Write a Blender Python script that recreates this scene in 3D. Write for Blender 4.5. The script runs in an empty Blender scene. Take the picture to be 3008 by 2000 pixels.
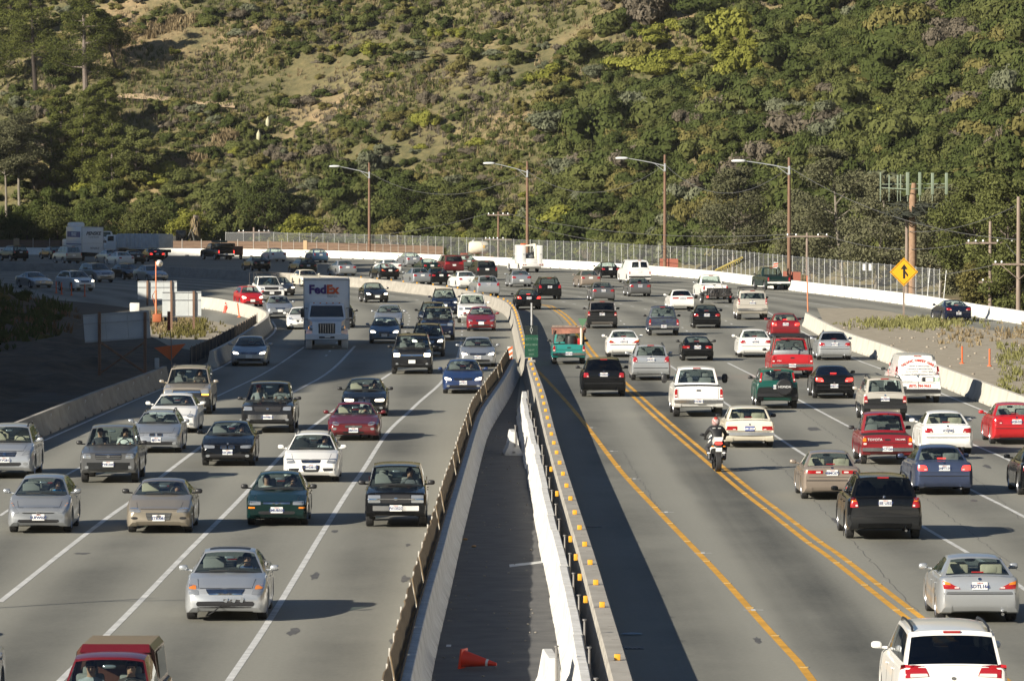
import bpy, bmesh, math, random
import numpy as np
from mathutils import Vector, Matrix, noise
from mathutils.bvhtree import BVHTree
R = math.radians
rnd = random.Random(7)
SC = bpy.context.scene
COL = SC.collection

# ------------------------------------------------------------------ camera, sky, sun, exposure
FPX, HC = 16000.0, 9.775                      # focal length in pixels of the 3008 px photo, eye height above the road
PITCH = math.atan(499 / FPX)
cam = bpy.data.cameras.new('camera')
cam.sensor_width = 36; cam.sensor_fit = 'HORIZONTAL'
cam.lens = 36 * FPX / 3008
cam.clip_start = 1; cam.clip_end = 6000
camo = bpy.data.objects.new('camera', cam); COL.objects.link(camo)
camo.location = (0, 0, HC); camo.rotation_euler = (R(90) - PITCH, 0, 0)
SC.camera = camo

SUN_EL = R(22.5)
SUN_H = Vector((0.765, 0.644))                # the way the sunlight travels over the ground
w = bpy.data.worlds.new('World'); SC.world = w; w.use_nodes = True
nt = w.node_tree
sky = nt.nodes.new('ShaderNodeTexSky'); sky.sky_type = 'NISHITA'; sky.sun_disc = False
sky.sun_elevation = SUN_EL; sky.sun_rotation = math.atan2(-SUN_H.x, -SUN_H.y)
sky.air_density = 1.0; sky.dust_density = 0.2; sky.ozone_density = 4.0
bg = nt.nodes['Background']; bg.inputs['Strength'].default_value = 0.043
nt.links.new(sky.outputs[0], bg.inputs['Color'])
sun = bpy.data.lights.new('sun', 'SUN'); sun.energy = 5.0; sun.angle = R(0.53); sun.color = (1.0, 0.915, 0.765)
suno = bpy.data.objects.new('sun', sun); COL.objects.link(suno)
sdir = Vector((SUN_H.x * math.cos(SUN_EL), SUN_H.y * math.cos(SUN_EL), -math.sin(SUN_EL)))
suno.rotation_euler = sdir.to_track_quat('-Z', 'Y').to_euler(); suno.location = (-60, -60, 80)
vs = SC.view_settings
vs.view_transform = 'Standard'; vs.look = 'None'; vs.gamma = 1; vs.use_curve_mapping = False
vs.exposure = 0.84
SC.cycles.transparent_max_bounces = 24
SC.cycles.max_bounces = 6; SC.cycles.diffuse_bounces = 3; SC.cycles.glossy_bounces = 3

# ------------------------------------------------------------------ helpers
def ray(x, y):
    dx = (x - 1504) / FPX; dy = (1000 - y) / FPX
    return Vector((dx, math.cos(PITCH) + dy * math.sin(PITCH), -math.sin(PITCH) + dy * math.cos(PITCH)))
def g(x, y, h=0.0):
    """a measured photo pixel -> the point of the place at height h"""
    d = ray(x, y); t = (h - HC) / d.z
    return Vector((d.x * t, d.y * t, h))
def at(x, y, Y):
    d = ray(x, y); t = Y / d.y
    return Vector((d.x * t, Y, HC + d.z * t))
def lerp(a, b, t): return a + (b - a) * t
def smooth(t): t = max(0., min(1., t)); return t * t * (3 - 2 * t)
def pw(pts, x):
    if x <= pts[0][0]: return pts[0][1]
    for (a, b), (c, d) in zip(pts, pts[1:]):
        if x <= c: return b + (d - b) * (x - a) / max(1e-9, c - a)
    return pts[-1][1]

MATS = {}
def node(nt, t, **kw):
    n = nt.nodes.new(t)
    for k, v in kw.items():
        if k in n.inputs: n.inputs[k].default_value = v
        else: setattr(n, k, v)
    return n
def mat(name, col, rough=.6, metal=0., var=0., scale=1., col2=None, coat=0., emit=0., bump=0., bscale=20., vec='Object', stretch=None, spec=.5):
    if name in MATS: return MATS[name]
    m = bpy.data.materials.new(name); m.use_nodes = True; t = m.node_tree
    b = t.nodes['Principled BSDF']
    b.inputs['Base Color'].default_value = (*col, 1); b.inputs['Roughness'].default_value = rough
    b.inputs['Metallic'].default_value = metal; b.inputs['Coat Weight'].default_value = coat
    b.inputs['Coat Roughness'].default_value = .06; b.inputs['Specular IOR Level'].default_value = spec
    tc = node(t, 'ShaderNodeTexCoord'); src = tc.outputs[vec]
    if vec == 'World':
        pass
    if stretch:
        mp = node(t, 'ShaderNodeMapping'); mp.inputs['Scale'].default_value = stretch
        t.links.new(src, mp.inputs['Vector']); src = mp.outputs['Vector']
    if var or col2:
        n = node(t, 'ShaderNodeTexNoise', Scale=scale, Detail=6., Roughness=.62)
        t.links.new(src, n.inputs['Vector'])
        r = node(t, 'ShaderNodeValToRGB')
        r.color_ramp.elements[0].position = .34; r.color_ramp.elements[1].position = .68
        c2 = col2 or tuple(min(1, c * (1 + var)) for c in col)
        c1 = col if col2 else tuple(c * (1 - var) for c in col)
        r.color_ramp.elements[0].color = (*c1, 1); r.color_ramp.elements[1].color = (*c2, 1)
        t.links.new(n.outputs['Fac'], r.inputs['Fac']); t.links.new(r.outputs['Color'], b.inputs['Base Color'])
    if emit:
        b.inputs['Emission Color'].default_value = (*col, 1); b.inputs['Emission Strength'].default_value = emit
    if bump:
        n2 = node(t, 'ShaderNodeTexNoise', Scale=bscale, Detail=4.)
        t.links.new(src, n2.inputs['Vector'])
        bp = node(t, 'ShaderNodeBump', Strength=bump, Distance=.02)
        t.links.new(n2.outputs['Fac'], bp.inputs['Height']); t.links.new(bp.outputs['Normal'], b.inputs['Normal'])
    MATS[name] = m
    return m
def glass(name, tint, rough=.03):
    if name in MATS: return MATS[name]
    m = bpy.data.materials.new(name); m.use_nodes = True; t = m.node_tree; t.nodes.remove(t.nodes['Principled BSDF'])
    tr = node(t, 'ShaderNodeBsdfTransparent', Color=(*tint, 1)); gl = node(t, 'ShaderNodeBsdfGlossy', Roughness=rough, Color=(.9, .95, 1, 1))
    fr = node(t, 'ShaderNodeFresnel', IOR=1.75); mx = node(t, 'ShaderNodeMixShader'); ge = node(t, 'ShaderNodeNewGeometry'); ma = node(t, 'ShaderNodeMath', operation='MULTIPLY_ADD'); ma.inputs[1].default_value = 1 / 1.75 - 1.75; ma.inputs[2].default_value = 1.75
    t.links.new(ge.outputs['Backfacing'], ma.inputs[0]); t.links.new(ma.outputs[0], fr.inputs['IOR'])
    t.links.new(fr.outputs[0], mx.inputs[0]); t.links.new(tr.outputs[0], mx.inputs[1]); t.links.new(gl.outputs[0], mx.inputs[2])
    t.links.new(mx.outputs[0], t.nodes['Material Output'].inputs['Surface'])
    MATS[name] = m; return m

class MB:
    def __init__(s): s.v = []; s.f = []; s.m = []
    def add(s, vs, fs, m=0):
        o = len(s.v); s.v += [tuple(v) for v in vs]
        for f in fs: s.f.append(tuple(o + i for i in f)); s.m.append(m)
        return s
    def box(s, c, d, m=0, rz=0., bev=0.):
        x, y, z = (k / 2 for k in d)
        if bev:
            # chamfered box: 24 vertices
            vs = []; b = min(bev, x * .9, y * .9, z * .9)
            bm = bmesh.new(); bmesh.ops.create_cube(bm, size=1)
            for v in bm.verts: v.co = Vector((v.co.x * 2 * x, v.co.y * 2 * y, v.co.z * 2 * z))
            bmesh.ops.bevel(bm, geom=bm.edges[:], offset=b, segments=2, profile=.5, affect='EDGES')
            bm.verts.index_update(); vs = [v.co.copy() for v in bm.verts]; fs = [[v.index for v in f.verts] for f in bm.faces]; bm.free()
        else:
            vs = [Vector((i * x, j * y, k * z)) for i in (-1, 1) for j in (-1, 1) for k in (-1, 1)]
            fs = [(0, 1, 3, 2), (4, 6, 7, 5), (0, 4, 5, 1), (2, 3, 7, 6), (0, 2, 6, 4), (1, 5, 7, 3)]
        if rz: M_ = Matrix.Rotation(rz, 3, 'Z'); vs = [M_ @ v for v in vs]
        return s.add([v + Vector(c) for v in vs], fs, m)
    def tube(s, pts, r, n=8, m=0, cap=True):
        pts = [Vector(p) for p in pts]; rs = r if isinstance(r, (list, tuple)) else [r] * len(pts)
        vs = []; fs = []
        for i, p in enumerate(pts):
            d = (pts[min(i + 1, len(pts) - 1)] - pts[max(i - 1, 0)]).normalized()
            a = d.cross(Vector((0, 0, 1)) if abs(d.z) < .95 else Vector((1, 0, 0))).normalized(); b = d.cross(a)
            for k in range(n):
                q = 2 * math.pi * k / n; vs.append(p + (a * math.cos(q) + b * math.sin(q)) * rs[i])
        for i in range(len(pts) - 1):
            for k in range(n): fs.append((i * n + k, i * n + (k + 1) % n, (i + 1) * n + (k + 1) % n, (i + 1) * n + k))
        if cap: fs.append(tuple(range(n - 1, -1, -1))); fs.append(tuple((len(pts) - 1) * n + k for k in range(n)))
        return s.add(vs, fs, m)
    def lathe(s, prof, n=24, m=0, axis='x', c=(0, 0, 0), close=False):
        vs = []; fs = []; c = Vector(c)
        for r, h in prof:
            for k in range(n):
                q = 2 * math.pi * k / n
                p = Vector((h, r * math.cos(q), r * math.sin(q))) if axis == 'x' else (Vector((r * math.cos(q), h, r * math.sin(q))) if axis == 'y' else Vector((r * math.cos(q), r * math.sin(q), h)))
                vs.append(p + c)
        L = len(prof)
        for i in range(L if close else L - 1):
            for k in range(n): fs.append((i * n + k, i * n + (k + 1) % n, ((i + 1) % L) * n + (k + 1) % n, ((i + 1) % L) * n + k))
        return s.add(vs, fs, m)
    def blob(s, c, d, m=0, n=10, k=6, p=1.0):
        c = Vector(c); vs = []; fs = []
        for i in range(k + 1):
            th = math.pi * i / k
            for j in range(n):
                ph = 2 * math.pi * j / n
                e = Vector((math.sin(th) * math.cos(ph), math.sin(th) * math.sin(ph), math.cos(th)))
                if p != 1: e = Vector(tuple(math.copysign(abs(t) ** p, t) for t in e))
                vs.append(c + Vector((e.x * d[0], e.y * d[1], e.z * d[2])))
        for i in range(k):
            for j in range(n): fs.append((i * n + j, (i + 1) * n + j, (i + 1) * n + (j + 1) % n, i * n + (j + 1) % n))
        return s.add(vs, fs, m)
    def mesh(s, name, mats, ang=40, smooth_=True):
        me = bpy.data.meshes.new(name); me.from_pydata(s.v, [], s.f)
        for m in mats: me.materials.append(m)
        if s.m: me.polygons.foreach_set('material_index', s.m)
        bm = bmesh.new(); bm.from_mesh(me)
        bmesh.ops.remove_doubles(bm, verts=bm.verts, dist=1e-5)
        bmesh.ops.recalc_face_normals(bm, faces=bm.faces)
        bm.to_mesh(me); bm.free()
        if smooth_:
            me.polygons.foreach_set('use_smooth', [True] * len(me.polygons)); me.set_sharp_from_angle(angle=R(ang))
        me.update(); return me
def obj(name, me, parent=None, loc=None, rot=None):
    o = bpy.data.objects.new(name, me); COL.objects.link(o)
    if parent is not None: o.parent = parent
    if loc is not None: o.location = loc
    if rot is not None: o.rotation_euler = rot
    return o
def tag(o, label=None, cat=None, group=None, kind=None):
    if label: o['label'] = label
    if cat: o['category'] = cat
    if group: o['group'] = group
    if kind: o['kind'] = kind
    return o
def thing(name, loc, label, cat, group=None, rz=0.):
    return tag(obj(name, None, loc=loc, rot=(0, 0, rz)), label, cat, group)
def text(name, body, size, mtl, parent, loc, rot, align='CENTER', ext=.002, sx=1., bold=0., shear=0.):
    c = bpy.data.curves.new(name, 'FONT'); c.body = body; c.size = size; c.align_x = align; c.align_y = 'CENTER'
    c.extrude = ext; c.resolution_u = 2; c.offset = bold; c.shear = shear; c.materials.append(mtl)
    k = (body, size, mtl.name, align, ext, bold, shear)
    if k not in TXT:
        o = bpy.data.objects.new(name, c); COL.objects.link(o); me = bpy.data.meshes.new_from_object(o); me.name = name; bpy.data.objects.remove(o); TXT[k] = me
    o = obj(name, TXT[k], parent, loc, rot); o.scale = (sx, 1, 1); return o
TXT = {}
def chaikin(p, n=2):
    for _ in range(n):
        q = [p[0]]
        for a, b in zip(p, p[1:]): q += [lerp(a, b, .25), lerp(a, b, .75)]
        q.append(p[-1]); p = q
    return p
def resample(p, step, start=0.):
    out = []; acc = 0.; nxt = start
    for a, b in zip(p, p[1:]):
        L = (b - a).length
        while nxt <= acc + L + 1e-9:
            out.append((lerp(a, b, (nxt - acc) / max(L, 1e-9)), (b - a).normalized())); nxt += step
        acc += L
    return out
def gpoly(pts, h=0., pre=(), post=(), n=2):
    q = [Vector(a) for a in pre] + [Vector(g(x, y, h)[:2]) for x, y in pts] + [Vector(a) for a in post]
    return chaikin(q, n)
def offset(p, d):
    out = []
    for i in range(len(p)):
        t = (p[min(i + 1, len(p) - 1)] - p[max(i - 1, 0)]).normalized(); out.append(p[i] + Vector((t.y, -t.x)) * d)
    return out
def strip(p, wdt, z, mb=None, m=0):
    mb = mb or MB(); a = offset(p, -wdt / 2); b = offset(p, wdt / 2); n = len(p)
    mb.add([(v.x, v.y, z) for v in a] + [(v.x, v.y, z) for v in b], [(i, n + i, n + i + 1, i + 1) for i in range(n - 1)], m); return mb
def sweep(p, prof, mb=None, m=0):
    mb = mb or MB(); k = len(prof); vs = []; fs = []
    for i in range(len(p)):
        t = (p[min(i + 1, len(p) - 1)] - p[max(i - 1, 0)]).normalized(); nx = Vector((t.y, -t.x))
        for x, z in prof: q = p[i] + nx * x; vs.append((q.x, q.y, z))
    for i in range(len(p) - 1):
        for j in range(k): fs.append((i * k + j, i * k + (j + 1) % k, (i + 1) * k + (j + 1) % k, (i + 1) * k + j))
    fs += [tuple(range(k)), tuple((len(p) - 1) * k + j for j in range(k - 1, -1, -1))]
    return mb.add(vs, fs, m)
def nearest(p, q):
    best = None
    for i in range(len(p) - 1):
        a, b = p[i], p[i + 1]; d = b - a; t = max(0, min(1, (q - a).dot(d) / max(1e-9, d.length_squared))); c = a + d * t
        e = (q - c).length
        if best is None or e < best[0]: best = (e, c, d.normalized())
    return best

# ------------------------------------------------------------------ materials
BLACK = mat('black_plastic', (.018, .018, .02), .45)
RUBBER = mat('tyre_rubber', (.022, .022, .023), .8, bump=.3, bscale=60)
INTER = mat('cabin_interior', (.085, .08, .075), .85)
UNDER = mat('underbody', (.012, .012, .012), .9)
CHROME = mat('chrome', (.75, .75, .76), .12, 1.)
ALLOY = mat('wheel_alloy', (.5, .5, .52), .35, .9)
STEEL = mat('galvanised_steel', (.42, .43, .44), .45, .7, var=.15, scale=3)
LENS = mat('headlamp_lens', (.42, .44, .46), .10, .6, coat=1.)
LENSLIT = mat('headlamp_lit', (1., .88, .66), .2, emit=3.2)
AMBER = mat('amber_lens', (.75, .22, .02), .15, coat=.6)
AMBLIT = mat('amber_lit', (1., .42, .05), .2, emit=2.2)
RED = mat('red_lens', (.34, .012, .015), .12, coat=.8)
BRAKE = mat('brake_lit', (1., .04, .03), .2, emit=1.5)
CLEARL = mat('clear_lens', (.7, .62, .6), .12, coat=.6)
PLATE = mat('number_plate', (.74, .74, .72), .45)
PLATEB = mat('blue_plate', (.07, .1, .3), .45)
PBLUE = mat('plate_blue_print', (.03, .05, .16), .6)
WHITEP = mat('white_print', (.8, .8, .8), .6)
GLASS = glass('window_glass', (.66, .74, .725))
GLASSD = glass('tinted_glass', (.045, .05, .05))
SEATG = mat('seat_grey', (.24, .235, .225), .85); SEATB = mat('seat_beige', (.52, .45, .34), .85); SEATK = mat('seat_black', (.03, .03, .03), .8)
def paint(name, c, metal=.0, rough=.32):
    dk = max(c) < .07
    return mat('paint_' + name, tuple(q * .6 for q in c) if dk else c, .12 if dk else rough, metal, coat=.1 if dk else .6, spec=.32 if dk else .5)
PAINTS = dict(
 silver=paint('silver', (.38, .40, .425), .6, .32), silver2=paint('light_silver', (.47, .49, .51), .55, .32), grey=paint('grey', (.13, .132, .135), .4), dgrey=paint('dark_grey', (.055, .058, .062), .4),
 white=paint('white', (.80, .79, .76)), cream=paint('cream', (.73, .67, .54)), black=paint('black', (.009, .010, .012)), navy=paint('navy', (.009, .016, .045)), dblue=paint('deep_blue', (.012, .03, .10)),
 dgreen=paint('dark_green', (.008, .032, .030)), green=paint('green', (.006, .075, .055)), teal=paint('teal', (.02, .21, .19)), red=paint('red', (.42, .012, .016)), maroon=paint('maroon', (.20, .008, .014)), wine=paint('wine', (.11, .008, .012)),
 champagne=paint('champagne', (.41, .365, .30), .4), champagne2=paint('pale_champagne', (.56, .52, .45), .35), tan=paint('tan', (.32, .265, .22), .4), gold=paint('gold', (.33, .29, .23), .45), pewter=paint('pewter', (.22, .20, .185), .45), blue=paint('steel_blue', (.07, .15, .26), .35), slate=paint('slate_blue', (.055, .075, .14), .4),
 ggreen=paint('grey_green', (.14, .17, .15), .35), dtruck=paint('charcoal', (.035, .036, .04), .3), patina=mat('paint_faded_blue', (.015, .02, .07), .5, 0, scale=7, col2=(.05, .07, .07)), copper=mat('rusty_sheet', (.28, .12, .08), .7, 0, var=.4, scale=3))
# ------------------------------------------------------------------ vehicle builder
# a vehicle's own frame: x to its right, y forward, z up, origin on the road under its middle; "f" = distance back from the front bumper
BASE = dict(L=4.75, W=1.80, H=1.46, gc=.19, R=.325, tw=.215, fo=.93, ro=1.05, nb=.60, nset=.26, zf=.72, zc=.97, zd=1.0, zt=1.0, tset=.10, tb=.86,
            a=1.42, b=2.22, c=3.30, d=4.02, rw=.64, bow=.16, wend=.80, wendr=.84, tum=.90, crown=.03, hoodb=.03,
            sw=[(.06, .46), (.50, .87)], rwin=(-.90, .90, .10, .92), wwin=(-.95, .95, .05, .93), bed=None, clad=0, seats=(True, True), flare=0.)
MODELS = {}
def M(name, base=None, **kw):
    d = dict(MODELS[base] if base else BASE); d.update(kw); MODELS[name] = d
HS = [([(.50, .60), (.80, .62), (.815, .74), (.55, .69)], .35)]
TS = [([(.50, .76), (.80, .76), (.79, .93), (.55, .91)], .25)]
M('sedan', head=HS, grl=(.34, .70, .30, .60), intk=(.55, .42, .50, .32), plf=.50, tail=TS, plr=.84, brk=1, fog=.36)
M('altima', 'sedan', head=[([(.56, .60), (.80, .60), (.81, .80), (.62, .78)], .25)], amber=[([(.63, .71), (.80, .72), (.81, .80), (.65, .785)], .2)], grl=(.44, .72, .36, .60), intk=(.66, .46, .60, .31), fog=None, plf=None, nset=.30, zf=.76, sunroof=1, bars=4)
M('accord', 'sedan', L=4.9, W=1.82, grl=(.42, .72, .38, .60), bars=2, intk=(.66, .40, .60, .28), tail=[([(.52, .78), (.82, .80), (.80, .95), (.62, .94)], .35)])
M('sedan90', 'sedan', L=4.5, W=1.72, H=1.40, zf=.68, zc=.92, zd=.95, zt=.96, nset=.12, nb=.62, tset=.06, wend=.86, wendr=.88, head=[([(.44, .60), (.80, .60), (.79, .70), (.44, .69)], .1)],
  amber=[([(.60, .50), (.78, .50), (.78, .545), (.60, .545)], .1)], grl=(.38, .685, .38, .62), bars=2, intk=(.52, .43, .50, .34), fog=None, plf=.46, tail=[([(.40, .72), (.80, .72), (.80, .84), (.40, .84)], .1)], plr=.76)
M('camry', 'sedan90', L=4.77, W=1.78, H=1.42, tail=[([(.28, .80), (.82, .80), (.82, .90), (.28, .90)], .08)], plr=.83, tb=.92)
M('boxy', 'sedan90', L=4.72, W=1.78, H=1.43, nset=.05, tset=.03, nb=.66, tb=.82, zf=.80, zc=.94, zd=.97, zt=.95, a=1.45, b=2.05, c=3.35, d=3.85, rw=.70, wend=.93, wendr=.94, hoodb=.01,
  head=[([(.46, .58), (.80, .58), (.80, .74), (.46, .74)], .1)], grl=(.26, .77, .26, .58), bars=4, intk=None, chrb=1, tail=[([(.44, .64), (.84, .64), (.84, .78), (.44, .78)], .05)], plr=.70, revw=1)
M('bmw', 'sedan', L=4.52, W=1.80, H=1.42, nset=.20, zf=.74, head=[([(.42, .61), (.78, .61), (.80, .72), (.42, .70)], .35)], kid=1, intk=(.66, .42, .60, .30), plf=.48,
  tail=[([(.40, .76), (.78, .76), (.80, .94), (.66, .90)], .15)], amber_r=[([(.62, .85), (.78, .86), (.785, .935), (.66, .90)], .15)], plr=.83, strip=.66)
M('bmw5', 'bmw', L=4.84, W=1.85, H=1.47)
M('bmwwag', 'bmw', L=4.48, W=1.74, c=3.95, d=4.36, zd=1.0, zt=.98, tset=.04, a=1.35, b=2.05, sw=[(.05, .36), (.39, .66), (.69, .93)], rack=1)
M('wagon', 'sedan', L=4.56, W=1.78, H=1.50, nset=.30, zf=.76, a=1.20, b=2.0, c=4.05, d=4.44, zd=1.02, zt=1.0, tset=.05, sw=[(.05, .37), (.40, .68), (.71, .94)], head=[([(.46, .62), (.77, .60), (.79, .76), (.56, .75)], .3)],
  grl=(.32, .72, .28, .62), bars=2, intk=(.30, .56, .24, .34), sidein=1, rack=1, plf=.50, fog=None)
M('jetta', 'sedan', L=4.55, W=1.78, H=1.46, head=[([(.46, .62), (.77, .60), (.79, .74), (.56, .73)], .3)], grl=(.32, .70, .26, .42), bars=3, intk=None, plf=.48)
M('taurus', 'sedan', L=5.0, W=1.85, H=1.41, nset=.34, zf=.70, head=[([(.52, .60), (.78, .60), (.78, .72), (.52, .72)], 1.)], grl=(.20, .62, .20, .55), bars=0, intk=(.5, .42, .46, .34), a=1.55, b=2.4, hoodb=.06)
M('jag', 'sedan', L=4.79, W=1.89, H=1.32, nset=.40, zf=.66, zc=.88, zd=.90, zt=.90, a=1.75, b=2.45, c=2.9, d=3.9, head=[([(.50, .56), (.76, .58), (.78, .70), (.54, .68)], .9)], grl=(.32, .58, .30, .48), bars=2, intk=(.40, .36, .36, .27), fog=.45, plf=.40, sw=[(.08, .62)], hoodb=.05)
M('sebring', 'sedan', L=4.84, W=1.79, H=1.37, nset=.34, zf=.70, a=1.5, b=2.35, c=3.2, d=3.95, sw=[(.07, .52), (.56, .84)], head=[([(.46, .58), (.78, .60), (.80, .71), (.52, .70)], .6)], grl=(.36, .58, .30, .38), bars=5, intk=None, fogs=[([(.56, .40), (.74, .40), (.76, .47), (.56, .47)], .8)], plf=.44, fog=None)
M('prius', 'sedan', L=4.45, W=1.725, H=1.49, nset=.34, zf=.74, zc=1.0, a=1.0, b=1.95, c=3.35, d=4.30, zd=1.06, zt=1.04, tset=.06, tb=.9, bow=.22, head=[([(.50, .58), (.66, .56), (.79, .80), (.72, .82)], .3)], amber=[([(.68, .74), (.75, .76), (.78, .815), (.72, .82)], .2)],
  grl=(.46, .585, .40, .555), bars=0, intk=(.58, .40, .54, .31), plf=.46, fog=None, tail=[([(.58, .78), (.76, .78), (.74, 1.04), (.60, 1.02)], .2)], plr=.86)
M('hatch', 'prius', L=3.92, W=1.68, H=1.48, nset=.24, zf=.78, a=.92, b=1.6, c=3.3, d=3.80, head=[([(.46, .62), (.74, .62), (.76, .78), (.50, .74)], .5)], amber=None, grl=(.26, .66, .24, .62), intk=(.5, .42, .48, .32))
M('sport', 'sedan', L=4.7, W=1.86, H=1.34, nset=.36, zf=.66, zc=.88, zd=.95, zt=.95, a=1.7, b=2.5, c=3.0, d=4.1, sw=[(.07, .58), (.62, .82)], grl=(.36, .60, .30, .46), bars=3, intk=(.3, .36, .3, .3))
M('coupe', 'sedan', L=4.75, W=1.80, H=1.39, a=1.55, b=2.35, c=3.2, d=4.1, sw=[(.07, .54), (.58, .86)], zf=.70, tail=[([(.44, .74), (.80, .76), (.80, .92), (.52, .90)], .35)], plr=.56)
M('delsol', 'coupe', L=4.0, W=1.69, H=1.25, a=1.4, b=2.1, c=2.5, d=3.0, zc=.88, zd=.92, zt=.93, sw=[(.1, .8)], tail=[([(.40, .66), (.78, .66), (.78, .78), (.40, .80)], .5)], plr=.72)
M('suv', 'sedan', L=4.70, W=1.85, H=1.70, gc=.24, R=.36, zf=.92, zc=1.10, zd=1.12, zt=1.08, nb=.70, nset=.20, tset=.03, tb=.9, a=1.22, b=2.0, c=4.15, d=4.58, rw=.70, wend=.85, wendr=.90, sw=[(.05, .36), (.39, .68), (.71, .94)], rwin=(-.88, .88, .08, .88),
  head=[([(.50, .78), (.80, .78), (.82, .93), (.58, .90)], .35)], grl=(.40, .88, .34, .72), bars=3, intk=(.56, .54, .50, .42), fog=.50, plf=.62, tail=[([(.62, .88), (.84, .88), (.82, 1.14), (.66, 1.12)], .25)], plr=.98, rack=1, brk=2)
M('edge', 'suv', L=4.72, W=1.93, H=1.68, rack=0, tail=[([(.64, .86), (.88, .86), (.86, 1.06), (.68, 1.06)], .15)], clad=0, dark=1)
M('pacifica', 'suv', L=5.05, W=2.01, H=1.69, tail=[([(.70, .88), (.93, .88), (.90, 1.14), (.76, 1.12)], .2)], amber_r=[([(.76, 1.04), (.90, 1.04), (.895, 1.135), (.77, 1.115)], .2)], plr=1.0, dark=1, strip=.66, clad=.60)
M('rx', 'suv', L=4.73, W=1.845, H=1.66, nset=.26, head=[([(.52, .76), (.80, .80), (.82, .95), (.66, .92)], .35)], c=3.95, d=4.55)
M('boxsuv', 'suv', L=5.0, W=1.98, H=1.88, gc=.30, R=.38, zf=1.06, zc=1.20, zd=1.22, zt=1.18, nb=.90, nset=.10, a=1.35, b=1.95, c=4.72, d=4.92, rw=.76, wend=.92, wendr=.95, hoodb=.02, head=[([(.58, .86), (.88, .86), (.88, 1.02), (.58, 1.02)], .1)], amber=[([(.60, .79), (.88, .79), (.88, .85), (.60, .85)], .1)],
  grl=(.56, 1.01, .56, .84), bars=1, intk=(.60, .56, .54, .46), fog=.52, plf=.62, tail=[([(.80, .86), (.94, .86), (.92, 1.18), (.80, 1.18)], .1)], plr=.92, fbar=(.50, .74, 1), rbar=(.50, .72, 1))
M('tahoe', 'boxsuv', clad=.62)
M('suburban', 'boxsuv', L=5.5, fbar=(.50, .74, 0), amber=None)
M('explorer', 'boxsuv', L=4.8, W=1.83, H=1.83, c=4.5, d=4.7)
M('rover', 'boxsuv', L=4.95, W=1.92, H=1.86, fbar=None, head=[([(.60, .84), (.86, .84), (.86, 1.0), (.60, 1.0)], .3)], grl=(.48, 1.0, .48, .86), bars=3, amber=None)
M('blazer', 'boxsuv', L=4.5, W=1.72, H=1.66, zf=.96, zc=1.08, zd=1.10, zt=1.08, R=.36, gc=.3, nb=.80, a=1.3, b=1.95, c=4.1, d=4.4, head=[([(.42, .82), (.76, .82), (.76, .91), (.42, .91)], .1), ([(.42, .70), (.76, .70), (.76, .78), (.42, .78)], .1)], amber=None, grl=(.41, .92, .41, .69), bars=0, bowtie=1, fbar=(.46, .64, 1), intk=None, plf=.56, rack=0, fog=None, darkwin=0)
M('fourrunner', 'boxsuv', L=4.66, W=1.75, H=1.74, gc=.3, zf=.98, zc=1.12, zd=1.13, zt=1.1, c=4.25, d=4.56, clad=.62, fbar=None, rbar=(.50, .68, 2), tail=[([(.68, .76), (.82, .76), (.82, 1.02), (.70, 1.02)], .1)], plr=.90)
M('crv', 'fourrunner', clad=.5, L=4.4, W=1.75, H=1.67, c=4.1, d=4.3, tail=[([(.66, 1.12), (.74, 1.12), (.68, 1.50), (.60, 1.50)], .1)], spare=1, plr=.92, rack=0, rwin=(-.80, .80, .10, .88))
M('hummer', 'boxsuv', L=4.82, W=2.06, H=1.98, gc=.36, R=.44, tw=.31, zf=1.2, zc=1.32, zd=1.34, zt=1.3, rw=.80, c=4.55, d=4.72, tail=[([(.84, 1.04), (.96, 1.04), (.94, 1.42), (.84, 1.42)], .05)], plr=1.12, rwin=(-.9, .9, .08, .72), rbar=(.60, .80, 1), fbar=(.6, .8, 1), hrack=1, rack=0)
M('xterra', 'boxsuv', L=4.5, W=1.79, H=1.87, c=4.2, d=4.42, fbar=None, rbar=(.5, .66, 2), tail=[([(.74, .9), (.85, .9), (.83, 1.2), (.76, 1.2)], .1)])
M('minivan', 'suv', L=5.0, W=1.95, H=1.75, zf=.94, zc=1.08, nset=.30, a=1.0, b=1.95, c=4.55, d=4.92, rw=.76, gc=.2, R=.34, wendr=.93, sw=[(.04, .33), (.36, .66), (.69, .95)], rwin=(-.93, .93, .04, .86), tail=[([(.42, .90), (.90, .84), (.91, 1.12), (.50, 1.10)], .12)], plr=.80, rack=1, dark=1)
M('sienna', 'minivan', L=5.08, W=1.965, tail=[([(.42, .94), (.93, .90), (.93, 1.14), (.50, 1.12)], .12)], revlow=[([(.44, .94), (.76, .92), (.76, .985), (.46, .99)], .1)], plr=.76)
M('caravan', 'minivan', L=4.73, W=1.93, H=1.74, tail=[([(.74, .80), (.90, .80), (.88, 1.06), (.78, 1.06)], .1)], clad=.62, plr=.90, rack=0)
M('odyssey', 'minivan', tail=[([(.72, .86), (.92, .86), (.90, 1.16), (.78, 1.16)], .15)], plr=.98)
M('cargovan', 'boxsuv', L=5.69, W=2.01, H=2.06, gc=.26, zf=1.10, zc=1.22, zd=1.22, zt=1.2, nset=.12, a=1.05, b=1.75, c=5.42, d=5.62, rw=.74, wendr=.97, sw=[(.05, .24)], rwin=None, tail=[([(.84, 1.22), (.95, 1.22), (.885, 1.56), (.80, 1.56)], .15)], plr=1.0, rbar=(.42, .62, 2), rack=0, dark=1)
M('econoline', 'cargovan', rwin=2, tail=[([(.84, .82), (.95, .82), (.94, 1.02), (.84, 1.02)], .1)], rbar=(.5, .66, 2))
PK = dict(bed=(3.55, 5.45), zt=1.12, zd=1.12, rack=0, tset=.02, tb=.7, wendr=.97, brk=3)
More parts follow.
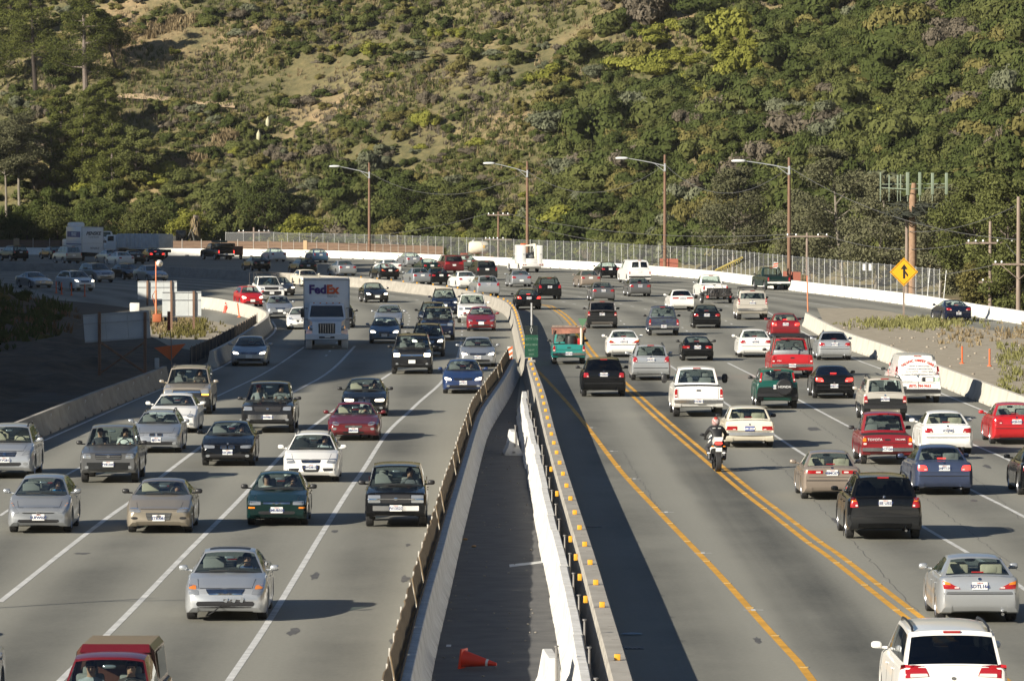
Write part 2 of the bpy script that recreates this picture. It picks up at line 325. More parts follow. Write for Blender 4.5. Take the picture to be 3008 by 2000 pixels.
M('pickup', 'boxsuv', L=5.6, W=1.98, H=1.86, zf=1.04, zc=1.16, a=1.35, b=1.95, c=3.0, d=3.30, rw=.72, gc=.32, **PK, sw=[(.08, .86)], rwin=(-.88, .88, .12, .9), tail=[([(.82, .76), (.96, .76), (.96, 1.06), (.82, 1.06)], .08)], plr=.62, rbar=(.54, .72, 1), seats=(True, False), ro=1.15)
M('gmc', 'pickup', L=5.9, W=2.0, H=1.95, gc=.36, R=.40, tw=.26, c=3.55, d=3.75, bed=(3.95, 5.78), zt=1.22, zd=1.22, zf=1.14, zc=1.26, sw=[(.06, .48), (.53, .88)], tail=[([(.84, .80), (.97, .80), (.97, 1.14), (.84, 1.14)], .08)], seats=(True, True), towm=1, plr=.66, rbar=(.56, .74, 1))
M('f150', 'pickup', L=5.6, W=2.0, H=1.86, c=3.35, d=3.6, bed=(3.85, 5.45), sw=[(.06, .55), (.60, .86)], head=[([(.56, .86), (.86, .86), (.89, 1.02), (.58, 1.0)], .3)], amber=None, grl=(.52, 1.0, .46, .82), bars=0, mesh=1, seats=(True, True))
M('fordxl', 'f150', fbar=(.46, .80, 2), grl=(.54, 1.06, .52, .84), tag=1)
M('tacoma', 'pickup', L=5.2, W=1.84, H=1.76, R=.37, c=3.55, d=3.8, bed=(3.95, 5.08), zf=.98, zc=1.12, zd=1.1, zt=1.08, nset=.22, wend=.88, head=[([(.52, .78), (.84, .80), (.85, 1.0), (.58, .98)], .3)], amber=None, grl=(.42, .96, .40, .76), bars=3, intk=(.50, .56, .50, .46), fbar=(.42, .70, 3), plf=.62, sw=[(.05, .46), (.51, .88)], seats=(True, True))
M('smallpu', 'pickup', L=5.0, W=1.70, H=1.62, gc=.3, R=.34, c=2.9, d=3.1, bed=(3.3, 4.88), zf=.92, zc=1.02, zd=1.02, zt=1.0, tail=[([(.68, .66), (.82, .66), (.82, .96), (.70, .96)], .08)], plr=.56, rbar=(.46, .62, 1), fbar=(.46, .62, 1))
M('redtaco', 'smallpu', L=5.15, W=1.72, H=1.70, c=3.1, d=3.35, bed=(3.6, 5.02), amber_r=[([(.70, .80), (.82, .80), (.82, .92), (.71, .92)], .08)], sw=[(.07, .55), (.60, .86)])
M('oldpu', 'smallpu', W=1.85, L=5.2, H=1.72, c=2.95, d=3.12, bed=(3.3, 5.08), tail=[([(.76, .64), (.90, .64), (.90, .98), (.76, .98)], .05)])

def bil(c, u, v):
    a = lerp(Vector(c[0]), Vector(c[1]), u); b = lerp(Vector(c[3]), Vector(c[2]), u); return lerp(a, b, v)
def decal(bvh, side, quad, r=0., nu=6, nv=4, off=.008, dep=.03, mirror=False, axis='y', mb=None, mi=0):
    """a plate with real thickness that follows the body: quad in (across, z); side +1 = front/right, -1 = rear/left"""
    mb = mb or MB(); P = []; last = None
    for j in range(nv + 1):
        for i in range(nu + 1):
            u = i / nu * 2 - 1; v = j / nv * 2 - 1
            U = u * math.sqrt(1 - v * v / 2); V = v * math.sqrt(1 - u * u / 2)
            p = bil(quad, (lerp(u, U, r) + 1) / 2, (lerp(v, V, r) + 1) / 2); a = -p.x if mirror else p.x
            if axis == 'y': o = Vector((a, 12 * side, p.y)); d = Vector((0, -side, 0))
            else: o = Vector((12 * side, a, p.y)); d = Vector((-side, 0, 0))
            h = bvh.ray_cast(o, d)[0]
            if h is None: h = None
            P.append((o, h))
    ax = 1 if axis == 'y' else 0
    hs = sorted(side * q[1][ax] for q in P if q[1] is not None)
    if not hs: return mb
    base = hs[len(hs) // 2]
    vs = []
    for o, h in P:
        dd = base if h is None else max(side * h[ax], base - .30)
        q = o.copy(); q[ax] = side * (dd + off); vs.append(q)
    n = len(vs); back = []
    for q in vs: k = q.copy(); k[ax] -= side * dep; back.append(k)
    fs = []; W_ = nu + 1
    for j in range(nv):
        for i in range(nu): fs.append((j * W_ + i, j * W_ + i + 1, (j + 1) * W_ + i + 1, (j + 1) * W_ + i))
    rim = [i for i in range(W_)] + [j * W_ + nu for j in range(1, nv + 1)] + [nv * W_ + i for i in range(nu - 1, -1, -1)] + [j * W_ for j in range(nv - 1, 0, -1)]
    for a, b in zip(rim, rim[1:] + rim[:1]): fs.append((a, b, n + b, n + a))
    return mb.add(vs + back, fs, mi)
def half(q): return [(-q[1][0], q[1][1]), (q[1][0], q[1][1]), (q[0][0], q[0][1]), (-q[0][0], q[0][1])]
def sym(xt, zt, xb, zb): return [(-xb, zb), (xb, zb), (xt, zt), (-xt, zt)]
def bar(hw, z0, z1, y0, dep, bow, n=8):
    vs = []; fs = []
    sgn = 1 if y0 > 0 else -1
    for i in range(n + 1):
        u = i / n * 2 - 1; y = y0 - sgn * bow * u * u; e = .94 if abs(u) == 1 else 1
        zm = (z0 + z1) / 2; h = (z1 - z0) / 2 * e
        vs += [(u * hw, y - sgn * dep, zm - h), (u * hw, y, zm - h * .75), (u * hw, y, zm + h * .75), (u * hw, y - sgn * dep, zm + h)]
    for i in range(n):
        for k in range(4): fs.append((i * 4 + k, i * 4 + (k + 1) % 4, (i + 1) * 4 + (k + 1) % 4, (i + 1) * 4 + k))
    fs += [(0, 1, 2, 3), tuple(n * 4 + k for k in (3, 2, 1, 0))]
    return MB().add(vs, fs)
WHEELS = {}
def wheel_mesh(Rw, tw):
    k = (round(Rw, 3), round(tw, 3))
    if k not in WHEELS:
        h = tw / 2
        t = MB().lathe([(Rw * .66, -h * .92), (Rw * .90, -h), (Rw * .975, -h * .86), (Rw, -h * .6), (Rw * .985, -h * .3), (Rw, -h * .27), (Rw, 0), (Rw, h * .27), (Rw * .985, h * .3), (Rw, h * .6), (Rw * .975, h * .86), (Rw * .90, h), (Rw * .66, h * .92)], 28).mesh('tyre', [RUBBER])
        r = MB(); r.lathe([(Rw * .67, h * .90), (Rw * .64, h * .96), (Rw * .60, h * .70), (Rw * .57, h * .25)], 28)
        for s in range(5):
            q = s * 2 * math.pi / 5; vs = []
            for rr, wd, hh in ((.09, .075, .62), (.38, .06, .72), (.62, .075, .82)):
                for sg in (-1, 1): vs.append((h * hh, Rw * rr * math.cos(q) - sg * Rw * wd * math.sin(q), Rw * rr * math.sin(q) + sg * Rw * wd * math.cos(q)))
            r.add(vs, [(0, 1, 3, 2), (2, 3, 5, 4)])
        r.lathe([(.001, h * .7), (Rw * .13, h * .68), (Rw * .15, h * .5)], 14)
        d = MB().lathe([(.001, h * .2), (Rw * .58, h * .22)], 20)
        WHEELS[k] = (t, r.mesh('rim', [ALLOY]), d.mesh('brake_disc', [UNDER]))
    return WHEELS[k]

CARS = {}
def build(model, detail):
    key = (model, detail)
    if key in CARS: return CARS[key]
    P = MODELS[model]; L, W, H = P['L'], P['W'], P['H']; hw = W / 2; Y = lambda f: L / 2 - f
    nset, tset = P['nset'], P['tset']; a, b, c, d = P['a'], P['b'], P['c'], P['d']; gc = P['gc']; Rw = P['R']
    wf, wr = P['fo'], L - P['ro']; bed = P['bed']
    zpts = [(0, P['nb']), (nset * .35, P['nb'] + .62 * (P['zf'] - P['nb'])), (nset, P['zf']), ((nset + a) / 2, (P['zf'] + P['zc']) / 2 + P['hoodb']), (a, P['zc']), (d, P['zd']),
            (L - tset, P['zt']), (L - tset * .35, P['tb'] + .6 * (P['zt'] - P['tb'])), (L, P['tb'])]
    if bed: zpts = zpts[:6] + [(bed[0] - .1, P['zt']), (L - .01, P['zt']), (L, P['zt'] - .03)]
    zhi = lambda f: pw(zpts, f)
    zlo = lambda f: pw([(0, gc + .13), (.07, gc + .03), (.3, gc), (L - .3, gc + .02), (L - .07, gc + .07), (L, gc + .2)], f)
    we, wer = P['wend'], P['wendr']
    wd = lambda f: hw * min(pw([(0, we), (.05, lerp(we, 1, .45)), (.15, lerp(we, 1, .72)), (.4, lerp(we, 1, .92)), (1., 1)], f), pw([(0, wer), (.05, lerp(wer, 1, .5)), (.15, lerp(wer, 1, .78)), (.4, lerp(wer, 1, .94)), (1., 1)], L - f))
    ar = Rw + .065
    def arch(f):
        z = 0
        for q in (wf, wr):
            if abs(f - q) < ar: z = max(z, Rw + math.sqrt(ar * ar - (f - q) ** 2) * 1.0)
        return z
    st = {0, .035, .09, nset * .35, nset * .7, nset, .15, .4, a, d, b, c, L, L - .035, L - .09, L - tset, L - tset * .35, L - .15, L - .4, (nset + a) / 2}
    for q in (wf, wr):
        for k in range(11): st.add(q - ar * math.cos(math.pi * k / 10))
        st.add(q - ar - .004); st.add(q + ar + .004)
    f = .0
    while f < L: st.add(f); f += .35
    if bed: st |= {bed[0], bed[0] - .01, bed[1], bed[1] + .01}
    st = sorted(x for x in st if 0 <= x <= L); q = [st[0]]
    for x in st[1:]:
        if x - q[-1] > .003: q.append(x)
    st = q
    body = MB(); rings = []
    for f in st:
        w_, lo, hi, za = wd(f), zlo(f), zhi(f), arch(f); hh = hi - lo
        inb = bed and bed[0] <= f <= bed[1]
        e = max(lo, za); cr = P['crown'] * (1 if not inb else 0)
        z4 = max(lo + .10, e + .012); z5 = max(lo + .46 * hh, z4 + .015); z6 = max(lo + .74 * hh, z5 + .015)
        z6 = min(z6, hi - .03); z5 = min(z5, z6 - .01); z4 = min(z4, z5 - .01); e = min(e, z4 - .008)
        t_ = P['tum']; wi = max(.3, hw - .30)
        fl = P['flare'] if za else 0
        h_ = [(0, lo + .03), (wi, lo + .02), (wi, e), (w_ - .02 + fl, e), (w_ + fl, z4), (w_, z5), (w_ * .985, z6), (w_ * (t_ + .06), hi - .055), (w_ * (t_ + .02), hi - .018), (w_ * (t_ - .02), hi), (w_ * .45, hi + cr * .75), (0, hi + cr)]
        if inb: h_[9] = (w_ * (t_ - .045), hi - .01); h_[10] = (w_ * (t_ - .05), .72 * hi); h_[11] = (0, .72 * hi)
        rings.append([(x, Y(f), z) for x, z in h_] + [(-x, Y(f), z) for x, z in h_[-2:0:-1]])
    n = len(rings[0])
    for rg in rings: body.v += rg
    cl = P['clad']
    for i in range(len(rings) - 1):
        fm = (st[i] + st[i + 1]) / 2
        for k in range(n):
            k2 = (k + 1) % n; kk = min(k, n - 1 - k)
            m = 3 if kk <= 1 and .45 < fm < L - .4 else 0
            if kk in (9, 10) and a < fm < d: m = 2
            if kk in (8, 9, 10) and bed and bed[0] - .01 < fm < bed[1] + .01: m = 1
            zm = (rings[i][k][2] + rings[i][k2][2]) / 2
            if cl and zm < cl and kk > 1: m = 4
            body.f.append((i * n + k, i * n + k2, (i + 1) * n + k2, (i + 1) * n + k)); body.m.append(m)
    body.f.append(tuple(range(n))); body.m.append(4 if cl else 0)
    body.f.append(tuple((len(rings) - 1) * n + k for k in range(n - 1, -1, -1))); body.m.append(4 if cl else 0)
    # greenhouse
    rwf = P['rw'] * hw * .96; rwc = P['rw'] * hw
    bx = lambda f: wd(f) * (P['tum'] - .015); zb = lambda f: zhi(f) - .02
    zr = lambda s, u: H - .045 * (2 * s - 1) ** 2 - .05 * u * u * abs(u)
    panes = {}
    def patch(fn, us, vs_, cell):
        def ref(br, mx):
            o = []
            for p, q in zip(br, br[1:]):
                k = max(1, math.ceil((q - p) / mx - 1e-6)); o += [p + (q - p) * i / k for i in range(k)]
            return o + [br[-1]]
        us = ref(us, .25); vs_ = ref(vs_, .34); G = [[fn(u, v) for u in us] for v in vs_]
        for j in range(len(vs_) - 1):
            for i in range(len(us) - 1):
                kd = cell((us[i] + us[i + 1]) / 2, (vs_[j] + vs_[j + 1]) / 2); q = [G[j][i], G[j][i + 1], G[j + 1][i + 1], G[j + 1][i]]
                if isinstance(kd, int): body.add(q, [(0, 1, 2, 3)], kd)
                else: panes.setdefault(kd, MB()).add(q, [(0, 1, 2, 3)])
    ROOF = 5
    def brk(win, lo_=-1., hi_=1.): return sorted({lo_, hi_, *win})
    ww = P['wwin']
    def ws(u, v):
        return lerp(Vector((u * bx(a), Y(a) + P['bow'] * (1 - u * u), zb(a) + .05 * (1 - u * u))), Vector((u * rwf, Y(b) + .07 * (1 - u * u), zr(0, u))), v)
    patch(ws, brk(ww[:2]), brk(ww[2:], 0, 1), lambda u, v: 'windshield' if ww[0] < u < ww[1] and ww[2] < v < ww[3] else (1 if v < ww[2] else ROOF))
    rw_ = P['rwin']
    def rg(u, v):
        return lerp(Vector((u * bx(d), Y(d) - P['bow'] * .55 * (1 - u * u), zb(d) + .03 * (1 - u * u))), Vector((u * rwc, Y(c) - .05 * (1 - u * u), zr(1, u))), v)
    if rw_ is None: patch(rg, [-1, 1], [0, 1], lambda u, v: 0)
    elif rw_ == 2: patch(rg, [-1, -.82, -.10, .10, .82, 1], [0, .2, .82, 1], lambda u, v: 'rear_window' if .10 < abs(u) < .82 and .2 < v < .82 else 0)
    else: patch(rg, brk(rw_[:2]), brk(rw_[2:], 0, 1), lambda u, v: 'rear_window' if rw_[0] < u < rw_[1] and rw_[2] < v < rw_[3] else ROOF)
    def rf(u, s):
        y0 = Y(b) + .07 * (1 - u * u); y1 = Y(c) - .05 * (1 - u * u)
        return Vector((u * lerp(rwf, rwc, s), lerp(y0, y1, s), zr(s, u)))
    sr = P.get('sunroof')
    patch(rf, [-1, -.8, .8, 1], [0, .12, .42, 1], lambda u, v: 1 if sr and abs(u) < .8 and .12 < v < .42 else ROOF)
    sw = P['sw']; ub = sorted({0., 1., *[q for p in sw for q in p]}); isg = P.get('dark')
    for sg in (1, -1):
        def sd(u, v):
            yb = lerp(a, d, u); yt = lerp(b, c, u); p = lerp(Vector((bx(yb), Y(yb), zb(yb))), Vector((lerp(rwf, rwc, u), Y(yt), zr(u, 1))), v)
            p.x += .022 * math.sin(math.pi * v) * min(1, 8 * u, 8 * (1 - u)); p.x *= sg; return p
        def cell(u, v):
            for i, (p, q) in enumerate(sw):
                if p < u < q and .09 < v < .90: return 'side_window' + str(sg) + str(i)
            if .09 < v < .90 and sw and sw[0][0] < u < sw[-1][1]: return 1
            return ROOF if v > .5 or u < .06 else 0
        patch(sd, ub, [0, .09, .90, 1], cell)
    # the open joint lines of doors, bonnet and boot
    cl_ = lambda Q, k: [([(min(x, hw * k), z) for x, z in q], r) for q, r in (Q or [])]
    P = dict(P, head=cl_(P['head'], .925), tail=cl_(P['tail'], .955), amber=cl_(P.get('amber'), .925), amber_r=cl_(P.get('amber_r'), .955), revlow=cl_(P.get('revlow'), .93))
    parts = []
    bm_v = [Vector(v) for v in body.v]; bvh = BVHTree.FromPolygons(bm_v, body.f)
    bme = body.mesh('body', [None] * 6, 34)
    parts.append(('body', bme, 'body', None, None))
    for nm, pm in panes.items():
        kind = nm.rstrip('-01234')
        dk = P.get('dark') and (kind == 'rear_window' or (kind == 'side_window' and nm[-1] in '12'))
        parts.append((kind, pm.mesh(kind, [GLASSD if dk else GLASS], 60), 'glassd' if dk else 'glass', None, None))
    def add(nm, mb, key='', at_=None, par=None): 
        if mb is not None and mb.f: parts.append((nm, mb.mesh(nm, [MATK.get(key, BLACK)]), key, at_, par))
    seam = MB()
    if detail:
        dz0 = gc + .16
        yb = Y(lerp(a, d, sw[0][0])) if sw else Y(a)
        cuts = [lerp(a, d, sw[0][0] * .3) - .02] + [lerp(a, d, (p[1] + q[0]) / 2) for p, q in zip(sw, sw[1:])] + ([lerp(a, d, sw[-1][1])] if not bed or len(sw) > 1 else [d - .08])
        for sg in (1, -1):
            for f in cuts[:3]:
                if abs(f - wf) < ar + .02 or abs(f - wr) < ar + .02: zz = arch(f) + .03
                else: zz = dz0
                decal(bvh, sg, [(Y(f) - .007, zz), (Y(f) + .007, zz), (Y(f) + .007, zhi(f) - .05), (Y(f) - .007, zhi(f) - .05)], 0, 1, 5, .003, .02, False, 'x', seam)
        for sg in (1, -1):
            for i, f in enumerate(cuts[1:3]):
                hb = MB(); decal(bvh, sg, [(Y(f - .12) - .09, zhi(f) - .17), (Y(f - .12) + .09, zhi(f) - .17), (Y(f - .12) + .09, zhi(f) - .145), (Y(f - .12) - .09, zhi(f) - .145)], .6, 3, 1, .03, .03, False, 'x', hb); add('door_handle', hb, 'paint')
    # front
    for s_ in (False, True):
        for q, r in P['head']: 
            add('headlight', decal(bvh, 1, q, r, 6, 4, .010, .04, s_), 'head')
        for q, r in (P.get('amber') or []): add('turn_signal', decal(bvh, 1, q, r, 4, 3, .016, .03, s_), 'amber')
        for q, r in (P.get('fogs') or []): add('bumper_vent', decal(bvh, 1, q, r, 5, 3, .006, .02, s_), 'black')
        if P.get('fog') and detail:
            z = P['fog']; x = hw * .72; add('fog_lamp', decal(bvh, 1, [(x - .07, z - .045), (x + .07, z - .045), (x + .07, z + .045), (x - .07, z + .045)], .9, 5, 4, .008, .03, s_), 'lens')
    if P.get('grl'):
        q = sym(*P['grl'])
        if P.get('kid'):
            pass
        else:
            add('grille', decal(bvh, 1, q, .12, 8, 4, .008, .03), 'black')
            nb_ = P.get('bars', 3); br = MB()
            xt, zt, xb, zb_ = P['grl']
            for k in range(nb_):
                z = lerp(zb_, zt, (k + .6) / (nb_ + .2)); x = lerp(xb, xt, (k + .6) / (nb_ + .2)) * .97; hb = .011 if nb_ != 1 else .03
                decal(bvh, 1, [(-x, z - hb), (x, z - hb), (x, z + hb), (-x, z + hb)], 0, 10, 1, .02, .02, mb=br)
            add('grille_bars', br, 'chrome' if nb_ else 'black')
            if P.get('bowtie'):
                add('grille_bars', decal(bvh, 1, [(-.76, .785), (.76, .785), (.76, .815), (-.76, .815)], 0, 10, 1, .028, .03), 'chrome')
            if detail:
                zm = lerp(zb_, zt, .5); add('badge', decal(bvh, 1, [(-.055, zm - .04), (.055, zm - .04), (.055, zm + .04), (-.055, zm + .04)], .9, 4, 4, .030, .03), 'chrome')
    if P.get('kid'):
        for s_ in (False, True):
            add('grille', decal(bvh, 1, [(.03, .60), (.24, .60), (.23, .70), (.03, .70)], .25, 4, 3, .012, .03, s_), 'chrome')
            add('grille', decal(bvh, 1, [(.05, .615), (.22, .615), (.21, .685), (.05, .685)], .25, 4, 3, .018, .03, s_), 'black')
        if detail: add('badge', decal(bvh, 1, [(-.03, .735), (.03, .735), (.03, .775), (-.03, .775)], .95, 4, 4, .008, .03), 'lens')
    if P.get('intk'): add('air_intake', decal(bvh, 1, sym(*P['intk']), .3, 8, 3, .006, .03), 'black')
    if P.get('sidein'):
        for s_ in (False, True): add('air_intake', decal(bvh, 1, [(.40, .36), (.74, .38), (.74, .46), (.36, .46)], .2, 5, 3, .006, .03, s_), 'black')
    ext = lambda lo_: 1
    yF = {}
    for tagk, sgn in (('fbar', 1), ('rbar', -1)):
        if P.get(tagk):
            z0, z1, mk = P[tagk]; key = {0: 'paint', 1: 'chrome', 2: 'black', 3: 'clad'}[mk]
            add('bumper', bar(hw * (.97 if sgn < 0 else .95), z0, z1, sgn * (L / 2 + .06), .22, .10 if sgn > 0 else .03), key)
    if P.get('chrb'):
        for sgn in (1, -1): add('bumper', bar(hw * .98, .44, .58, sgn * (L / 2 + .07), .2, .06), 'rubberchrome')
    def plate(z, sgn, bl=False):
        o = .012
        if (P.get('fbar') and sgn > 0 and P['fbar'][0] - .05 < z < P['fbar'][1]) or (P.get('rbar') and sgn < 0 and P['rbar'][0] - .05 < z < P['rbar'][1]) or (P.get('chrb') and sgn > 0): o = None
        if o is None: m = MB().box((0, sgn * (L / 2 + .075), z), (.33, .02, .165)); y = sgn * (L / 2 + .085)
        else:
            ys = [bvh.ray_cast(Vector((x, 12 * sgn, z + dz)), Vector((0, -sgn, 0)))[0] for x in (-.14, 0, .14) for dz in (-.06, .06)]
            ys = [sgn * q.y for q in ys if q]; y0 = max(ys) if ys else L / 2
            m = MB().box((0, sgn * (y0 + .012), z), (.33, .02, .165)); y = sgn * (y0 + .022)
        parts.append(('license_plate', m.mesh('license_plate', [PLATE]), 'plate' + ('f' if sgn > 0 else 'r'), None, None))
        return (y + sgn * .004, z)
    pos = {}
    if P.get('plf'): pos['f'] = plate(P['plf'], 1)
    if P.get('plr'): pos['r'] = plate(P['plr'], -1)
    if detail:
        zl = P['zf'] - .035; decal(bvh, 1, [(-hw * .62, zl), (hw * .62, zl), (hw * .62, zl + .012), (-hw * .62, zl + .012)], 0, 10, 1, .004, .02, mb=seam)
        for sg in (-1, 1): decal(bvh, 1, [(sg * hw * .64 - .006, zl), (sg * hw * .64 + .006, zl), (sg * hw * .70 + .006, zl + .16), (sg * hw * .70 - .006, zl + .16)], 0, 1, 4, .004, .02, mb=seam)
    # rear
    for s_ in (False, True):
        for q, r in P['tail']: add('taillight', decal(bvh, -1, q, r, 5, 5, .012, .04, s_), 'tail')
        for q, r in (P.get('amber_r') or []): add('turn_signal', decal(bvh, -1, q, r, 4, 3, .018, .03, s_), 'amber')
        for q, r in (P.get('revlow') or []): add('reverse_light', decal(bvh, -1, q, r, 4, 2, .018, .03, s_), 'clear')
        if detail and not P.get('revlow'):
            q = P['tail'][0][0]; x0, x1 = q[0][0], q[1][0]; z0, z1 = q[0][1], q[3][1]; x0, x1 = lerp(x0, x1, .12), lerp(x0, x1, .38 if x1 - x0 > .2 else .85)
            if z1 - z0 > x1 - x0: zz0, zz1 = lerp(z0, z1, .12), lerp(z0, z1, .32)
            else: zz0, zz1 = lerp(z0, z1, .25), lerp(z0, z1, .7)
            if x1 - x0 > .03: add('reverse_light', decal(bvh, -1, [(x0, zz0), (x1, zz0), (x1, zz1), (x0, zz1)], .2, 3, 2, .017, .03, s_), 'clear')
    x1 = P['tail'][0][0][0][0] - .05
    if detail:
        if bed:
            for x in (-x1, x1): decal(bvh, -1, [(x - .008, .74), (x + .008, .74), (x + .008, P['zt'] - .05), (x - .008, P['zt'] - .05)], 0, 1, 3, .003, .02, mb=seam)
            decal(bvh, -1, [(-x1, .745), (x1, .745), (x1, .76), (-x1, .76)], 0, 4, 1, .003, .02, mb=seam)
            add('tailgate_handle', decal(bvh, -1, [(-.10, P['zt'] - .17), (.10, P['zt'] - .17), (.10, P['zt'] - .11), (-.10, P['zt'] - .11)], .5, 4, 2, .012, .02), 'black')
        else:
            zs = P['plr'] - .14; zt_ = min(zhi(L - .02), P['tb'] + .02)
            decal(bvh, -1, [(-hw * .78, zs), (hw * .78, zs), (hw * .78, zs + .012), (-hw * .78, zs + .012)], 0, 8, 1, .003, .02, mb=seam)
            if zs < .75: pass
            add('bumper_strip', decal(bvh, -1, [(-hw * .86, P.get('strip', .60) - .012), (hw * .86, P.get('strip', .60) - .012), (hw * .86, P.get('strip', .60) + .012), (-hw * .86, P.get('strip', .60) + .012)], 0, 10, 1, .010, .02), 'black')
            add('badge', decal(bvh, -1, [(-.04, P['plr'] + .115), (.04, P['plr'] + .115), (.04, P['plr'] + .175), (-.04, P['plr'] + .175)], .95, 4, 4, .012, .03), 'chrome')
        add('exhaust', MB().tube([(hw * .55, -L / 2 + .25, gc + .04), (hw * .55, -L / 2 - .03, gc + .03)], .035, 8), 'chrome')
    add('panel_gap', seam, 'black')
    bk = P.get('brk')
    if bk == 1: p = rg(0, .12); add('brake_light', MB().box((0, p.y + .08, p.z + .03), (.26, .04, .03)), 'tail')
    elif bk: p = rg(0, .97); add('brake_light', MB().box((0, p.y - .015, p.z - .005), (.30, .05, .035)), 'tail')
    if P.get('spare'):
        add('spare_wheel', MB().lathe([(.001, -.11), (.30, -.11), (.345, -.07), (.345, .08), (.3, .11), (.001, .12)], 24, axis='y', c=(.28, -L / 2 - .13, .92)), 'black')
    # mirrors, wipers
    for sg in (1, -1):
        tw_ = P.get('towm'); mx = wd(a) + (.10 if not tw_ else .22); my = Y(a + .32); mz = zhi(a) + (.09 if not tw_ else .14)
        mm = MB().blob((sg * mx, my, mz), (.10 if not tw_ else .12, .07, .066 if not tw_ else .19), 0, 12, 8, .7); mm.tube([(sg * (wd(a) * .90), my - .01, mz - .05), (sg * mx, my, mz - .04)], .025, 6)
        add('side_mirror', mm, 'mirror')
    if detail:
        wp = MB()
        for s in (-.55, .02): p0, p1 = ws(s, .055), ws(s + .52, .10); wp.tube([p0 + Vector((0, .015, .01)), p1 + Vector((0, .02, .01))], .010, 5)
        add('wiper', wp, 'black')
        add('rear_view_mirror', MB().blob((0, Y(b) + .10, H - .20), (.12, .025, .035), 0, 10, 6, .7), 'lens')
    if P.get('rack'):
        for sg in (1, -1):
            add('roof_rail', MB().tube([(sg * rwc * .9, lerp(Y(b), Y(c), t), zr(t, .9) + (.055 if 0.06 < t < .96 else .0)) for t in (.05, .1, .35, .6, .9, .97)], .022, 6), 'black')
    if P.get('hrack'):
        hr = MB()
        for t in (0, .25, .5, .75, 1): hr.tube([(-rwc, lerp(Y(b), Y(c), t), H + .12), (rwc, lerp(Y(b), Y(c), t), H + .12)], .025, 6)
        for sg in (1, -1): hr.tube([(sg * rwc, Y(b), H + .12), (sg * rwc, Y(c), H + .12)], .035, 6); hr.tube([(sg * rwc, Y(b), H), (sg * rwc, Y(b), H + .12)], .03, 6); hr.tube([(sg * rwc, Y(c), H - .1), (sg * rwc, Y(c), H + .12)], .03, 6)
        add('roof_rack', hr, 'black')
    # seats and dashboard
    if detail:
        z0 = zb(a) - .02
        add('dashboard', MB().box((0, Y(a + .30), z0 + .015), (bx(a) * 1.8, .40, .10), bev=.03), 'inter')
        add('steering_wheel', MB().lathe([(.17 + .016 * math.cos(q), .016 * math.sin(q)) for q in [i * math.pi / 4 for i in range(8)]], 20, axis='y', c=(-.37, Y(a + .62), z0 + .06), close=True), 'black')
        rows = [b + .42] + ([min(c - .15, b + 1.35)] if P['seats'][1] else [])
        for i, f in enumerate(rows):
            for x in (-.37, .37):
                s = MB().box((x, Y(f), z0 + .02), (.48, .13, .52), bev=.05); zz = min(H - .33, z0 + .38)
                s.box((x, Y(f) - .03, zz), (.26, .10, .17), bev=.04); add('seat', s, 'seat')
    # wheels
    t, r, di = wheel_mesh(Rw, P['tw'])
    tr = hw - P['tw'] / 2 - .025
    for f in (wf, wr):
        for sg in (1, -1): parts.append(('wheel', t, 'tyre', (sg * tr, Y(f), Rw, 0 if sg > 0 else math.pi), (r, di)))
    CARS[key] = (parts, P, pos, dict(Y=Y, bvh=bvh, rg=rg, zb=zb, bx=bx, rwc=rwc))
    return CARS[key]
MATK = dict(head=LENS, tail=RED, amber=AMBER, clear=CLEARL, lens=LENS, chrome=CHROME, black=BLACK, inter=INTER, rubberchrome=STEEL, white=WHITEP, seat=SEATG, clad=PAINTS['dgrey'])

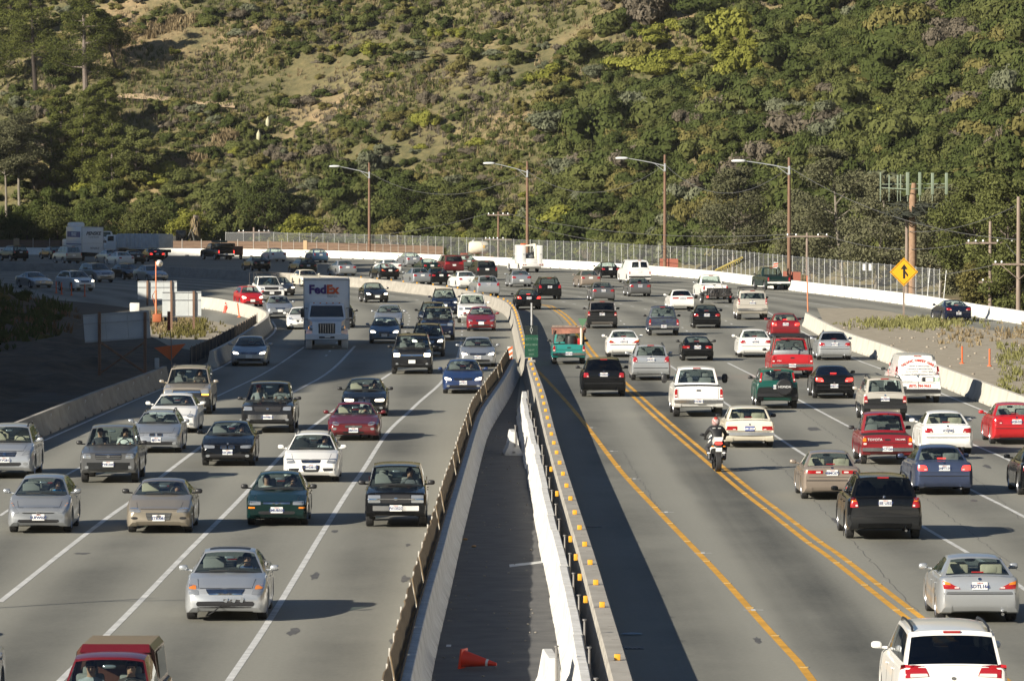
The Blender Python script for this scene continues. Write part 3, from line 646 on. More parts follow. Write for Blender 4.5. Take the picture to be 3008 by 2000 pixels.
def setm(o, i, m):
    s = o.material_slots[i]; s.link = 'OBJECT'; s.material = m
def pose(xl, xr, y, dirn, P, head=None):
    """near axle on the road at photo row y; returns place and heading"""
    p = g((xl + xr) / 2, y); p2 = Vector((p.x, p.y))
    if head is None:
        e1 = nearest(MED, p2); tan = e1[2]; al = math.atan2(tan.x, tan.y)
        k = 1. if p.y < 330 else lerp(1., .55, smooth((p.y - 330) / 120)); al *= k
    else: al = R(head)
    h = Vector((math.sin(al), math.cos(al)))
    if dirn > 0: c = p2 + h * (P['L'] / 2 - P['ro']); th = -al          # seen from behind
    else: c = p2 + h * (P['L'] / 2 - P['fo']); th = math.pi - al
    return Vector((c.x, c.y, 0)), th
VEH = []
def car(model, col, xl, xr, y, dirn, label, cat='car', lit=False, braking=False, num=None, seat=None, mirror=None, roof=None, clad=None, head=None, detail=None, group=None, tint=False, blue=False, pos=None, name=None, amb=None, noz=False):
    s = .1023 * (y - 501)
    det = s > 42 if detail is None else detail
    parts, P, pp, fx = build(model, det)
    place, th = pose(xl, xr, y, dirn, P, head) if pos is None else (Vector(pos[:3]), pos[3])
    nm = name or cat.replace(' ', '_')
    root = thing(nm, place, label, cat, group, th)
    pm = PAINTS[col]; mk = PAINTS.get(mirror, pm) if mirror else pm
    cm = PAINTS[clad] if clad else (PAINTS['dgrey'])
    plates = {}
    for pn, me, key, at_, extra in parts:
        o = obj(pn, me, root)
        if pn in ('panel_gap', 'grille_bars', 'wiper'): o['kind'] = 'stuff'
        if key == 'body':
            for i, m in enumerate((pm, BLACK, INTER, UNDER, cm, PAINTS[roof] if roof else pm)): setm(o, i, m)
        elif key == 'paint': setm(o, 0, pm)
        elif key == 'mirror': setm(o, 0, mk if mirror != 'black' else BLACK)
        elif key == 'head' and lit: setm(o, 0, LENSLIT)
        elif key == 'amber' and amb: setm(o, 0, AMBLIT)
        elif key == 'tail' and braking: setm(o, 0, BRAKE)
        elif key == 'seat' and seat: setm(o, 0, seat)
        elif key == 'glass' and tint: setm(o, 0, GLASSD)
        elif key == 'clad': setm(o, 0, cm)
        elif key == 'tyre':
            o.location = at_[:3]; o.rotation_euler = (0, 0, at_[3])
            for q in extra: obj('rim' if 'rim' in q.name else 'brake_disc', q, o)
        elif key[:5] == 'plate':
            plates[key[5]] = o
            if blue: setm(o, 0, PLATEB)
    sd = 'f' if dirn < 0 else 'r'
    if num and sd in plates and sd in pp:
        y_, z_ = pp[sd]
        text('plate_number', num, .105, WHITEP if blue else PBLUE, plates[sd], (0, y_, z_ - .012), (R(90), 0, math.pi if sd == 'f' else 0), bold=.003)
        if not blue: text('plate_heading', 'California', .035, mat('plate_red_print', (.45, .03, .03)), plates[sd], (0, y_, z_ + .060), (R(90), 0, math.pi if sd == 'f' else 0))
    VEH.append((root, P, fx));
    return root, P, fx
# ------------------------------------------------------------------ the lines of the place, measured on the road
MEDPX = [(1831, 1997), (1768, 1782.7), (1725.8, 1629.6), (1683.7, 1495.7), (1657, 1407.7), (1617, 1272), (1590, 1153.6), (1569.6, 1099), (1552.7, 1051.8), (1535.7, 1001), (1525.5, 955), (1512, 908), (1495, 887.5), (1467.9, 875.6), (1434, 867), (1327.7, 843), (1209, 832), (1141, 823), (1039, 814), (937, 808.5), (869, 803), (734, 796), (509, 784), (339, 777), (170, 773), (17, 771)]
MED = gpoly(MEDPX, .81, pre=[(2.1, 55)], post=[(-75, 556), (-120, 592)], n=2)
RBPX = [(3005, 950), (2870, 930), (2731, 903), (2562, 881), (2369, 858), (2197, 836), (2078, 820), (1909, 806), (1739, 793), (1586, 785), (1468, 779.5), (1378, 775), (1165, 765), (1073, 761), (971, 757.5), (734, 752), (470, 750.5), (170, 749), (0, 747)]
RB = gpoly(RBPX, 0, pre=[(42, 55), (39.5, 200), (36, 290)], post=[(-95, 650), (-150, 668)], n=2)
GRPX = [(2369.6, 919.6), (2485, 978), (2616, 1016), (2755, 1073), (3005, 1164)]
GR = gpoly(GRPX, .81, post=[(21.6, 170), (23.2, 60)], n=2)
LB1 = gpoly([(485, 1127), (424, 1152.6), (339, 1185), (254, 1218.8), (127, 1273)], 0, post=[(-18.6, 160), (-20.2, 110), (-22, 55)], n=2)
LB2 = gpoly([(621, 1079), (678, 1048), (732, 1010), (782, 974), (789, 958), (768, 945), (739, 934), (700, 923), (644, 911), (604, 906), (560, 904)], 0, n=2)
KLPX = [(1266.8, 2000), (1293.6, 1866.8), (1328, 1725), (1351, 1614), (1374, 1518.6), (1400.8, 1407.7), (1417, 1340), (1434, 1275.7), (1466, 1222), (1497, 1172), (1516, 1132), (1531, 1098)]
KL = offset(gpoly(KLPX, 0, pre=[(-1.62, 62)], n=2), -.31)
KRPX = [(1643.8, 1935.7), (1618.9, 1782.7), (1588.3, 1629.6), (1565.3, 1514.8), (1550, 1407.7), (1539, 1357), (1525.5, 1289), (1518, 1238), (1517, 1192)]
KR = offset(gpoly(KRPX, 0, pre=[(1.1, 62)], n=2), .31)
LEFT = [Vector(p) for p in [(-25, 50), (-22.6, 110), (-19.6, 160), (-17.9, 196), (-16.6, 240), (-15.6, 262), (-15.4, 322), (-16.2, 336), (-18.6, 350), (-22.5, 368), (-30, 399), (-36, 416), (-48, 440), (-64, 470), (-100, 515), (-150, 560)]]
LEFT = chaikin(LEFT, 1)

def hitline(p, d, line, far):
    best = far
    for a, b in zip(line, line[1:]):
        e = b - a; det = d.x * (-e.y) + e.x * d.y
        if abs(det) < 1e-9: continue
        q = a - p; t = (q.x * (-e.y) + e.x * q.y) / det; s = (d.x * q.y - d.y * q.x) / det
        if t > .5 and -1e-6 <= s <= 1 + 1e-6: best = min(best, t)
    return best

# road sheet with u = metres from the centre barrier, v = metres along it
stn = resample(MED, 3.0); vs_, fs_, uvs = [], [], []
NC = 26
for i, (p, t) in enumerate(stn):
    nrm = Vector((t.y, -t.x)); dl = hitline(p, -nrm, LEFT, 60); dr = hitline(p, nrm, RB, 80) + .5
    for k in range(NC + 1):
        d = lerp(-dl, dr, k / NC); q = p + nrm * d; vs_.append((q.x, q.y, 0)); uvs.append((d, i * 3.0))
for i in range(len(stn) - 1):
    for k in range(NC): fs_.append((i * (NC + 1) + k, i * (NC + 1) + k + 1, (i + 1) * (NC + 1) + k + 1, (i + 1) * (NC + 1) + k))
rm = bpy.data.meshes.new('road'); rm.from_pydata(vs_, [], fs_); ul = rm.uv_layers.new(name='UVMap')
for lp in rm.loops: ul.data[lp.index].uv = uvs[lp.vertex_index]
m = bpy.data.materials.new('worn_pavement'); m.use_nodes = True; t = m.node_tree; bs = t.nodes['Principled BSDF']; bs.inputs['Roughness'].default_value = .85
uv = node(t, 'ShaderNodeUVMap'); sp = node(t, 'ShaderNodeSeparateXYZ'); t.links.new(uv.outputs[0], sp.inputs[0])
def mth(op, a, b=None, c=None):
    n = node(t, 'ShaderNodeMath', operation=op)
    for i, q in enumerate((a, b, c)):
        if q is None: continue
        if isinstance(q, (int, float)): n.inputs[i].default_value = q
        else: t.links.new(q, n.inputs[i])
    return n.outputs[0]
def nz(scale, vec, det=5., rough=.6):
    n = node(t, 'ShaderNodeTexNoise', Scale=scale, Detail=det, Roughness=rough); t.links.new(vec, n.inputs['Vector']); return n.outputs['Fac']
def mapped(s):
    n = node(t, 'ShaderNodeMapping'); n.inputs['Scale'].default_value = s; t.links.new(uv.outputs[0], n.inputs['Vector']); return n.outputs[0]
dx_, sl = sp.outputs[0], sp.outputs[1]
streak = nz(1., mapped((1.6, .022, 1)), 6.); blot = nz(.11, mapped((1, .45, 1)), 6., .65); fine = nz(9., mapped((1, .6, 1)), 3.); big = nz(.03, mapped((1, 1, 1)), 3.)
lane = mth('COSINE', mth('MULTIPLY', mth('SUBTRACT', dx_, 5.25), 2 * math.pi / 3.42))
laneL = mth('COSINE', mth('MULTIPLY', mth('ADD', dx_, 8.5), 2 * math.pi / 3.2))
isl = mth('LESS_THAN', dx_, 0.)
ln = mth('ADD', mth('MULTIPLY', laneL, isl), mth('MULTIPLY', lane, mth('SUBTRACT', 1., isl)))
oil = mth('MULTIPLY', mth('MULTIPLY', mth('ADD', ln, 1.), .5), mth('SUBTRACT', mth('MULTIPLY', blot, 2.4), .55))
ew = mth('MULTIPLY_ADD', blot, 1.3, mth('MULTIPLY', fine, .25))
sst = lambda e0, e1, v_: (lambda n: (setattr(n, 'interpolation_type', 'SMOOTHSTEP'), n.inputs[1].__setattr__('default_value', e0), n.inputs[2].__setattr__('default_value', e1), t.links.new(v_, n.inputs[0]), n.outputs[0])[-1])(node(t, 'ShaderNodeMapRange'))
band = mth('MULTIPLY', mth('MULTIPLY', sst(4.5, 5.0, mth('ADD', dx_, ew)), mth('SUBTRACT', 1., sst(6.3, 7.0, mth('ADD', dx_, ew)))), mth('SUBTRACT', 1., sst(200., 250., sl)))
band = mth('MULTIPLY', band, mth('MULTIPLY_ADD', streak, 1.7, -.32))
val = mth('MULTIPLY_ADD', streak, .16, .86); val = mth('MULTIPLY', val, mth('MULTIPLY_ADD', fine, .24, .88)); val = mth('MULTIPLY', val, mth('MULTIPLY_ADD', big, .3, .85))
val = mth('SUBTRACT', val, mth('MULTIPLY', mth('MAXIMUM', oil, 0.), .50)); val = mth('SUBTRACT', val, mth('MULTIPLY', mth('MAXIMUM', band, 0.), .36))
cr = node(t, 'ShaderNodeValToRGB'); cr.color_ramp.elements[0].position = .3; cr.color_ramp.elements[0].color = (.066, .067, .058, 1); cr.color_ramp.elements[1].position = 1.05; cr.color_ramp.elements[1].color = (.262, .256, .218, 1)
t.links.new(val, cr.inputs[0]); t.links.new(cr.outputs[0], bs.inputs['Base Color'])
bp = node(t, 'ShaderNodeBump', Strength=.25, Distance=.01); t.links.new(fine, bp.inputs['Height']); t.links.new(bp.outputs[0], bs.inputs['Normal'])
rm.materials.append(m); tag(obj('road', rm), kind='structure')

DIRT = mat('dry_dirt', (.27, .232, .172), .95, scale=1.6, col2=(.40, .35, .265))
GROUNDM = mat('ground_earth', (.16, .125, .085), .95, scale=.05, col2=(.24, .19, .13))
gm_ = MB().add([(-900, -900, -.35), (900, -900, -.35), (900, 2200, -.35), (-900, 2200, -.35)], [(0, 1, 2, 3)])
tag(obj('ground', gm_.mesh('ground', [GROUNDM])), kind='structure')

# ------------------------------------------------------------------ lane lines
WL = mat('white_road_paint', (.58, .58, .56), .7, var=.22, scale=1.5, bump=.0); YL = mat('yellow_road_paint', (.62, .32, .035), .7, var=.2, scale=1.2)
TAR = mat('tar_stain', (.10, .097, .092), .7, var=.3, scale=3)
def line(name, px, wd_, m_, z=.004, pre=(), post=()):
    p = gpoly(px, 0, pre, post, 2); return tag(obj(name, strip(p, wd_, z).mesh(name, [m_], smooth_=False)), kind='structure')
A_ = [(0, 1767), (237, 1579), (343, 1500), (388.5, 1470.7), (468, 1403), (597, 1306), (705.7, 1233), (785, 1192), (863, 1151), (971, 1094.4), (1042.7, 1016.4)]
B_ = [(175.5, 2000), (381.5, 1797.6), (534, 1637), (671.5, 1500), (700, 1470.7), (832, 1331.6), (859, 1302.8), (893, 1270.5), (968, 1216), (1035, 1165), (1120.7, 1114.5), (1151, 1094)]
C_ = [(671.5, 2000), (786, 1832), (898.5, 1645), (937.5, 1579), (1032.5, 1426.6), (1066.4, 1382.5), (1117.3, 1297.7), (1151, 1253.6), (1202, 1209.5), (1229, 1182), (1300.5, 1123), (1344.6, 1057), (1354.8, 1002.8)]
Z_ = [(0, 1514.8), (25, 1497), (203.6, 1389), (237.5, 1372), (400, 1290), (520, 1222), (648, 1158.6), (785, 1094.4), (893, 1019.8)]
E_ = [(129, 1294), (300, 1218), (488, 1135), (634, 1087.6), (682, 1060), (780, 1000), (815, 968), (800, 944)]
line('lane_line', A_, .15, WL); line('lane_line', B_, .15, WL); line('lane_line', C_, .15, WL); line('lane_line', Z_, .11, WL); line('edge_line', E_, .13, WL)
line('edge_line', [(1569.6, 1079), (1603.6, 1112.9), (1671.4, 1187.5), (1732.5, 1262), (1790, 1340), (1836.8, 1400), (1924.8, 1491.8), (2016.6, 1587.5), (2127.6, 1702.3), (2263.5, 1857.3), (2399, 2000)], .17, YL, post=[(5.9, 60)])
DY = [(1603.6, 894), (1630.7, 907.8), (1661, 928), (1691.8, 962), (1732.5, 1040), (1837.7, 1133), (1902, 1194), (1963, 1248.6), (2031, 1306), (2115.9, 1377.5), (2197, 1445), (2296, 1518.6), (2399.4, 1599), (2433.7, 1619), (2602, 1750), (2688, 1817)]
dyp = gpoly(DY, 0, pre=[(-3.5, 412), (-1, 400)][1:], post=[(9.35, 105), (10.4, 60)], n=2)
for s in (-.17, .17): tag(obj('centre_line', strip(offset(dyp, s), .16, .004).mesh('centre_line', [YL], smooth_=False)), kind='structure')
line('lane_line', [(2157, 1201), (2265.7, 1272), (2364, 1337), (2520, 1432), (2701, 1541), (2854, 1629), (2965, 1698), (3007, 1729)], .13, WL, pre=[tuple(g(1966, 1072)[:2]), tuple(g(2060, 1137)[:2])], post=[(12.6, 90)])
line('lane_line', [(2138, 1066), (2215, 1104), (2338, 1170), (2489, 1251), (2680, 1348), (2843, 1434), (3008, 1515)], .13, WL, post=[(15.4, 110)])
line('lane_line', [(2560, 1165), (2662, 1217), (2693, 1232), (2852, 1303), (2988, 1360)], .13, WL, post=[(18, 120)])
line('edge_line', [(2254, 915.8), (2346.5, 969.7), (2385, 989), (2516, 1058), (2574, 1077.6), (2755, 1151), (2893, 1208), (3008, 1255)], .12, WL, post=[(20.6, 120)])
line('edge_line', [(2246, 871.5), (2340, 884), (2446.7, 900), (2590, 925), (2700, 945)], .10, WL)
line('edge_line', [(1420, 880), (1460, 890), (1490, 905), (1505, 935), (1517, 985), (1520, 1020), (1525, 1070)], .11, YL)
def dashes(dists, s0, s1, length, gap, wd_, m_):
    mb = MB(); L_ = resample(MED, 1.0); pts = [q for q, _ in L_]
    for d in dists:
        op = offset(pts, d); s = s0
        while s + length < s1:
            strip(op[int(s):int(s + length) + 1], wd_, .0045, mb); s += length + gap
    return mb
YS = 55
o = obj('lane_dashes', dashes((-3.35, -6.8, -10.4), 232, 480, 2, 5.3, .11, WL).mesh('lane_dashes', [WL], smooth_=False)); tag(o, kind='structure')
o = obj('lane_dashes', dashes((6.95, 10.35, 13.8, 17.2), 262, 560, 2, 5.3, .11, WL).mesh('lane_dashes', [WL], smooth_=False)); tag(o, kind='structure')
# the closed centre lane: newer, darker asphalt and a painted bar
pk = [Vector(p) for p in KL]; pr = [Vector(p) for p in KR]
ring = [(v.x + .3, v.y, .005) for v in pk] + [(v.x - .3, v.y, .005) for v in reversed(pr)]
ASPH = mat('new_asphalt', (.072, .072, .072), .9, scale=1.2, col2=(.118, .116, .112), bump=.3, bscale=40)
tag(obj('closed_lane', MB().add(ring, [tuple(range(len(ring)))]).mesh('closed_lane', [ASPH], smooth_=False)), kind='structure')
mb = MB()
for q in ([(1496, 1657), (1590, 1647), (1592, 1653), (1497, 1665)],): mb.add([g(x, y, .009) for x, y in q], [(0, 1, 2, 3)])
tag(obj('stop_bar', mb.mesh('stop_bar', [WL], smooth_=False)), kind='structure')
# tar stains, skid marks and cracks in the pavement
mb = MB()
def stain(x, y, w_, l_, seed):
    w_ *= .7; l_ *= .8
    r = random.Random(seed); c = g(x, y); n = 14; vv = []
    for k in range(n):
        q = 2 * math.pi * k / n; e = r.uniform(.55, 1.15); vv.append((c.x + math.cos(q) * w_ * e, c.y + math.sin(q) * l_ * e, .0035))
    mb.add(vv, [tuple(range(n))])
for i, (x, y, a, b) in enumerate([(1198, 1600, .09, .8), (1152, 1882, .11, .9), (1190, 1700, .16, 1.6), (925, 1690, .18, 1.6), (985, 1560, .15, 1.0), (862, 1855, .2, 1.2), (240, 1625, .3, .5), (430, 1940, .25, .5), (2225, 1880, .12, 1.2), (2500, 1470, .3, 2.2), (2460, 1530, .2, 1.8), (2390, 1260, .4, 2.2), (2430, 1345, .35, 2.4), (2860, 1470, .2, .8), (2900, 1370, .2, 1.6), (2760, 1370, .2, 1.4), (1145, 1260, .12, .9)]): stain(x, y, a, b, i)
tag(obj('tar_stains', mb.mesh('tar_stains', [TAR], smooth_=False)), kind='structure')
mk = MB()
for pl, sd in ((offset(dyp, -.17), 0), (offset(dyp, .17), 0), (gpoly([(1569.6, 1079), (1671.4, 1187.5), (1790, 1340), (1924.8, 1491.8), (2127.6, 1702.3), (2399, 2000)], 0, n=1), 1)):
    for q, _ in resample(pl, 7.3, 3): mk.box((q.x, q.y, .012), (.16, .11, .016))
tag(obj('road_studs', mk.mesh('road_studs', [mat('stud_amber', (.42, .30, .12), .6)], smooth_=False)), 'small road studs on the yellow lines', 'road studs', kind='stuff')
mk = MB()
for x, y in ((1863, 1406), (1957, 1504), (2065, 1624), (2213, 1791), (1797, 1325), (1738, 1256), (1318, 1896), (1245, 1704), (1330, 1450)):
    c = g(x, y); mk.add([(c.x - .22, c.y - .05, .0042), (c.x + .22, c.y - .05, .0042), (c.x + .22, c.y + .05, .0042), (c.x - .22, c.y + .05, .0042)], [(0, 1, 2, 3)]); mk.add([(c.x - .05, c.y - .25, .0062), (c.x + .05, c.y - .25, .0062), (c.x + .05, c.y + .25, .0062), (c.x - .05, c.y + .25, .0062)], [(0, 1, 2, 3)])
tag(obj('survey_marks', mk.mesh('survey_marks', [WL], smooth_=False)), kind='structure')
def crack(px, wd_=.035, seed=1):
    r = random.Random(seed); p = [Vector(g(x, y)[:2]) for x, y in px]; q = [a + Vector((r.uniform(-.05, .05), 0)) for a, _ in resample(p, .6)]
    return strip(q, wd_, .0032)
for i, px in enumerate([[(1608, 905), (1640, 930), (1655, 952)], [(2230, 1320), (2300, 1375), (2420, 1500), (2560, 1650), (2700, 1800)], [(2170, 1080), (2330, 1190), (2520, 1330), (2640, 1420)], [(2690, 1440), (2820, 1540), (3000, 1680)], [(2860, 1400), (2930, 1460), (3000, 1530)], [(1830, 1330), (1900, 1440), (1960, 1530)]]):
    tag(obj('pavement_crack', crack(px, .04 if i == 0 else .018, i).mesh('pavement_crack', [mat('crack_filler', (.115, .11, .105), .8)], smooth_=False)), kind='structure')
# drain grates in the road beside the centre barrier
for x, y in ((1845, 1902), (1735, 1546)):
    c = g(x, y); t_ = thing('drain_grate', (c.x, c.y, .004), 'iron drain grate in the road beside the centre barrier, %s one' % ('nearer' if y > 1800 else 'farther'), 'drain', 'drain grates by the centre barrier')
    obj('frame', MB().box((0, 0, .004), (.62, .62, .008)).mesh('frame', [mat('cast_iron', (.10, .10, .11), .6)]), t_)
    sl_ = MB().box((0, 0, .012), (.05, .5, .006)).mesh('slot', [BLACK])
    for k in range(6): obj('slot', sl_, t_, (-.22 + k * .088, 0, 0))

# ------------------------------------------------------------------ concrete barriers
CONC = mat('weathered_concrete', (.28, .26, .225), .85, scale=.9, col2=(.40, .375, .33), bump=.3, bscale=12, stretch=(1, 1, 2.))
CONCL = mat('pale_concrete', (.43, .40, .345), .85, scale=.7, col2=(.56, .53, .47), bump=.3, bscale=10, stretch=(1, 1, .6))
WCONC = mat('whitewashed_concrete', (.66, .64, .585), .8, scale=.8, col2=(.80, .78, .72), bump=.25, bscale=8, stretch=(1, 1, .5))
WCONC2 = mat('white_painted_concrete', (.52, .505, .47), .7, scale=2.2, col2=(.78, .77, .74), bump=.2, bscale=8)
PROF = [(-.305, 0), (-.305, .075), (-.185, .30), (-.095, .80), (-.08, .815), (.08, .815), (.095, .80), (.185, .30), (.305, .075), (.305, 0)]
def krail(length, mats, name, seed=0):
    mb = MB(); e = .012
    def seg(y0, y1, z0):
        n = len(PROF); pr_ = [(x, max(z, z0)) for x, z in PROF]
        mb.add([(x, y0, z) for x, z in pr_] + [(x, y1, z) for x, z in pr_], [(i, (i + 1) % n, n + (i + 1) % n, n + i) for i in range(n)] + [tuple(range(n - 1, -1, -1)), tuple(range(n, 2 * n))])
    h = length / 2 - e; c1, c2 = length * .22, length * .30
    for y0, y1, z0 in ((-h, -c2, 0), (-c2, -c1, .09), (-c1, c1, 0), (c1, c2, .09), (c2, h, 0)): seg(y0, y1, z0)
    return mb.mesh(name, mats, 30)
def chain(poly, length, me, label, group, start=0., cat='barrier', skip=(), jit=.0, each=None, name='concrete_barrier'):
    pts = resample(poly, length, start); out = []
    for i, ((p, _), (q, _)) in enumerate(zip(pts, pts[1:])):
        if i in skip: continue
        c = (p + q) / 2; d = q - p; o = tag(obj(name, me, loc=(c.x + rnd.uniform(-jit, jit), c.y, 0), rot=(0, 0, -math.atan2(d.x, d.y))), label, cat, group); out.append(o)
    return out
kl_me = krail(6.1, [WCONC2], 'concrete_barrier'); kr_me = krail(6.1, [WCONC2], 'concrete_barrier'); lb_me = krail(6.1, [CONC], 'concrete_barrier'); gr_me = krail(6.1, [CONCL], 'concrete_barrier'); rb_me = krail(6.1, [WCONC], 'concrete_barrier')
lb3_me = krail(3.0, [CONCL], 'concrete_barrier')
kls = chain(KL, 6.1, kl_me, 'white concrete barrier segment under the plywood strip, left of the closed centre lane', 'white barrier segments left of the closed lane', 2.)
krs = chain(KR, 6.1, kr_me, 'bright white concrete barrier segment in the stepped row right of the closed centre lane', 'white barrier segments right of the closed lane', .5, jit=.03)
lbs = chain(LB1, 6.1, lb_me, 'grey concrete barrier segment in front of the dark slope beside the oncoming lanes', 'grey barrier segments at the left road edge', .2)
lbs2 = chain(LB2, 3.0, lb3_me, 'short concrete barrier segment in the curved row beside the dirt yard with the sign backs', 'barrier segments round the dirt yard', .1)
grs = chain(GR, 6.1, gr_me, 'pale concrete barrier segment between the right lanes and the dirt verge', 'barrier segments along the right verge', .0)
rbs = chain(RB, 6.1, rb_me, 'whitewashed concrete barrier segment in the long curved row along the far road edge', 'white barrier segments along the far edge', 60.)
dot_me = MB().lathe([(.001, -.012), (.07, -.012), (.07, .012), (.001, .012)], 12, axis='x').mesh('reflector', [mat('white_reflector', (.75, .75, .74), .4)])
for o in lbs: obj('reflector', dot_me, o, (.135 if math.cos(o.rotation_euler.z) > 0 else -.135, 0, .62), (0, R(-12), 0))
PIN = mat('steel_pin', (.25, .24, .23), .5, .6); YREF = mat('amber_reflector', (.78, .38, .03), .35, coat=.5)
pin_me = MB().tube([(0, 0, .35), (0, 0, 1.08)], .022, 8).lathe([(.001, 1.10), (.045, 1.10), (.045, 1.07), (.001, 1.07)], 10, axis='z').mesh('pin', [PIN])
yr_me = MB().box((0, 0, .98), (.09, .05, .15), bev=.012).mesh('reflector', [YREF])
for i, o in enumerate(krs):
    obj('pin', pin_me, o, (.13, -2.98, 0))
    if i in (0, 8, 9, 10, 11, 14, 16): obj('reflector', yr_me, o, (.27, -2.7, 0))
# the two loose barrier ends standing in the closed lane
for x, y, rz, lb in ((1506, 1338, .04, 'loose white barrier piece standing askew in the closed lane, the farther one'), (1618, 2062, .05, 'loose white barrier piece in the closed lane at the bottom edge, the nearer one')):
    c = g(x, y); o = tag(obj('concrete_barrier', krail(2.0, [WCONC2], 'concrete_barrier'), loc=(c.x, c.y + 1.0, 0), rot=(0, 0, rz)), lb, 'barrier', 'loose barrier pieces')
    obj('pin', pin_me, o, (.05, -1.02, -.05)); obj('foot_plate', MB().box((0, -1.01, .12), (.1, .03, .06)).mesh('foot_plate', [PIN]), o)
# plywood strip standing on the left row
PLY = mat('weathered_plywood', (.13, .088, .045), .8, scale=1.5, col2=(.23, .165, .095), stretch=(1, .25, 1)); PLYD = mat('plywood_edge', (.05, .035, .022), .9)
WST = mat('white_stake', (.52, .50, .45), .6)
ply_me = []
for sd in range(4):
    r = random.Random(sd); mb = MB(); n = 6; L_ = 6.05
    def wob(k): return .022 * math.sin(k * 1.9 + sd * 2) + r.uniform(-.008, .008)
    wv = [wob(k) for k in range(n + 1)]; wt = [r.uniform(-.02, .02) for k in range(n + 1)]
    prf = []
    for k in range(n + 1):
        y = lerp(-L_ / 2, L_ / 2, k / n); x = -.13 + wv[k]
        prf += [(x - .012, y, .62), (x + .012, y, .62), (x + .012 - .13, y, 1.33 + wt[k]), (x - .012 - .13, y, 1.33 + wt[k])]
    fs2 = []
    for k in range(n):
        for j in range(4): fs2.append((k * 4 + j, k * 4 + (j + 1) % 4, (k + 1) * 4 + (j + 1) % 4, (k + 1) * 4 + j))
    fs2 += [(0, 1, 2, 3), tuple(n * 4 + j for j in (3, 2, 1, 0))]
    ply_me.append((mb.add(prf, fs2).mesh('board', [PLY], 60), [(prf[4 * k + 1][0], prf[4 * k][1]) for k in range(n + 1)]))
stake_me = MB().box((0, 0, .83), (.03, .05, 1.08)).mesh('stake', [WST])
rail_me = MB().box((0, 0, .90), (.03, 6.0, .10)).mesh('lower_board', [PLYD])
for i, o in enumerate(kls):
    c = o.location; pr_ = thing('plywood_screen', tuple(c), 'brown plywood board strip on top of the white barrier beside the oncoming lanes', 'screen', 'plywood boards on the left barrier row', o.rotation_euler.z)
    me, xs = ply_me[i % 4]; obj('board', me, pr_); obj('lower_board', rail_me, pr_, (-.085, 0, 0))
    for k in (1, 4): obj('stake', stake_me, pr_, (xs[k][0] - .165, xs[k][1] + .3, 0))
# cast centre barrier with amber reflectors along its top
cb = tag(obj('centre_barrier', sweep(MED, [(-.33, 0), (-.33, .08), (-.24, .30), (-.185, .78), (-.165, .81), (.165, .81), (.185, .78), (.24, .30), (.33, .08), (.33, 0)]).mesh('centre_barrier', [CONC], 30)), 'long weathered concrete barrier with amber reflectors dividing the two directions', 'barrier')
ref_me = MB().box((0, 0, .06), (.115, .09, .115), bev=.012).mesh('reflector', [YREF]); jt_me = MB().box((0, 0, 0), (.30, .02, .006)).mesh('joint', [BLACK])
for i, (p, t_) in enumerate(resample(MED, 6.05, 44.6)):
    if i == 1: continue
    if i < 60: obj('reflector', ref_me, cb, (p.x, p.y, .81), (0, 0, -math.atan2(t_.x, t_.y)))
jb = MB()
for p, t_ in resample(MED, 3.02, 46): 
    n_ = Vector((t_.y, -t_.x))
    for pf in ([(-.31, .08), (-.235, .31), (-.183, .785)], ):
        for a_, b_ in zip(pf, pf[1:]): jb.tube([(p.x + n_.x * a_[0], p.y + n_.y * a_[0], a_[1]), (p.x + n_.x * b_[0], p.y + n_.y * b_[0], b_[1])], .006, 4)
    jb.box((p.x + n_.x * .06, p.y + n_.y * .06, .812), (.12, .012, .006))
tag(obj('joints', jb.mesh('joints', [mat('dark_joint_line', (.12, .11, .1), .9)]), cb), kind='stuff')  # joints drawn as thin dark lines

# ------------------------------------------------------------------ terrain: verge, left cut slope, big hill
vp = [g(x, y, .006) for x, y in [(2400, 905), (2520, 905), (2610, 915), (2760, 945), (2900, 968), (3010, 985)]]
vr = [Vector((19.5, 338, .006)), Vector((19.6, 300, .006)), Vector((20.2, 260, .006)), Vector((21, 222, .006)), Vector((22.3, 170, .006)), Vector((23.8, 60, .006))]
ringv = [tuple(v) for v in vp] + [(31, 300, .006), (33, 200, .006), (35, 60, .006)] + [tuple(v) for v in reversed(vr)]
pb = MB(); rp_ = random.Random(8)
for k in range(220):
    y = rp_.uniform(170, 345); x = rp_.uniform(20.6 + (22.3 - 20.2) * (1 - min(1, (y - 170) / 120)), 30.); s_ = rp_.uniform(.03, .11); pb.blob((x, y, .01 + s_ * .3), (s_, s_ * rp_.uniform(.7, 1.5), s_ * .6), 0, 6, 3)
tag(obj('stones', pb.mesh('stones', [mat('verge_stone', (.24, .20, .155), .9, scale=2, col2=(.42, .37, .30))], 60)), 'small stones scattered over the right dirt verge', 'stones', kind='stuff')
tag(obj('dirt_verge', MB().add(ringv, [tuple(range(len(ringv)))]).mesh('dirt_verge', [DIRT], smooth_=False)), kind='structure')
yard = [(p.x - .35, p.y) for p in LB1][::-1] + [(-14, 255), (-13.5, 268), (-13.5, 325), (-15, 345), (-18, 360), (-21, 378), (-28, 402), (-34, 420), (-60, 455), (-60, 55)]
YARD = mat('shaded_yard_soil', (.030, .028, .022), .95, scale=.5, col2=(.070, .060, .045), bump=.5, bscale=5)  # dark soil, its colour deepened for the shaded part of the yard
tag(obj('shaded_yard', MB().add([(x, y, -.004) for x, y in yard], [tuple(range(len(yard)))]).mesh('shaded_yard', [YARD], smooth_=False)), kind='structure')
def zy(x, y): e = smooth((pw([(196, -18.6), (250, -17.0), (275, -16.6), (300, -17.5)], y) - x) / 3.5) * smooth((306 - y) / 12); return -.02 + e * (.30 + .75 * noise.noise(Vector((x * .22, y * .13, 2))) + .3 * noise.noise(Vector((x * .7, y * .5, 6))))
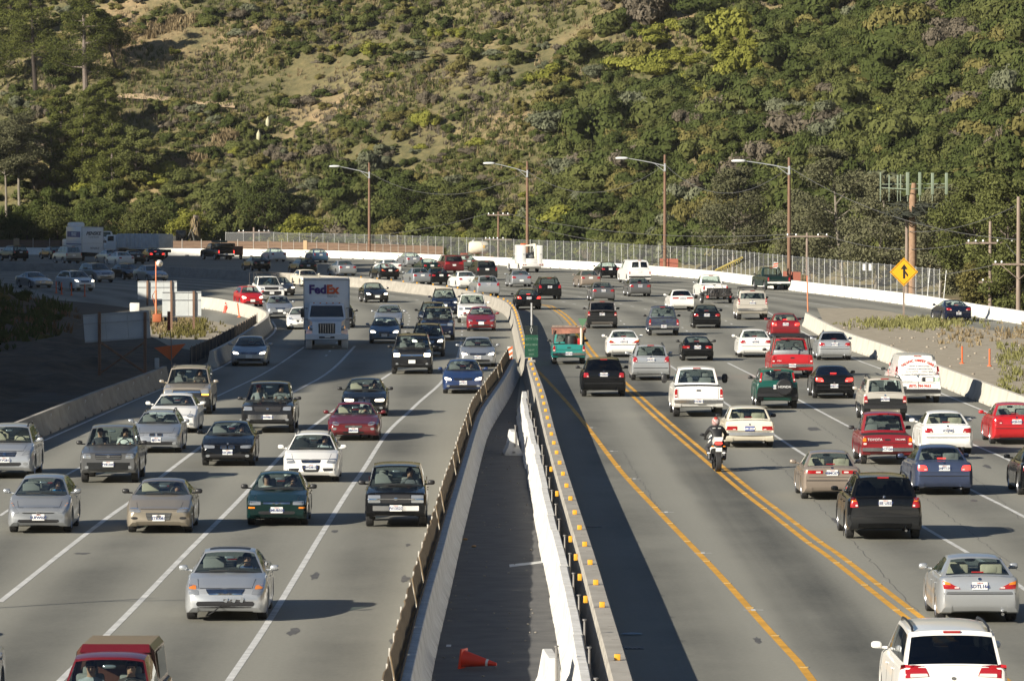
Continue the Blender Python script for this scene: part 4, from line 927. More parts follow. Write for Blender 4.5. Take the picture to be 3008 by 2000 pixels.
yx = [-31 + .5 * k for k in range(33)]; yy = [190 + 1.5 * k for k in range(80)]
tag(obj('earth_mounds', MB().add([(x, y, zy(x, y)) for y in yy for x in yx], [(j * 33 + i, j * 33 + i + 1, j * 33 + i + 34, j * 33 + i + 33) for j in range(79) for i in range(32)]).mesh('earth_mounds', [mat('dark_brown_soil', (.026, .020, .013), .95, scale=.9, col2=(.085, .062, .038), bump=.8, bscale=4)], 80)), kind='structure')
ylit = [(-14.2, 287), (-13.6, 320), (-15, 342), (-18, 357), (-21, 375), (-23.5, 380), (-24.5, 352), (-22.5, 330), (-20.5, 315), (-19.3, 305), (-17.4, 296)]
tag(obj('lit_dirt_yard', MB().add([(x, y, -.0015) for x, y in ylit], [tuple(range(len(ylit)))]).mesh('lit_dirt_yard', [DIRT], smooth_=False)), kind='structure')  # paler dirt sheet laid over the yard where the sun falls
FOOTL = [(55, -25.5), (160, -23.5), (250, -23.2), (300, -24.5), (345, -27.), (372, -29), (392, -33), (412, -40), (440, -52), (480, -72), (520, -96), (560, -125)]
HCR = [(50, 15.5), (55, 15.5), (120, 16), (148, 17), (180, 18.5), (200, 21), (225, 24), (248, 26.5), (268, 26.5), (284, 17), (300, 15.2), (355, 15.2), (385, 20), (410, 25), (440, 36), (460, 46), (500, 54), (545, 58), (580, 55), (612, 20), (640, 0)]
def zleft(x, y):
    ft = pw(FOOTL, y); d = ft - x
    if d <= 0: return -.30
    hc = pw(HCR, y) + 1.5; wd_ = lerp(27, 31, smooth((y - 300) / 100)); z = min(d, 6) * .20
    if d > 5: z += hc * (1 - (1 - min(1, (d - 5) / wd_)) ** 1.18)
    z += min(d * .16, 1.2) * (noise.noise(Vector((x * .13, y * .10, 3))) + .5 * noise.noise(Vector((x * .4, y * .35, 9))))
    return z - .02
xs = np.concatenate([np.linspace(-260, -90, 18), np.linspace(-86, -20, 67)]); ys = np.concatenate([np.linspace(40, 240, 51), np.linspace(243, 450, 92), np.linspace(456, 660, 35)])
vv = [(float(x), float(y), zleft(x, y)) for y in ys for x in xs]; nx_ = len(xs)
ff = [(j * nx_ + i, j * nx_ + i + 1, (j + 1) * nx_ + i + 1, (j + 1) * nx_ + i) for j in range(len(ys) - 1) for i in range(nx_ - 1)]
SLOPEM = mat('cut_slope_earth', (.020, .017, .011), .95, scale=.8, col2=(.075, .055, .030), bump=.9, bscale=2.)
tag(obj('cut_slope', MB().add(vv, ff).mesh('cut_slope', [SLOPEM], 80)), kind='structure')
slope_bvh = BVHTree.FromPolygons([Vector(v) for v in vv], ff)

FOOT = [p for p, _ in resample(chaikin([q + Vector((0, 0)) for q in offset(RB, 13)], 1), 2.5)]
def hz(u, d, p):
    if d <= 0: return -.30
    s = smooth(d / 10); z = .30 * d + .27 * d * s
    a_ = min(d * .20, 4.5)
    z += a_ * noise.noise(Vector((u * .035, d * .016, 1.7))) + min(d * .1, 1.6) * noise.noise(Vector((p.x * .09, p.y * .09, 5))) + min(d * .06, .6) * noise.noise(Vector((p.x * .3, p.y * .3, 8)))
    return z
DS = [-12.2, -6, -1, 0, 1.2, 2.5, 4] + [5.5 + 1.7 * k for k in range(60)] + [112 + 8 * k for k in range(10)]
hv = []; hinfo = []
for i, p in enumerate(FOOT):
    a0 = FOOT[max(0, i - 6)]; a1 = FOOT[min(len(FOOT) - 1, i + 6)]; t_ = (a1 - a0).normalized(); n_ = Vector((t_.y, -t_.x))
    for d in DS: q = p + n_ * d; hv.append((q.x, q.y, hz(i * 2.5, d, q)))
nd = len(DS); hf = [(i * nd + j, i * nd + j + 1, (i + 1) * nd + j + 1, (i + 1) * nd + j) for i in range(len(FOOT) - 1) for j in range(nd - 1)]
m = bpy.data.materials.new('dry_hillside'); m.use_nodes = True; t = m.node_tree; bs = t.nodes['Principled BSDF']; bs.inputs['Roughness'].default_value = .95
tc = node(t, 'ShaderNodeTexCoord'); n1 = node(t, 'ShaderNodeTexNoise', Scale=.055, Detail=7., Roughness=.62); n2 = node(t, 'ShaderNodeTexNoise', Scale=.9, Detail=6., Roughness=.7)
for n_ in (n1, n2): t.links.new(tc.outputs['Object'], n_.inputs['Vector'])
r1 = node(t, 'ShaderNodeValToRGB'); e = r1.color_ramp.elements; e[0].position = .36; e[0].color = (.115, .112, .048, 1); e[1].position = .68; e[1].color = (.34, .25, .15, 1); q = e.new(.52); q.color = (.195, .168, .082, 1)
r2 = node(t, 'ShaderNodeValToRGB'); e = r2.color_ramp.elements; e[0].position = .35; e[0].color = (.62, .66, .58, 1); e[1].position = .68; e[1].color = (1.2, 1.12, 1.05, 1)
mx = node(t, 'ShaderNodeMix', data_type='RGBA', blend_type='MULTIPLY'); mx.inputs[0].default_value = 1.
t.links.new(n1.outputs['Fac'], r1.inputs[0]); t.links.new(n2.outputs['Fac'], r2.inputs[0]); t.links.new(r1.outputs[0], mx.inputs[6]); t.links.new(r2.outputs[0], mx.inputs[7]); t.links.new(mx.outputs[2], bs.inputs['Base Color'])
bp = node(t, 'ShaderNodeBump', Strength=.8, Distance=.4); t.links.new(n2.outputs['Fac'], bp.inputs['Height']); t.links.new(bp.outputs[0], bs.inputs['Normal'])
tag(obj('hillside', MB().add(hv, hf).mesh('hillside', [m], 80)), kind='structure')
hill_bvh = BVHTree.FromPolygons([Vector(v) for v in hv], hf)
CAMP = Vector((0, 0, HC))
def onhill(x, y):
    h = hill_bvh.ray_cast(CAMP, ray(x, y).normalized()); return h[0]
def down(x, y, bvh=None):
    h = (bvh or hill_bvh).ray_cast(Vector((x, y, 300)), Vector((0, 0, -1))); return h[0]
def topx(p):
    f = Vector((0, math.cos(PITCH), -math.sin(PITCH))); u_ = Vector((0, math.sin(PITCH), math.cos(PITCH))); q = p - CAMP; z = q.dot(f)
    return 1504 + FPX * q.x / z, 1000 - FPX * q.dot(u_) / z
# trail across the slope
tp = [onhill(x, y) for x, y in [(300, 286), (345, 287), (400, 291), (460, 295), (520, 301), (580, 308), (640, 314), (690, 318)]]
tp = [p for p in tp if p]
mbt = MB(); vv = []
for p in tp:
    for dx2, dy2 in ((0, -.9), (0, .9)):
        q = down(p.x, p.y + dy2); vv.append((q.x, q.y, max(q.z, p.z - .1) + .12))
tag(obj('dirt_trail', mbt.add(vv, [(2 * i, 2 * i + 1, 2 * i + 3, 2 * i + 2) for i in range(len(tp) - 1)]).mesh('dirt_trail', [mat('trail_dust', (.44, .33, .20), .95, var=.15, scale=1)])), kind='structure')

# unseen canyon hills, added behind and beside the viewer to darken reflections
hv2, n2_ = [], 90
for j in range(9):
    for i in range(n2_ + 1):
        q = R(62 + 236 * i / n2_); r_ = 330 + 60 * j; e = smooth(min(1, min(i, n2_ - i) / 14)); h_ = 62 * smooth(j / 6) * (1 + .35 * noise.noise(Vector((math.cos(q) * 3, math.sin(q) * 3, j * .3)))) * e
        hv2.append((math.sin(q) * r_, math.cos(q) * r_, h_ - .4))
hf2 = [(j * (n2_ + 1) + i, j * (n2_ + 1) + i + 1, (j + 1) * (n2_ + 1) + i + 1, (j + 1) * (n2_ + 1) + i) for j in range(8) for i in range(n2_)]
tag(obj('unseen_canyon_hills', MB().add(hv2, hf2).mesh('unseen_canyon_hills', [mat('brushy_hill', (.05, .055, .025), .95, scale=.05, col2=(.15, .12, .065))], 80)), kind='structure')

# grit and scraps on the floor of the closed lane
dbr = MB(); rd = random.Random(5)
for k in range(150):
    q = resample(KL, 1.0)[rd.randrange(38, 150)][0] if k == 0 else kl1[rd.randrange(38, 150)][0]
    if k == 0: kl1 = resample(KL, 1.0)
    wd2 = pw([(100, 2.2), (160, 1.6), (220, .7), (240, .3)], q.y); x = q.x + .35 + (rd.random() ** 2 if rd.random() < .6 else 1 - rd.random() ** 2) * wd2; s_ = rd.uniform(.012, .045); dbr.blob((x, q.y, .006 + s_ * .4), (s_, s_ * rd.uniform(.6, 2.2), s_ * .5), 0, 5, 3)
tag(obj('grit', dbr.mesh('grit', [mat('grit_grey', (.16, .145, .12), .9, scale=2, col2=(.34, .31, .27))], smooth_=False)), 'grit and small scraps scattered on the closed lane', 'debris', kind='stuff')
# ------------------------------------------------------------------ vegetation
def leafmat(name, c0, c1, trans=.22):
    m = bpy.data.materials.new(name); m.use_nodes = True; t = m.node_tree; t.nodes.remove(t.nodes['Principled BSDF'])
    ge = node(t, 'ShaderNodeNewGeometry'); tc = node(t, 'ShaderNodeTexCoord'); ob = node(t, 'ShaderNodeObjectInfo')
    n1 = node(t, 'ShaderNodeTexNoise', Scale=.55, Detail=3.); t.links.new(tc.outputs['Object'], n1.inputs['Vector'])
    ad = node(t, 'ShaderNodeMath', operation='MULTIPLY_ADD'); ad.inputs[1].default_value = .30; t.links.new(ge.outputs['Random Per Island'], ad.inputs[0])
    a2 = node(t, 'ShaderNodeMath', operation='MULTIPLY_ADD'); a2.inputs[1].default_value = .9; a2.inputs[2].default_value = -.12; t.links.new(n1.outputs['Fac'], a2.inputs[0]); t.links.new(a2.outputs[0], ad.inputs[2])
    a3 = node(t, 'ShaderNodeMath', operation='MULTIPLY_ADD'); a3.inputs[1].default_value = .24; t.links.new(ob.outputs['Random'], a3.inputs[0]); t.links.new(ad.outputs[0], a3.inputs[2])
    r = node(t, 'ShaderNodeValToRGB'); r.color_ramp.elements[0].position = .15; r.color_ramp.elements[1].position = .95; r.color_ramp.elements[0].color = (*c0, 1); r.color_ramp.elements[1].color = (*c1, 1)
    t.links.new(a3.outputs[0], r.inputs[0])
    df = node(t, 'ShaderNodeBsdfDiffuse'); tl = node(t, 'ShaderNodeBsdfTranslucent'); mx = node(t, 'ShaderNodeMixShader'); mx.inputs[0].default_value = trans
    for q in (df, tl): t.links.new(r.outputs[0], q.inputs['Color'])
    t.links.new(df.outputs[0], mx.inputs[1]); t.links.new(tl.outputs[0], mx.inputs[2]); t.links.new(mx.outputs[0], t.nodes['Material Output'].inputs['Surface'])
    return m
LEAF = dict(dark=leafmat('leaf_dark_green', (0.034,0.046,0.015), (0.098,0.118,0.038)), mid=leafmat('leaf_green', (0.050,0.061,0.020), (0.150,0.162,0.056)), olive=leafmat('leaf_olive', (0.085,0.080,0.028), (0.220,0.195,0.072)),
            grey=leafmat('leaf_grey_brown', (0.085,0.072,0.052), (0.200,0.172,0.130)), lime=leafmat('leaf_yellow_green', (0.100,0.112,0.022), (0.290,0.290,0.065)), silver=leafmat('leaf_silver_green', (0.078,0.088,0.055), (0.210,0.220,0.140)),
            pine=leafmat('needles_green', (0.040,0.052,0.014), (0.155,0.168,0.048)), gum=leafmat('leaf_gum', (0.066,0.070,0.036), (0.185,0.182,0.105)), straw=leafmat('dry_straw', (0.170,0.125,0.068), (0.360,0.285,0.170)), brown=leafmat('leaf_dead_brown', (.10, .06, .03), (.2, .13, .07)))
BARK = mat('bark_dark', (.045, .035, .028), .95, var=.3, scale=3); BARKP = mat('bark_pale', (.20, .175, .14), .9, var=.25, scale=3); BARKG = mat('bark_grey', (.16, .13, .11), .95, var=.3, scale=3)
def quads(rng, P_, Nn, size, asp=.6, tilt=.9):
    """leaf-sized quads at points P_ leaning along Nn"""
    n = len(P_); a = rng.normal(size=(n, 3)); nn = Nn + tilt * rng.normal(size=(n, 3)) * .6; nn /= np.linalg.norm(nn, axis=1)[:, None] + 1e-9
    u = np.cross(nn, a); u /= np.linalg.norm(u, axis=1)[:, None] + 1e-9; v = np.cross(nn, u)
    s = size * rng.uniform(.6, 1.4, n)[:, None]; u = u * s; v = v * s * asp
    return np.stack([P_ - u - v * .3, P_ - u * .1 - v, P_ + u + v * .3, P_ + u * .1 + v], 1).reshape(-1, 3)
def shrub_arr(seed, nl, nq, leaf, flat=.8, tilt=.42):
    rng = np.random.default_rng(seed); V = []; core = []
    for k in range(nl):
        c = np.array([rng.uniform(-.8, .8), rng.uniform(-.7, .7), rng.uniform(.1, .75) * flat]) if k else np.array([0, 0, .4 * flat]); r = rng.uniform(.24, .52) if k else .55
        n = int(nq / nl); d = rng.normal(size=(n, 3)); d /= np.linalg.norm(d, axis=1)[:, None]; d[:, 2] = np.abs(d[:, 2]) * .9 + d[:, 2] * .1 - .12
        rr = r * rng.uniform(.72, 1.08, n)[:, None]; P_ = c + d * rr * rng.uniform(.8, 1.25, (n, 1)) * np.array([1, 1, .85 * flat]); V.append(quads(rng, P_, d, leaf, tilt=tilt)); core.append((c, r * .74))
    V = np.concatenate(V); F = np.arange(len(V)).reshape(-1, 4)
    cv, cf = [], []
    for c, r in core:
        b = MB().blob(c, (r, r, r * .85 * flat), 0, 7, 5); o_ = len(V) + len(cv); cv += b.v; cf += [[o_ + i for i in f] for f in b.f]
    return V, F, np.array(cv), cf
SHR = [shrub_arr(100 + k, 6 + k % 5, 2800, .052 + .012 * (k % 3), .70 + .09 * (k % 5)) for k in range(10)]
def arr_mesh(name, A, mtl):
    V, F, cv, cf = A; me = bpy.data.meshes.new(name); me.from_pydata(np.concatenate([V, cv]).tolist(), [], F.tolist() + cf); me.materials.append(mtl); me.update(); return me
SHM = {}
SHS = 1.5
def shmesh(k, c):
    if (k, c) not in SHM: SHM[(k, c)] = arr_mesh('shrub', SHR[k], LEAF[c])
    return SHM[(k, c)]
XC = [0, 300, 600, 900, 1200, 1500, 1800, 2100, 2400, 2700, 3008]
COVER = [(50, [.5, .35, .5, .5, .42, .35, .65, .9, 1, 1, 1]), (150, [.4, .12, .30, .38, .42, .38, .8, .9, 1, 1, 1]), (250, [.25, .06, .20, .32, .40, .55, .9, 1, 1, 1, 1]), (350, [.6, .3, .28, .38, .45, .55, .95, 1, 1, 1, 1]), (450, [.85, .6, .42, .48, .52, .52, .9, 1, 1, 1, 1]), (550, [.95, .85, .68, .75, .8, .28, .9, 1, 1, 1, 1]), (650, [1, 1, 1, 1, 1, .35, .7, .9, 1, 1, 1])]
def cover(x, y):
    row = [sum_ for sum_ in COVER]; 
    def rowv(r): return pw(list(zip(XC, r[1])), x)
    if y <= row[0][0]: return rowv(row[0])
    for a_, b_ in zip(row, row[1:]):
        if y <= b_[0]: return lerp(rowv(a_), rowv(b_), (y - a_[0]) / (b_[0] - a_[0]))
    return rowv(row[-1])
def colour(x, y, r):
    if 1900 < x < 2230 and 70 < y < 300 - abs(x - 2060) * .3: return 'lime' if r.random() < .75 else 'mid'
    if x > 1750: return r.choices(['dark', 'mid', 'olive', 'grey', 'silver', 'lime'], [5, 4.5, 1.2, .9, .5, .3])[0]
    if y > 520: return r.choices(['dark', 'mid', 'olive', 'grey', 'silver', 'lime'], [4, 4.5, 1.2, .6, .6, .5])[0]
    return r.choices(['dark', 'mid', 'olive', 'grey', 'silver', 'lime'], [2.2, 4.4, 2.6, 1.5, .9, .4])[0]
rs = random.Random(21); spots = []; grid = {}
def ok(p, r):
    k = (int(p.x // 3), int(p.y // 3))
    for i in (-1, 0, 1):
        for j in (-1, 0, 1):
            for q, r2 in grid.get((k[0] + i, k[1] + j), ()):
                if (q.x - p.x) ** 2 + (q.y - p.y) ** 2 < ((.5 if r > 1.3 else .58) * (r + r2)) ** 2: return False
    return True
def put(p, r): grid.setdefault((int(p.x // 3), int(p.y // 3)), []).append((p, r))
u_ok = [i for i, p in enumerate(FOOT) if -1 < (p.x - 0) / p.y / .095 * 1 or True]
tries = 0
while len(spots) < 3800 and tries < 42000:
    tries += 1
    i = rs.randrange(5, len(FOOT) - 5); d = rs.uniform(-6, 96); a0, a1 = FOOT[max(0, i - 6)], FOOT[min(len(FOOT) - 1, i + 6)]; t_ = (a1 - a0).normalized(); q = FOOT[i] + Vector((t_.y, -t_.x)) * d + t_ * rs.uniform(-1, 1)
    p = down(q.x, q.y)
    if p is None: continue
    x, y = topx(p)
    if x < -250 or x > 3260 or y < -260 or y > 780: continue
    cv = cover(min(max(x, 0), 3008), min(max(y, 0), 700)); k = .5 + noise.noise(Vector((p.x * .07, p.y * .07, 40))) * .75 + noise.noise(Vector((p.x * .25, p.y * .25, 4))) * .35
    if k > cv * 1.3 + .06 + (.4 if cv > .8 else 0): continue
    if abs(y - (286 + max(0, x - 345) * .09)) < 9 and 300 < x < 690: continue
    r = rs.uniform(.75, 1.5) if x < 1600 else rs.uniform(.9, 1.9)
    if cv < .66 and y < 540: r *= .62
    if cv > .8: r *= 1.15
    if y > 560: r *= 1.12
    r *= rs.choice((.5, .65, .9, 1, 1, 1.1, 1.35))
    if d < 0: r *= .7
    if not ok(p, r): continue
    put(p, r); spots.append((p, r, x, y, colour(x, y, rs), rs.randrange(10), rs.uniform(0, 6.28), rs.uniform(.9, 1.4)))
CN = dict(dark='dark green', mid='green', olive='olive yellow', grey='grey brown', lime='bright yellow green', silver='silvery green')
def where(x, y):
    v = 'high on the hillside' if y < 150 else ('on the upper hillside' if y < 330 else ('halfway up the hillside' if y < 500 else 'low on the hillside'))
    h = 'at the far left' if x < 400 else ('left of the leftmost lamp post' if x < 1081 else ('between the first and second lamp posts' if x < 1549 else ('between the second and third lamp posts' if x < 1953 else ('between the third and fourth lamp posts' if x < 2318 else 'right of the last lamp post'))))
    return v + ' ' + h
inview = [s for s in spots if -20 < s[2] < 3030 and -10 < s[3] < 740]
score = lambda s: s[1] * (2.2 if cover(min(max(s[2], 0), 3008), min(max(s[3], 0), 700)) < .75 else 1) * (.5 if s[3] < 0 else 1)
inview.sort(key=score, reverse=True); solo = set(id(s) for s in inview[:270])
by = {}
for s in spots:
    p, r, x, y, c, k, rz, zs = s
    if id(s) in solo:
        o = obj('shrub', shmesh(k, c), loc=(p.x, p.y, p.z - .12), rot=(0, 0, rz)); o.scale = (r * SHS * (.8 + .45 * (k % 3) / 2), r * SHS, r * SHS * zs)
        tag(o, CN[c] + (' large' if r > 1.5 else '') + ' shrub ' + where(x, y), 'shrub', CN[c] + ' shrubs ' + where(x, y))
    else: by.setdefault(c, []).append(s)
def scatter(name, L_, c, label):
    me = bpy.data.meshes.new(name); me.from_pydata([(p.x, p.y, p.z - .15) for p, *_ in L_], [], [])
    for an, ty, vals in (('rot', 'FLOAT_VECTOR', [q for s in L_ for q in (0, 0, s[6])]), ('scl', 'FLOAT_VECTOR', [q for s in L_ for q in (s[1] * SHS * (.8 + .45 * (s[5] % 3) / 2), s[1] * SHS, s[1] * SHS * s[7])]), ('idx', 'INT', [s[5] for s in L_])):
        at_ = me.attributes.new(an, ty, 'POINT'); at_.data.foreach_set('vector' if ty != 'INT' else 'value', vals)
    cl = bpy.data.collections.new('kinds_' + c)
    for k in range(10): cl.objects.link(bpy.data.objects.new('shrub_kind', shmesh(k, c)))
    ng = bpy.data.node_groups.new('scatter_' + c, 'GeometryNodeTree')
    ng.interface.new_socket('Geometry', in_out='INPUT', socket_type='NodeSocketGeometry'); ng.interface.new_socket('Geometry', in_out='OUTPUT', socket_type='NodeSocketGeometry')
    N = ng.nodes.new; gi, go, ip, ci = N('NodeGroupInput'), N('NodeGroupOutput'), N('GeometryNodeInstanceOnPoints'), N('GeometryNodeCollectionInfo')
    ci.inputs['Collection'].default_value = cl; ci.inputs['Separate Children'].default_value = True; ci.inputs['Reset Children'].default_value = True; ip.inputs['Pick Instance'].default_value = True
    def na(n_, ty): q = N('GeometryNodeInputNamedAttribute'); q.data_type = ty; q.inputs['Name'].default_value = n_; return [o_ for o_ in q.outputs if o_.enabled and o_.name == 'Attribute'][0]
    K = ng.links.new; K(gi.outputs[0], ip.inputs['Points']); K(ci.outputs[0], ip.inputs['Instance']); K(na('idx', 'INT'), ip.inputs['Instance Index']); K(na('rot', 'FLOAT_VECTOR'), ip.inputs['Rotation']); K(na('scl', 'FLOAT_VECTOR'), ip.inputs['Scale']); K(ip.outputs[0], go.inputs[0])
    o = obj(name, me); md = o.modifiers.new('scatter', 'NODES'); md.node_group = ng
    return tag(o, label, 'undergrowth', kind='stuff')
for c, L_ in by.items(): scatter('chaparral', L_, c, 'dense %s chaparral covering the hillside behind the road' % CN[c])
# dry grass and small weeds between the shrubs
def tufts(name, n, test, mtl, hgt, lab, seed, place, nb=7):
    rng = np.random.default_rng(seed); r = random.Random(seed); Vs = []
    cnt = 0; tr = 0
    while cnt < n and tr < n * 12:
        tr += 1; p = place(r)
        if p is None or not test(p): continue
        cnt += 1; h = hgt * r.uniform(.5, 1.3)
        for b in range(nb):
            a_ = r.uniform(0, 6.28); l_ = r.uniform(.1, .6) * h; w_ = h * .11; b0 = Vector((p.x + r.uniform(-.25, .25) * h * 1.6, p.y + r.uniform(-.25, .25) * h * 1.6, p.z - .05)); sd = Vector((-math.sin(a_), math.cos(a_), 0)) * w_
            tip = b0 + Vector((math.cos(a_) * l_, math.sin(a_) * l_, h * r.uniform(.6, 1)))
            Vs += [tuple(b0 - sd), tuple(b0 + sd), tuple(tip + sd * .3), tuple(tip - sd * .3)]
    if not Vs: return
    F = np.arange(len(Vs)).reshape(-1, 4).tolist(); me = bpy.data.meshes.new(name); me.from_pydata(Vs, [], F); me.materials.append(mtl); me.update()
    return tag(obj(name, me), lab, 'grass', kind='stuff')
def hillpt(r):
    x, y = r.uniform(-60, 3060), r.uniform(-20, 735); p = onhill(x, y); return p
tufts('dry_grass', 5000, lambda p: noise.noise(Vector((p.x * .06, p.y * .06, 77))) > -.05, LEAF['straw'], .50, 'dry straw coloured grass between the shrubs of the hillside', 3, hillpt)
tufts('green_weeds', 13000, lambda p: noise.noise(Vector((p.x * .07, p.y * .07, 17))) > -.12, LEAF['mid'], .62, 'low olive green weeds between the shrubs of the hillside', 4, hillpt, 9)
tufts('grey_scrub', 7000, lambda p: noise.noise(Vector((p.x * .08, p.y * .08, 57))) > .0, LEAF['grey'], .55, 'low grey brown scrub between the shrubs of the hillside', 6, hillpt, 9)
# pale reedy strips on the slope
def band(px, wd_):
    q = [onhill(*a) for a in px]
    def f(r):
        i = r.randrange(len(q) - 1)
        if not q[i] or not q[i + 1]: return None
        a_ = lerp(q[i], q[i + 1], r.random()); return down(a_.x + r.uniform(-wd_, wd_), a_.y + r.uniform(-wd_, wd_))
    return f
tufts('dry_reeds', 330, lambda p: True, LEAF['straw'], .9, 'pale dry reeds in a slanting strip on the left hillside', 8, band([(440, 495), (520, 490), (600, 465), (650, 425), (680, 395)], .9), 9)
tufts('dry_reeds', 420, lambda p: True, LEAF['straw'], .7, 'tall dry grass below the top of the left hillside', 9, band([(330, 130), (400, 95), (470, 80), (540, 62)], 2.2), 9)
# verge grass round the merge sign
def verge(r):
    x, y = r.gauss(2690, 85), r.gauss(952, 8); p = g(x, y); return p if 0 < p.y < 372 else None
MATS_V = leafmat('verge_green', (.10, .105, .035), (.32, .31, .13))
tufts('verge_grass', 430, lambda p: True, MATS_V, .36, 'green and straw coloured grass round the foot of the merge sign', 11, verge, 9)
def verge2(r):
    x, y = r.uniform(2760, 3010), r.gauss(985, 14); return g(x, y)
tufts('verge_grass', 110, lambda p: True, LEAF['straw'], .35, 'dry grass along the verge at the right edge', 12, verge2, 9)
def verge3(r):
    x, y = r.uniform(2930, 3012), r.uniform(1010, 1170); return g(x, y)
tufts('verge_grass', 130, lambda p: p.x > 20.8, MATS_V, .34, 'weeds on the dirt verge at the right edge', 13, verge3, 9)
def yardp(r): x, y = r.gauss(545, 38), r.gauss(968, 12); return g(x, y)
tufts('yard_grass', 300, lambda p: True, LEAF['olive'], .36, 'weedy grass in the dirt yard round the white sign back', 14, yardp, 9)
def yardq(r): x, y = r.gauss(500, 30), r.gauss(950, 14); return g(x, y)
tufts('yard_grass', 300, lambda p: True, LEAF['straw'], .38, 'dry straw in the dirt yard behind the orange light tower', 15, yardq, 9)

# trees: tapered trunk, limbs, and a crown of many leaf clumps
def tree(name, base, hgt, crown, seed, leaf, bark, label, cat='tree', group=None, lean=(0, 0), r0=None, crown_from=.3, kind='pine', dens=1.):
    rng = np.random.default_rng(seed); r = random.Random(seed); r0 = r0 or hgt * (.015 if bark is BARKP else .022)
    root = thing(name, tuple(base), label, cat, group); tr = MB(); pts = []
    for k in range(7):
        t_ = k / 6; pts.append(Vector((lean[0] * t_ * hgt + .15 * math.sin(k * 1.7 + seed) * t_, lean[1] * t_ * hgt + .15 * math.cos(k * 1.3 + seed) * t_, t_ * hgt * .95 - .2)))
    tr.tube(pts, [lerp(r0, r0 * .22, k / 6) for k in range(7)], 8); tr_me = tr.mesh('trunk', [bark]); obj('trunk', tr_me, root)
    lm = MB(); tips = []
    nb = 17 if kind == 'pine' else 18
    for k in range(nb):
        t_ = lerp(crown_from, .98, (k + r.random() * .5) / nb); i = min(5, int(t_ * 6)); b0 = lerp(pts[i], pts[i + 1], t_ * 6 - i); a_ = k * 2.4 + r.uniform(-.4, .4)
        sh = (1 - abs(t_ - lerp(crown_from, 1, .38)) / .75) if kind != 'pine' else max(.22, 1.05 - .8 * (t_ - crown_from) / (1 - crown_from)) * r.uniform(.6, 1.1)
        L_ = crown * max(.25, sh); up = .35 if kind == 'pine' else .75
        e = b0 + Vector((math.cos(a_) * L_, math.sin(a_) * L_, L_ * up * r.uniform(.3, 1))); m_ = lerp(b0, e, .55) + Vector((0, 0, -.06 * L_ if kind == 'pine' else .08 * L_))
        lm.tube([b0, m_, e], [r0 * .36, r0 * .2, r0 * .07], 5); tips += [(e, L_ * .42), (m_, L_ * .38)]
        for s_ in (-1, 1):
            q = lerp(b0, e, r.uniform(.5, .95)) + Vector((-math.sin(a_), math.cos(a_), .2)) * s_ * L_ * r.uniform(.25, .5); tips.append((q, L_ * .34)); lm.tube([m_, q], [r0 * .14, r0 * .05], 4)
    lmo = obj('limbs', lm.mesh('limbs', [bark]), root); tag(lmo, kind='stuff')
    V = []
    for c, rad in tips:
        rad = max(.7, min(rad * 1.15, 1.7)); n = int(230 * dens); d = rng.normal(size=(n, 3)); d /= np.linalg.norm(d, axis=1)[:, None]; d *= rng.uniform(.45, 1.05, n)[:, None] * np.array([1, 1, .62])
        nn = d * (1.2 if kind == 'pine' else 1.1); nn[:, 2] += .25; V.append(quads(rng, np.array(c) + d * rad, nn, .125 if kind == 'pine' else .12, .40 if kind == 'pine' else .55))
    V = np.concatenate(V); me = bpy.data.meshes.new('crown'); me.from_pydata(V.tolist(), [], np.arange(len(V)).reshape(-1, 4).tolist()); me.materials.append(leaf); me.update()
    tag(obj('crown', me, root), kind='stuff'); return root
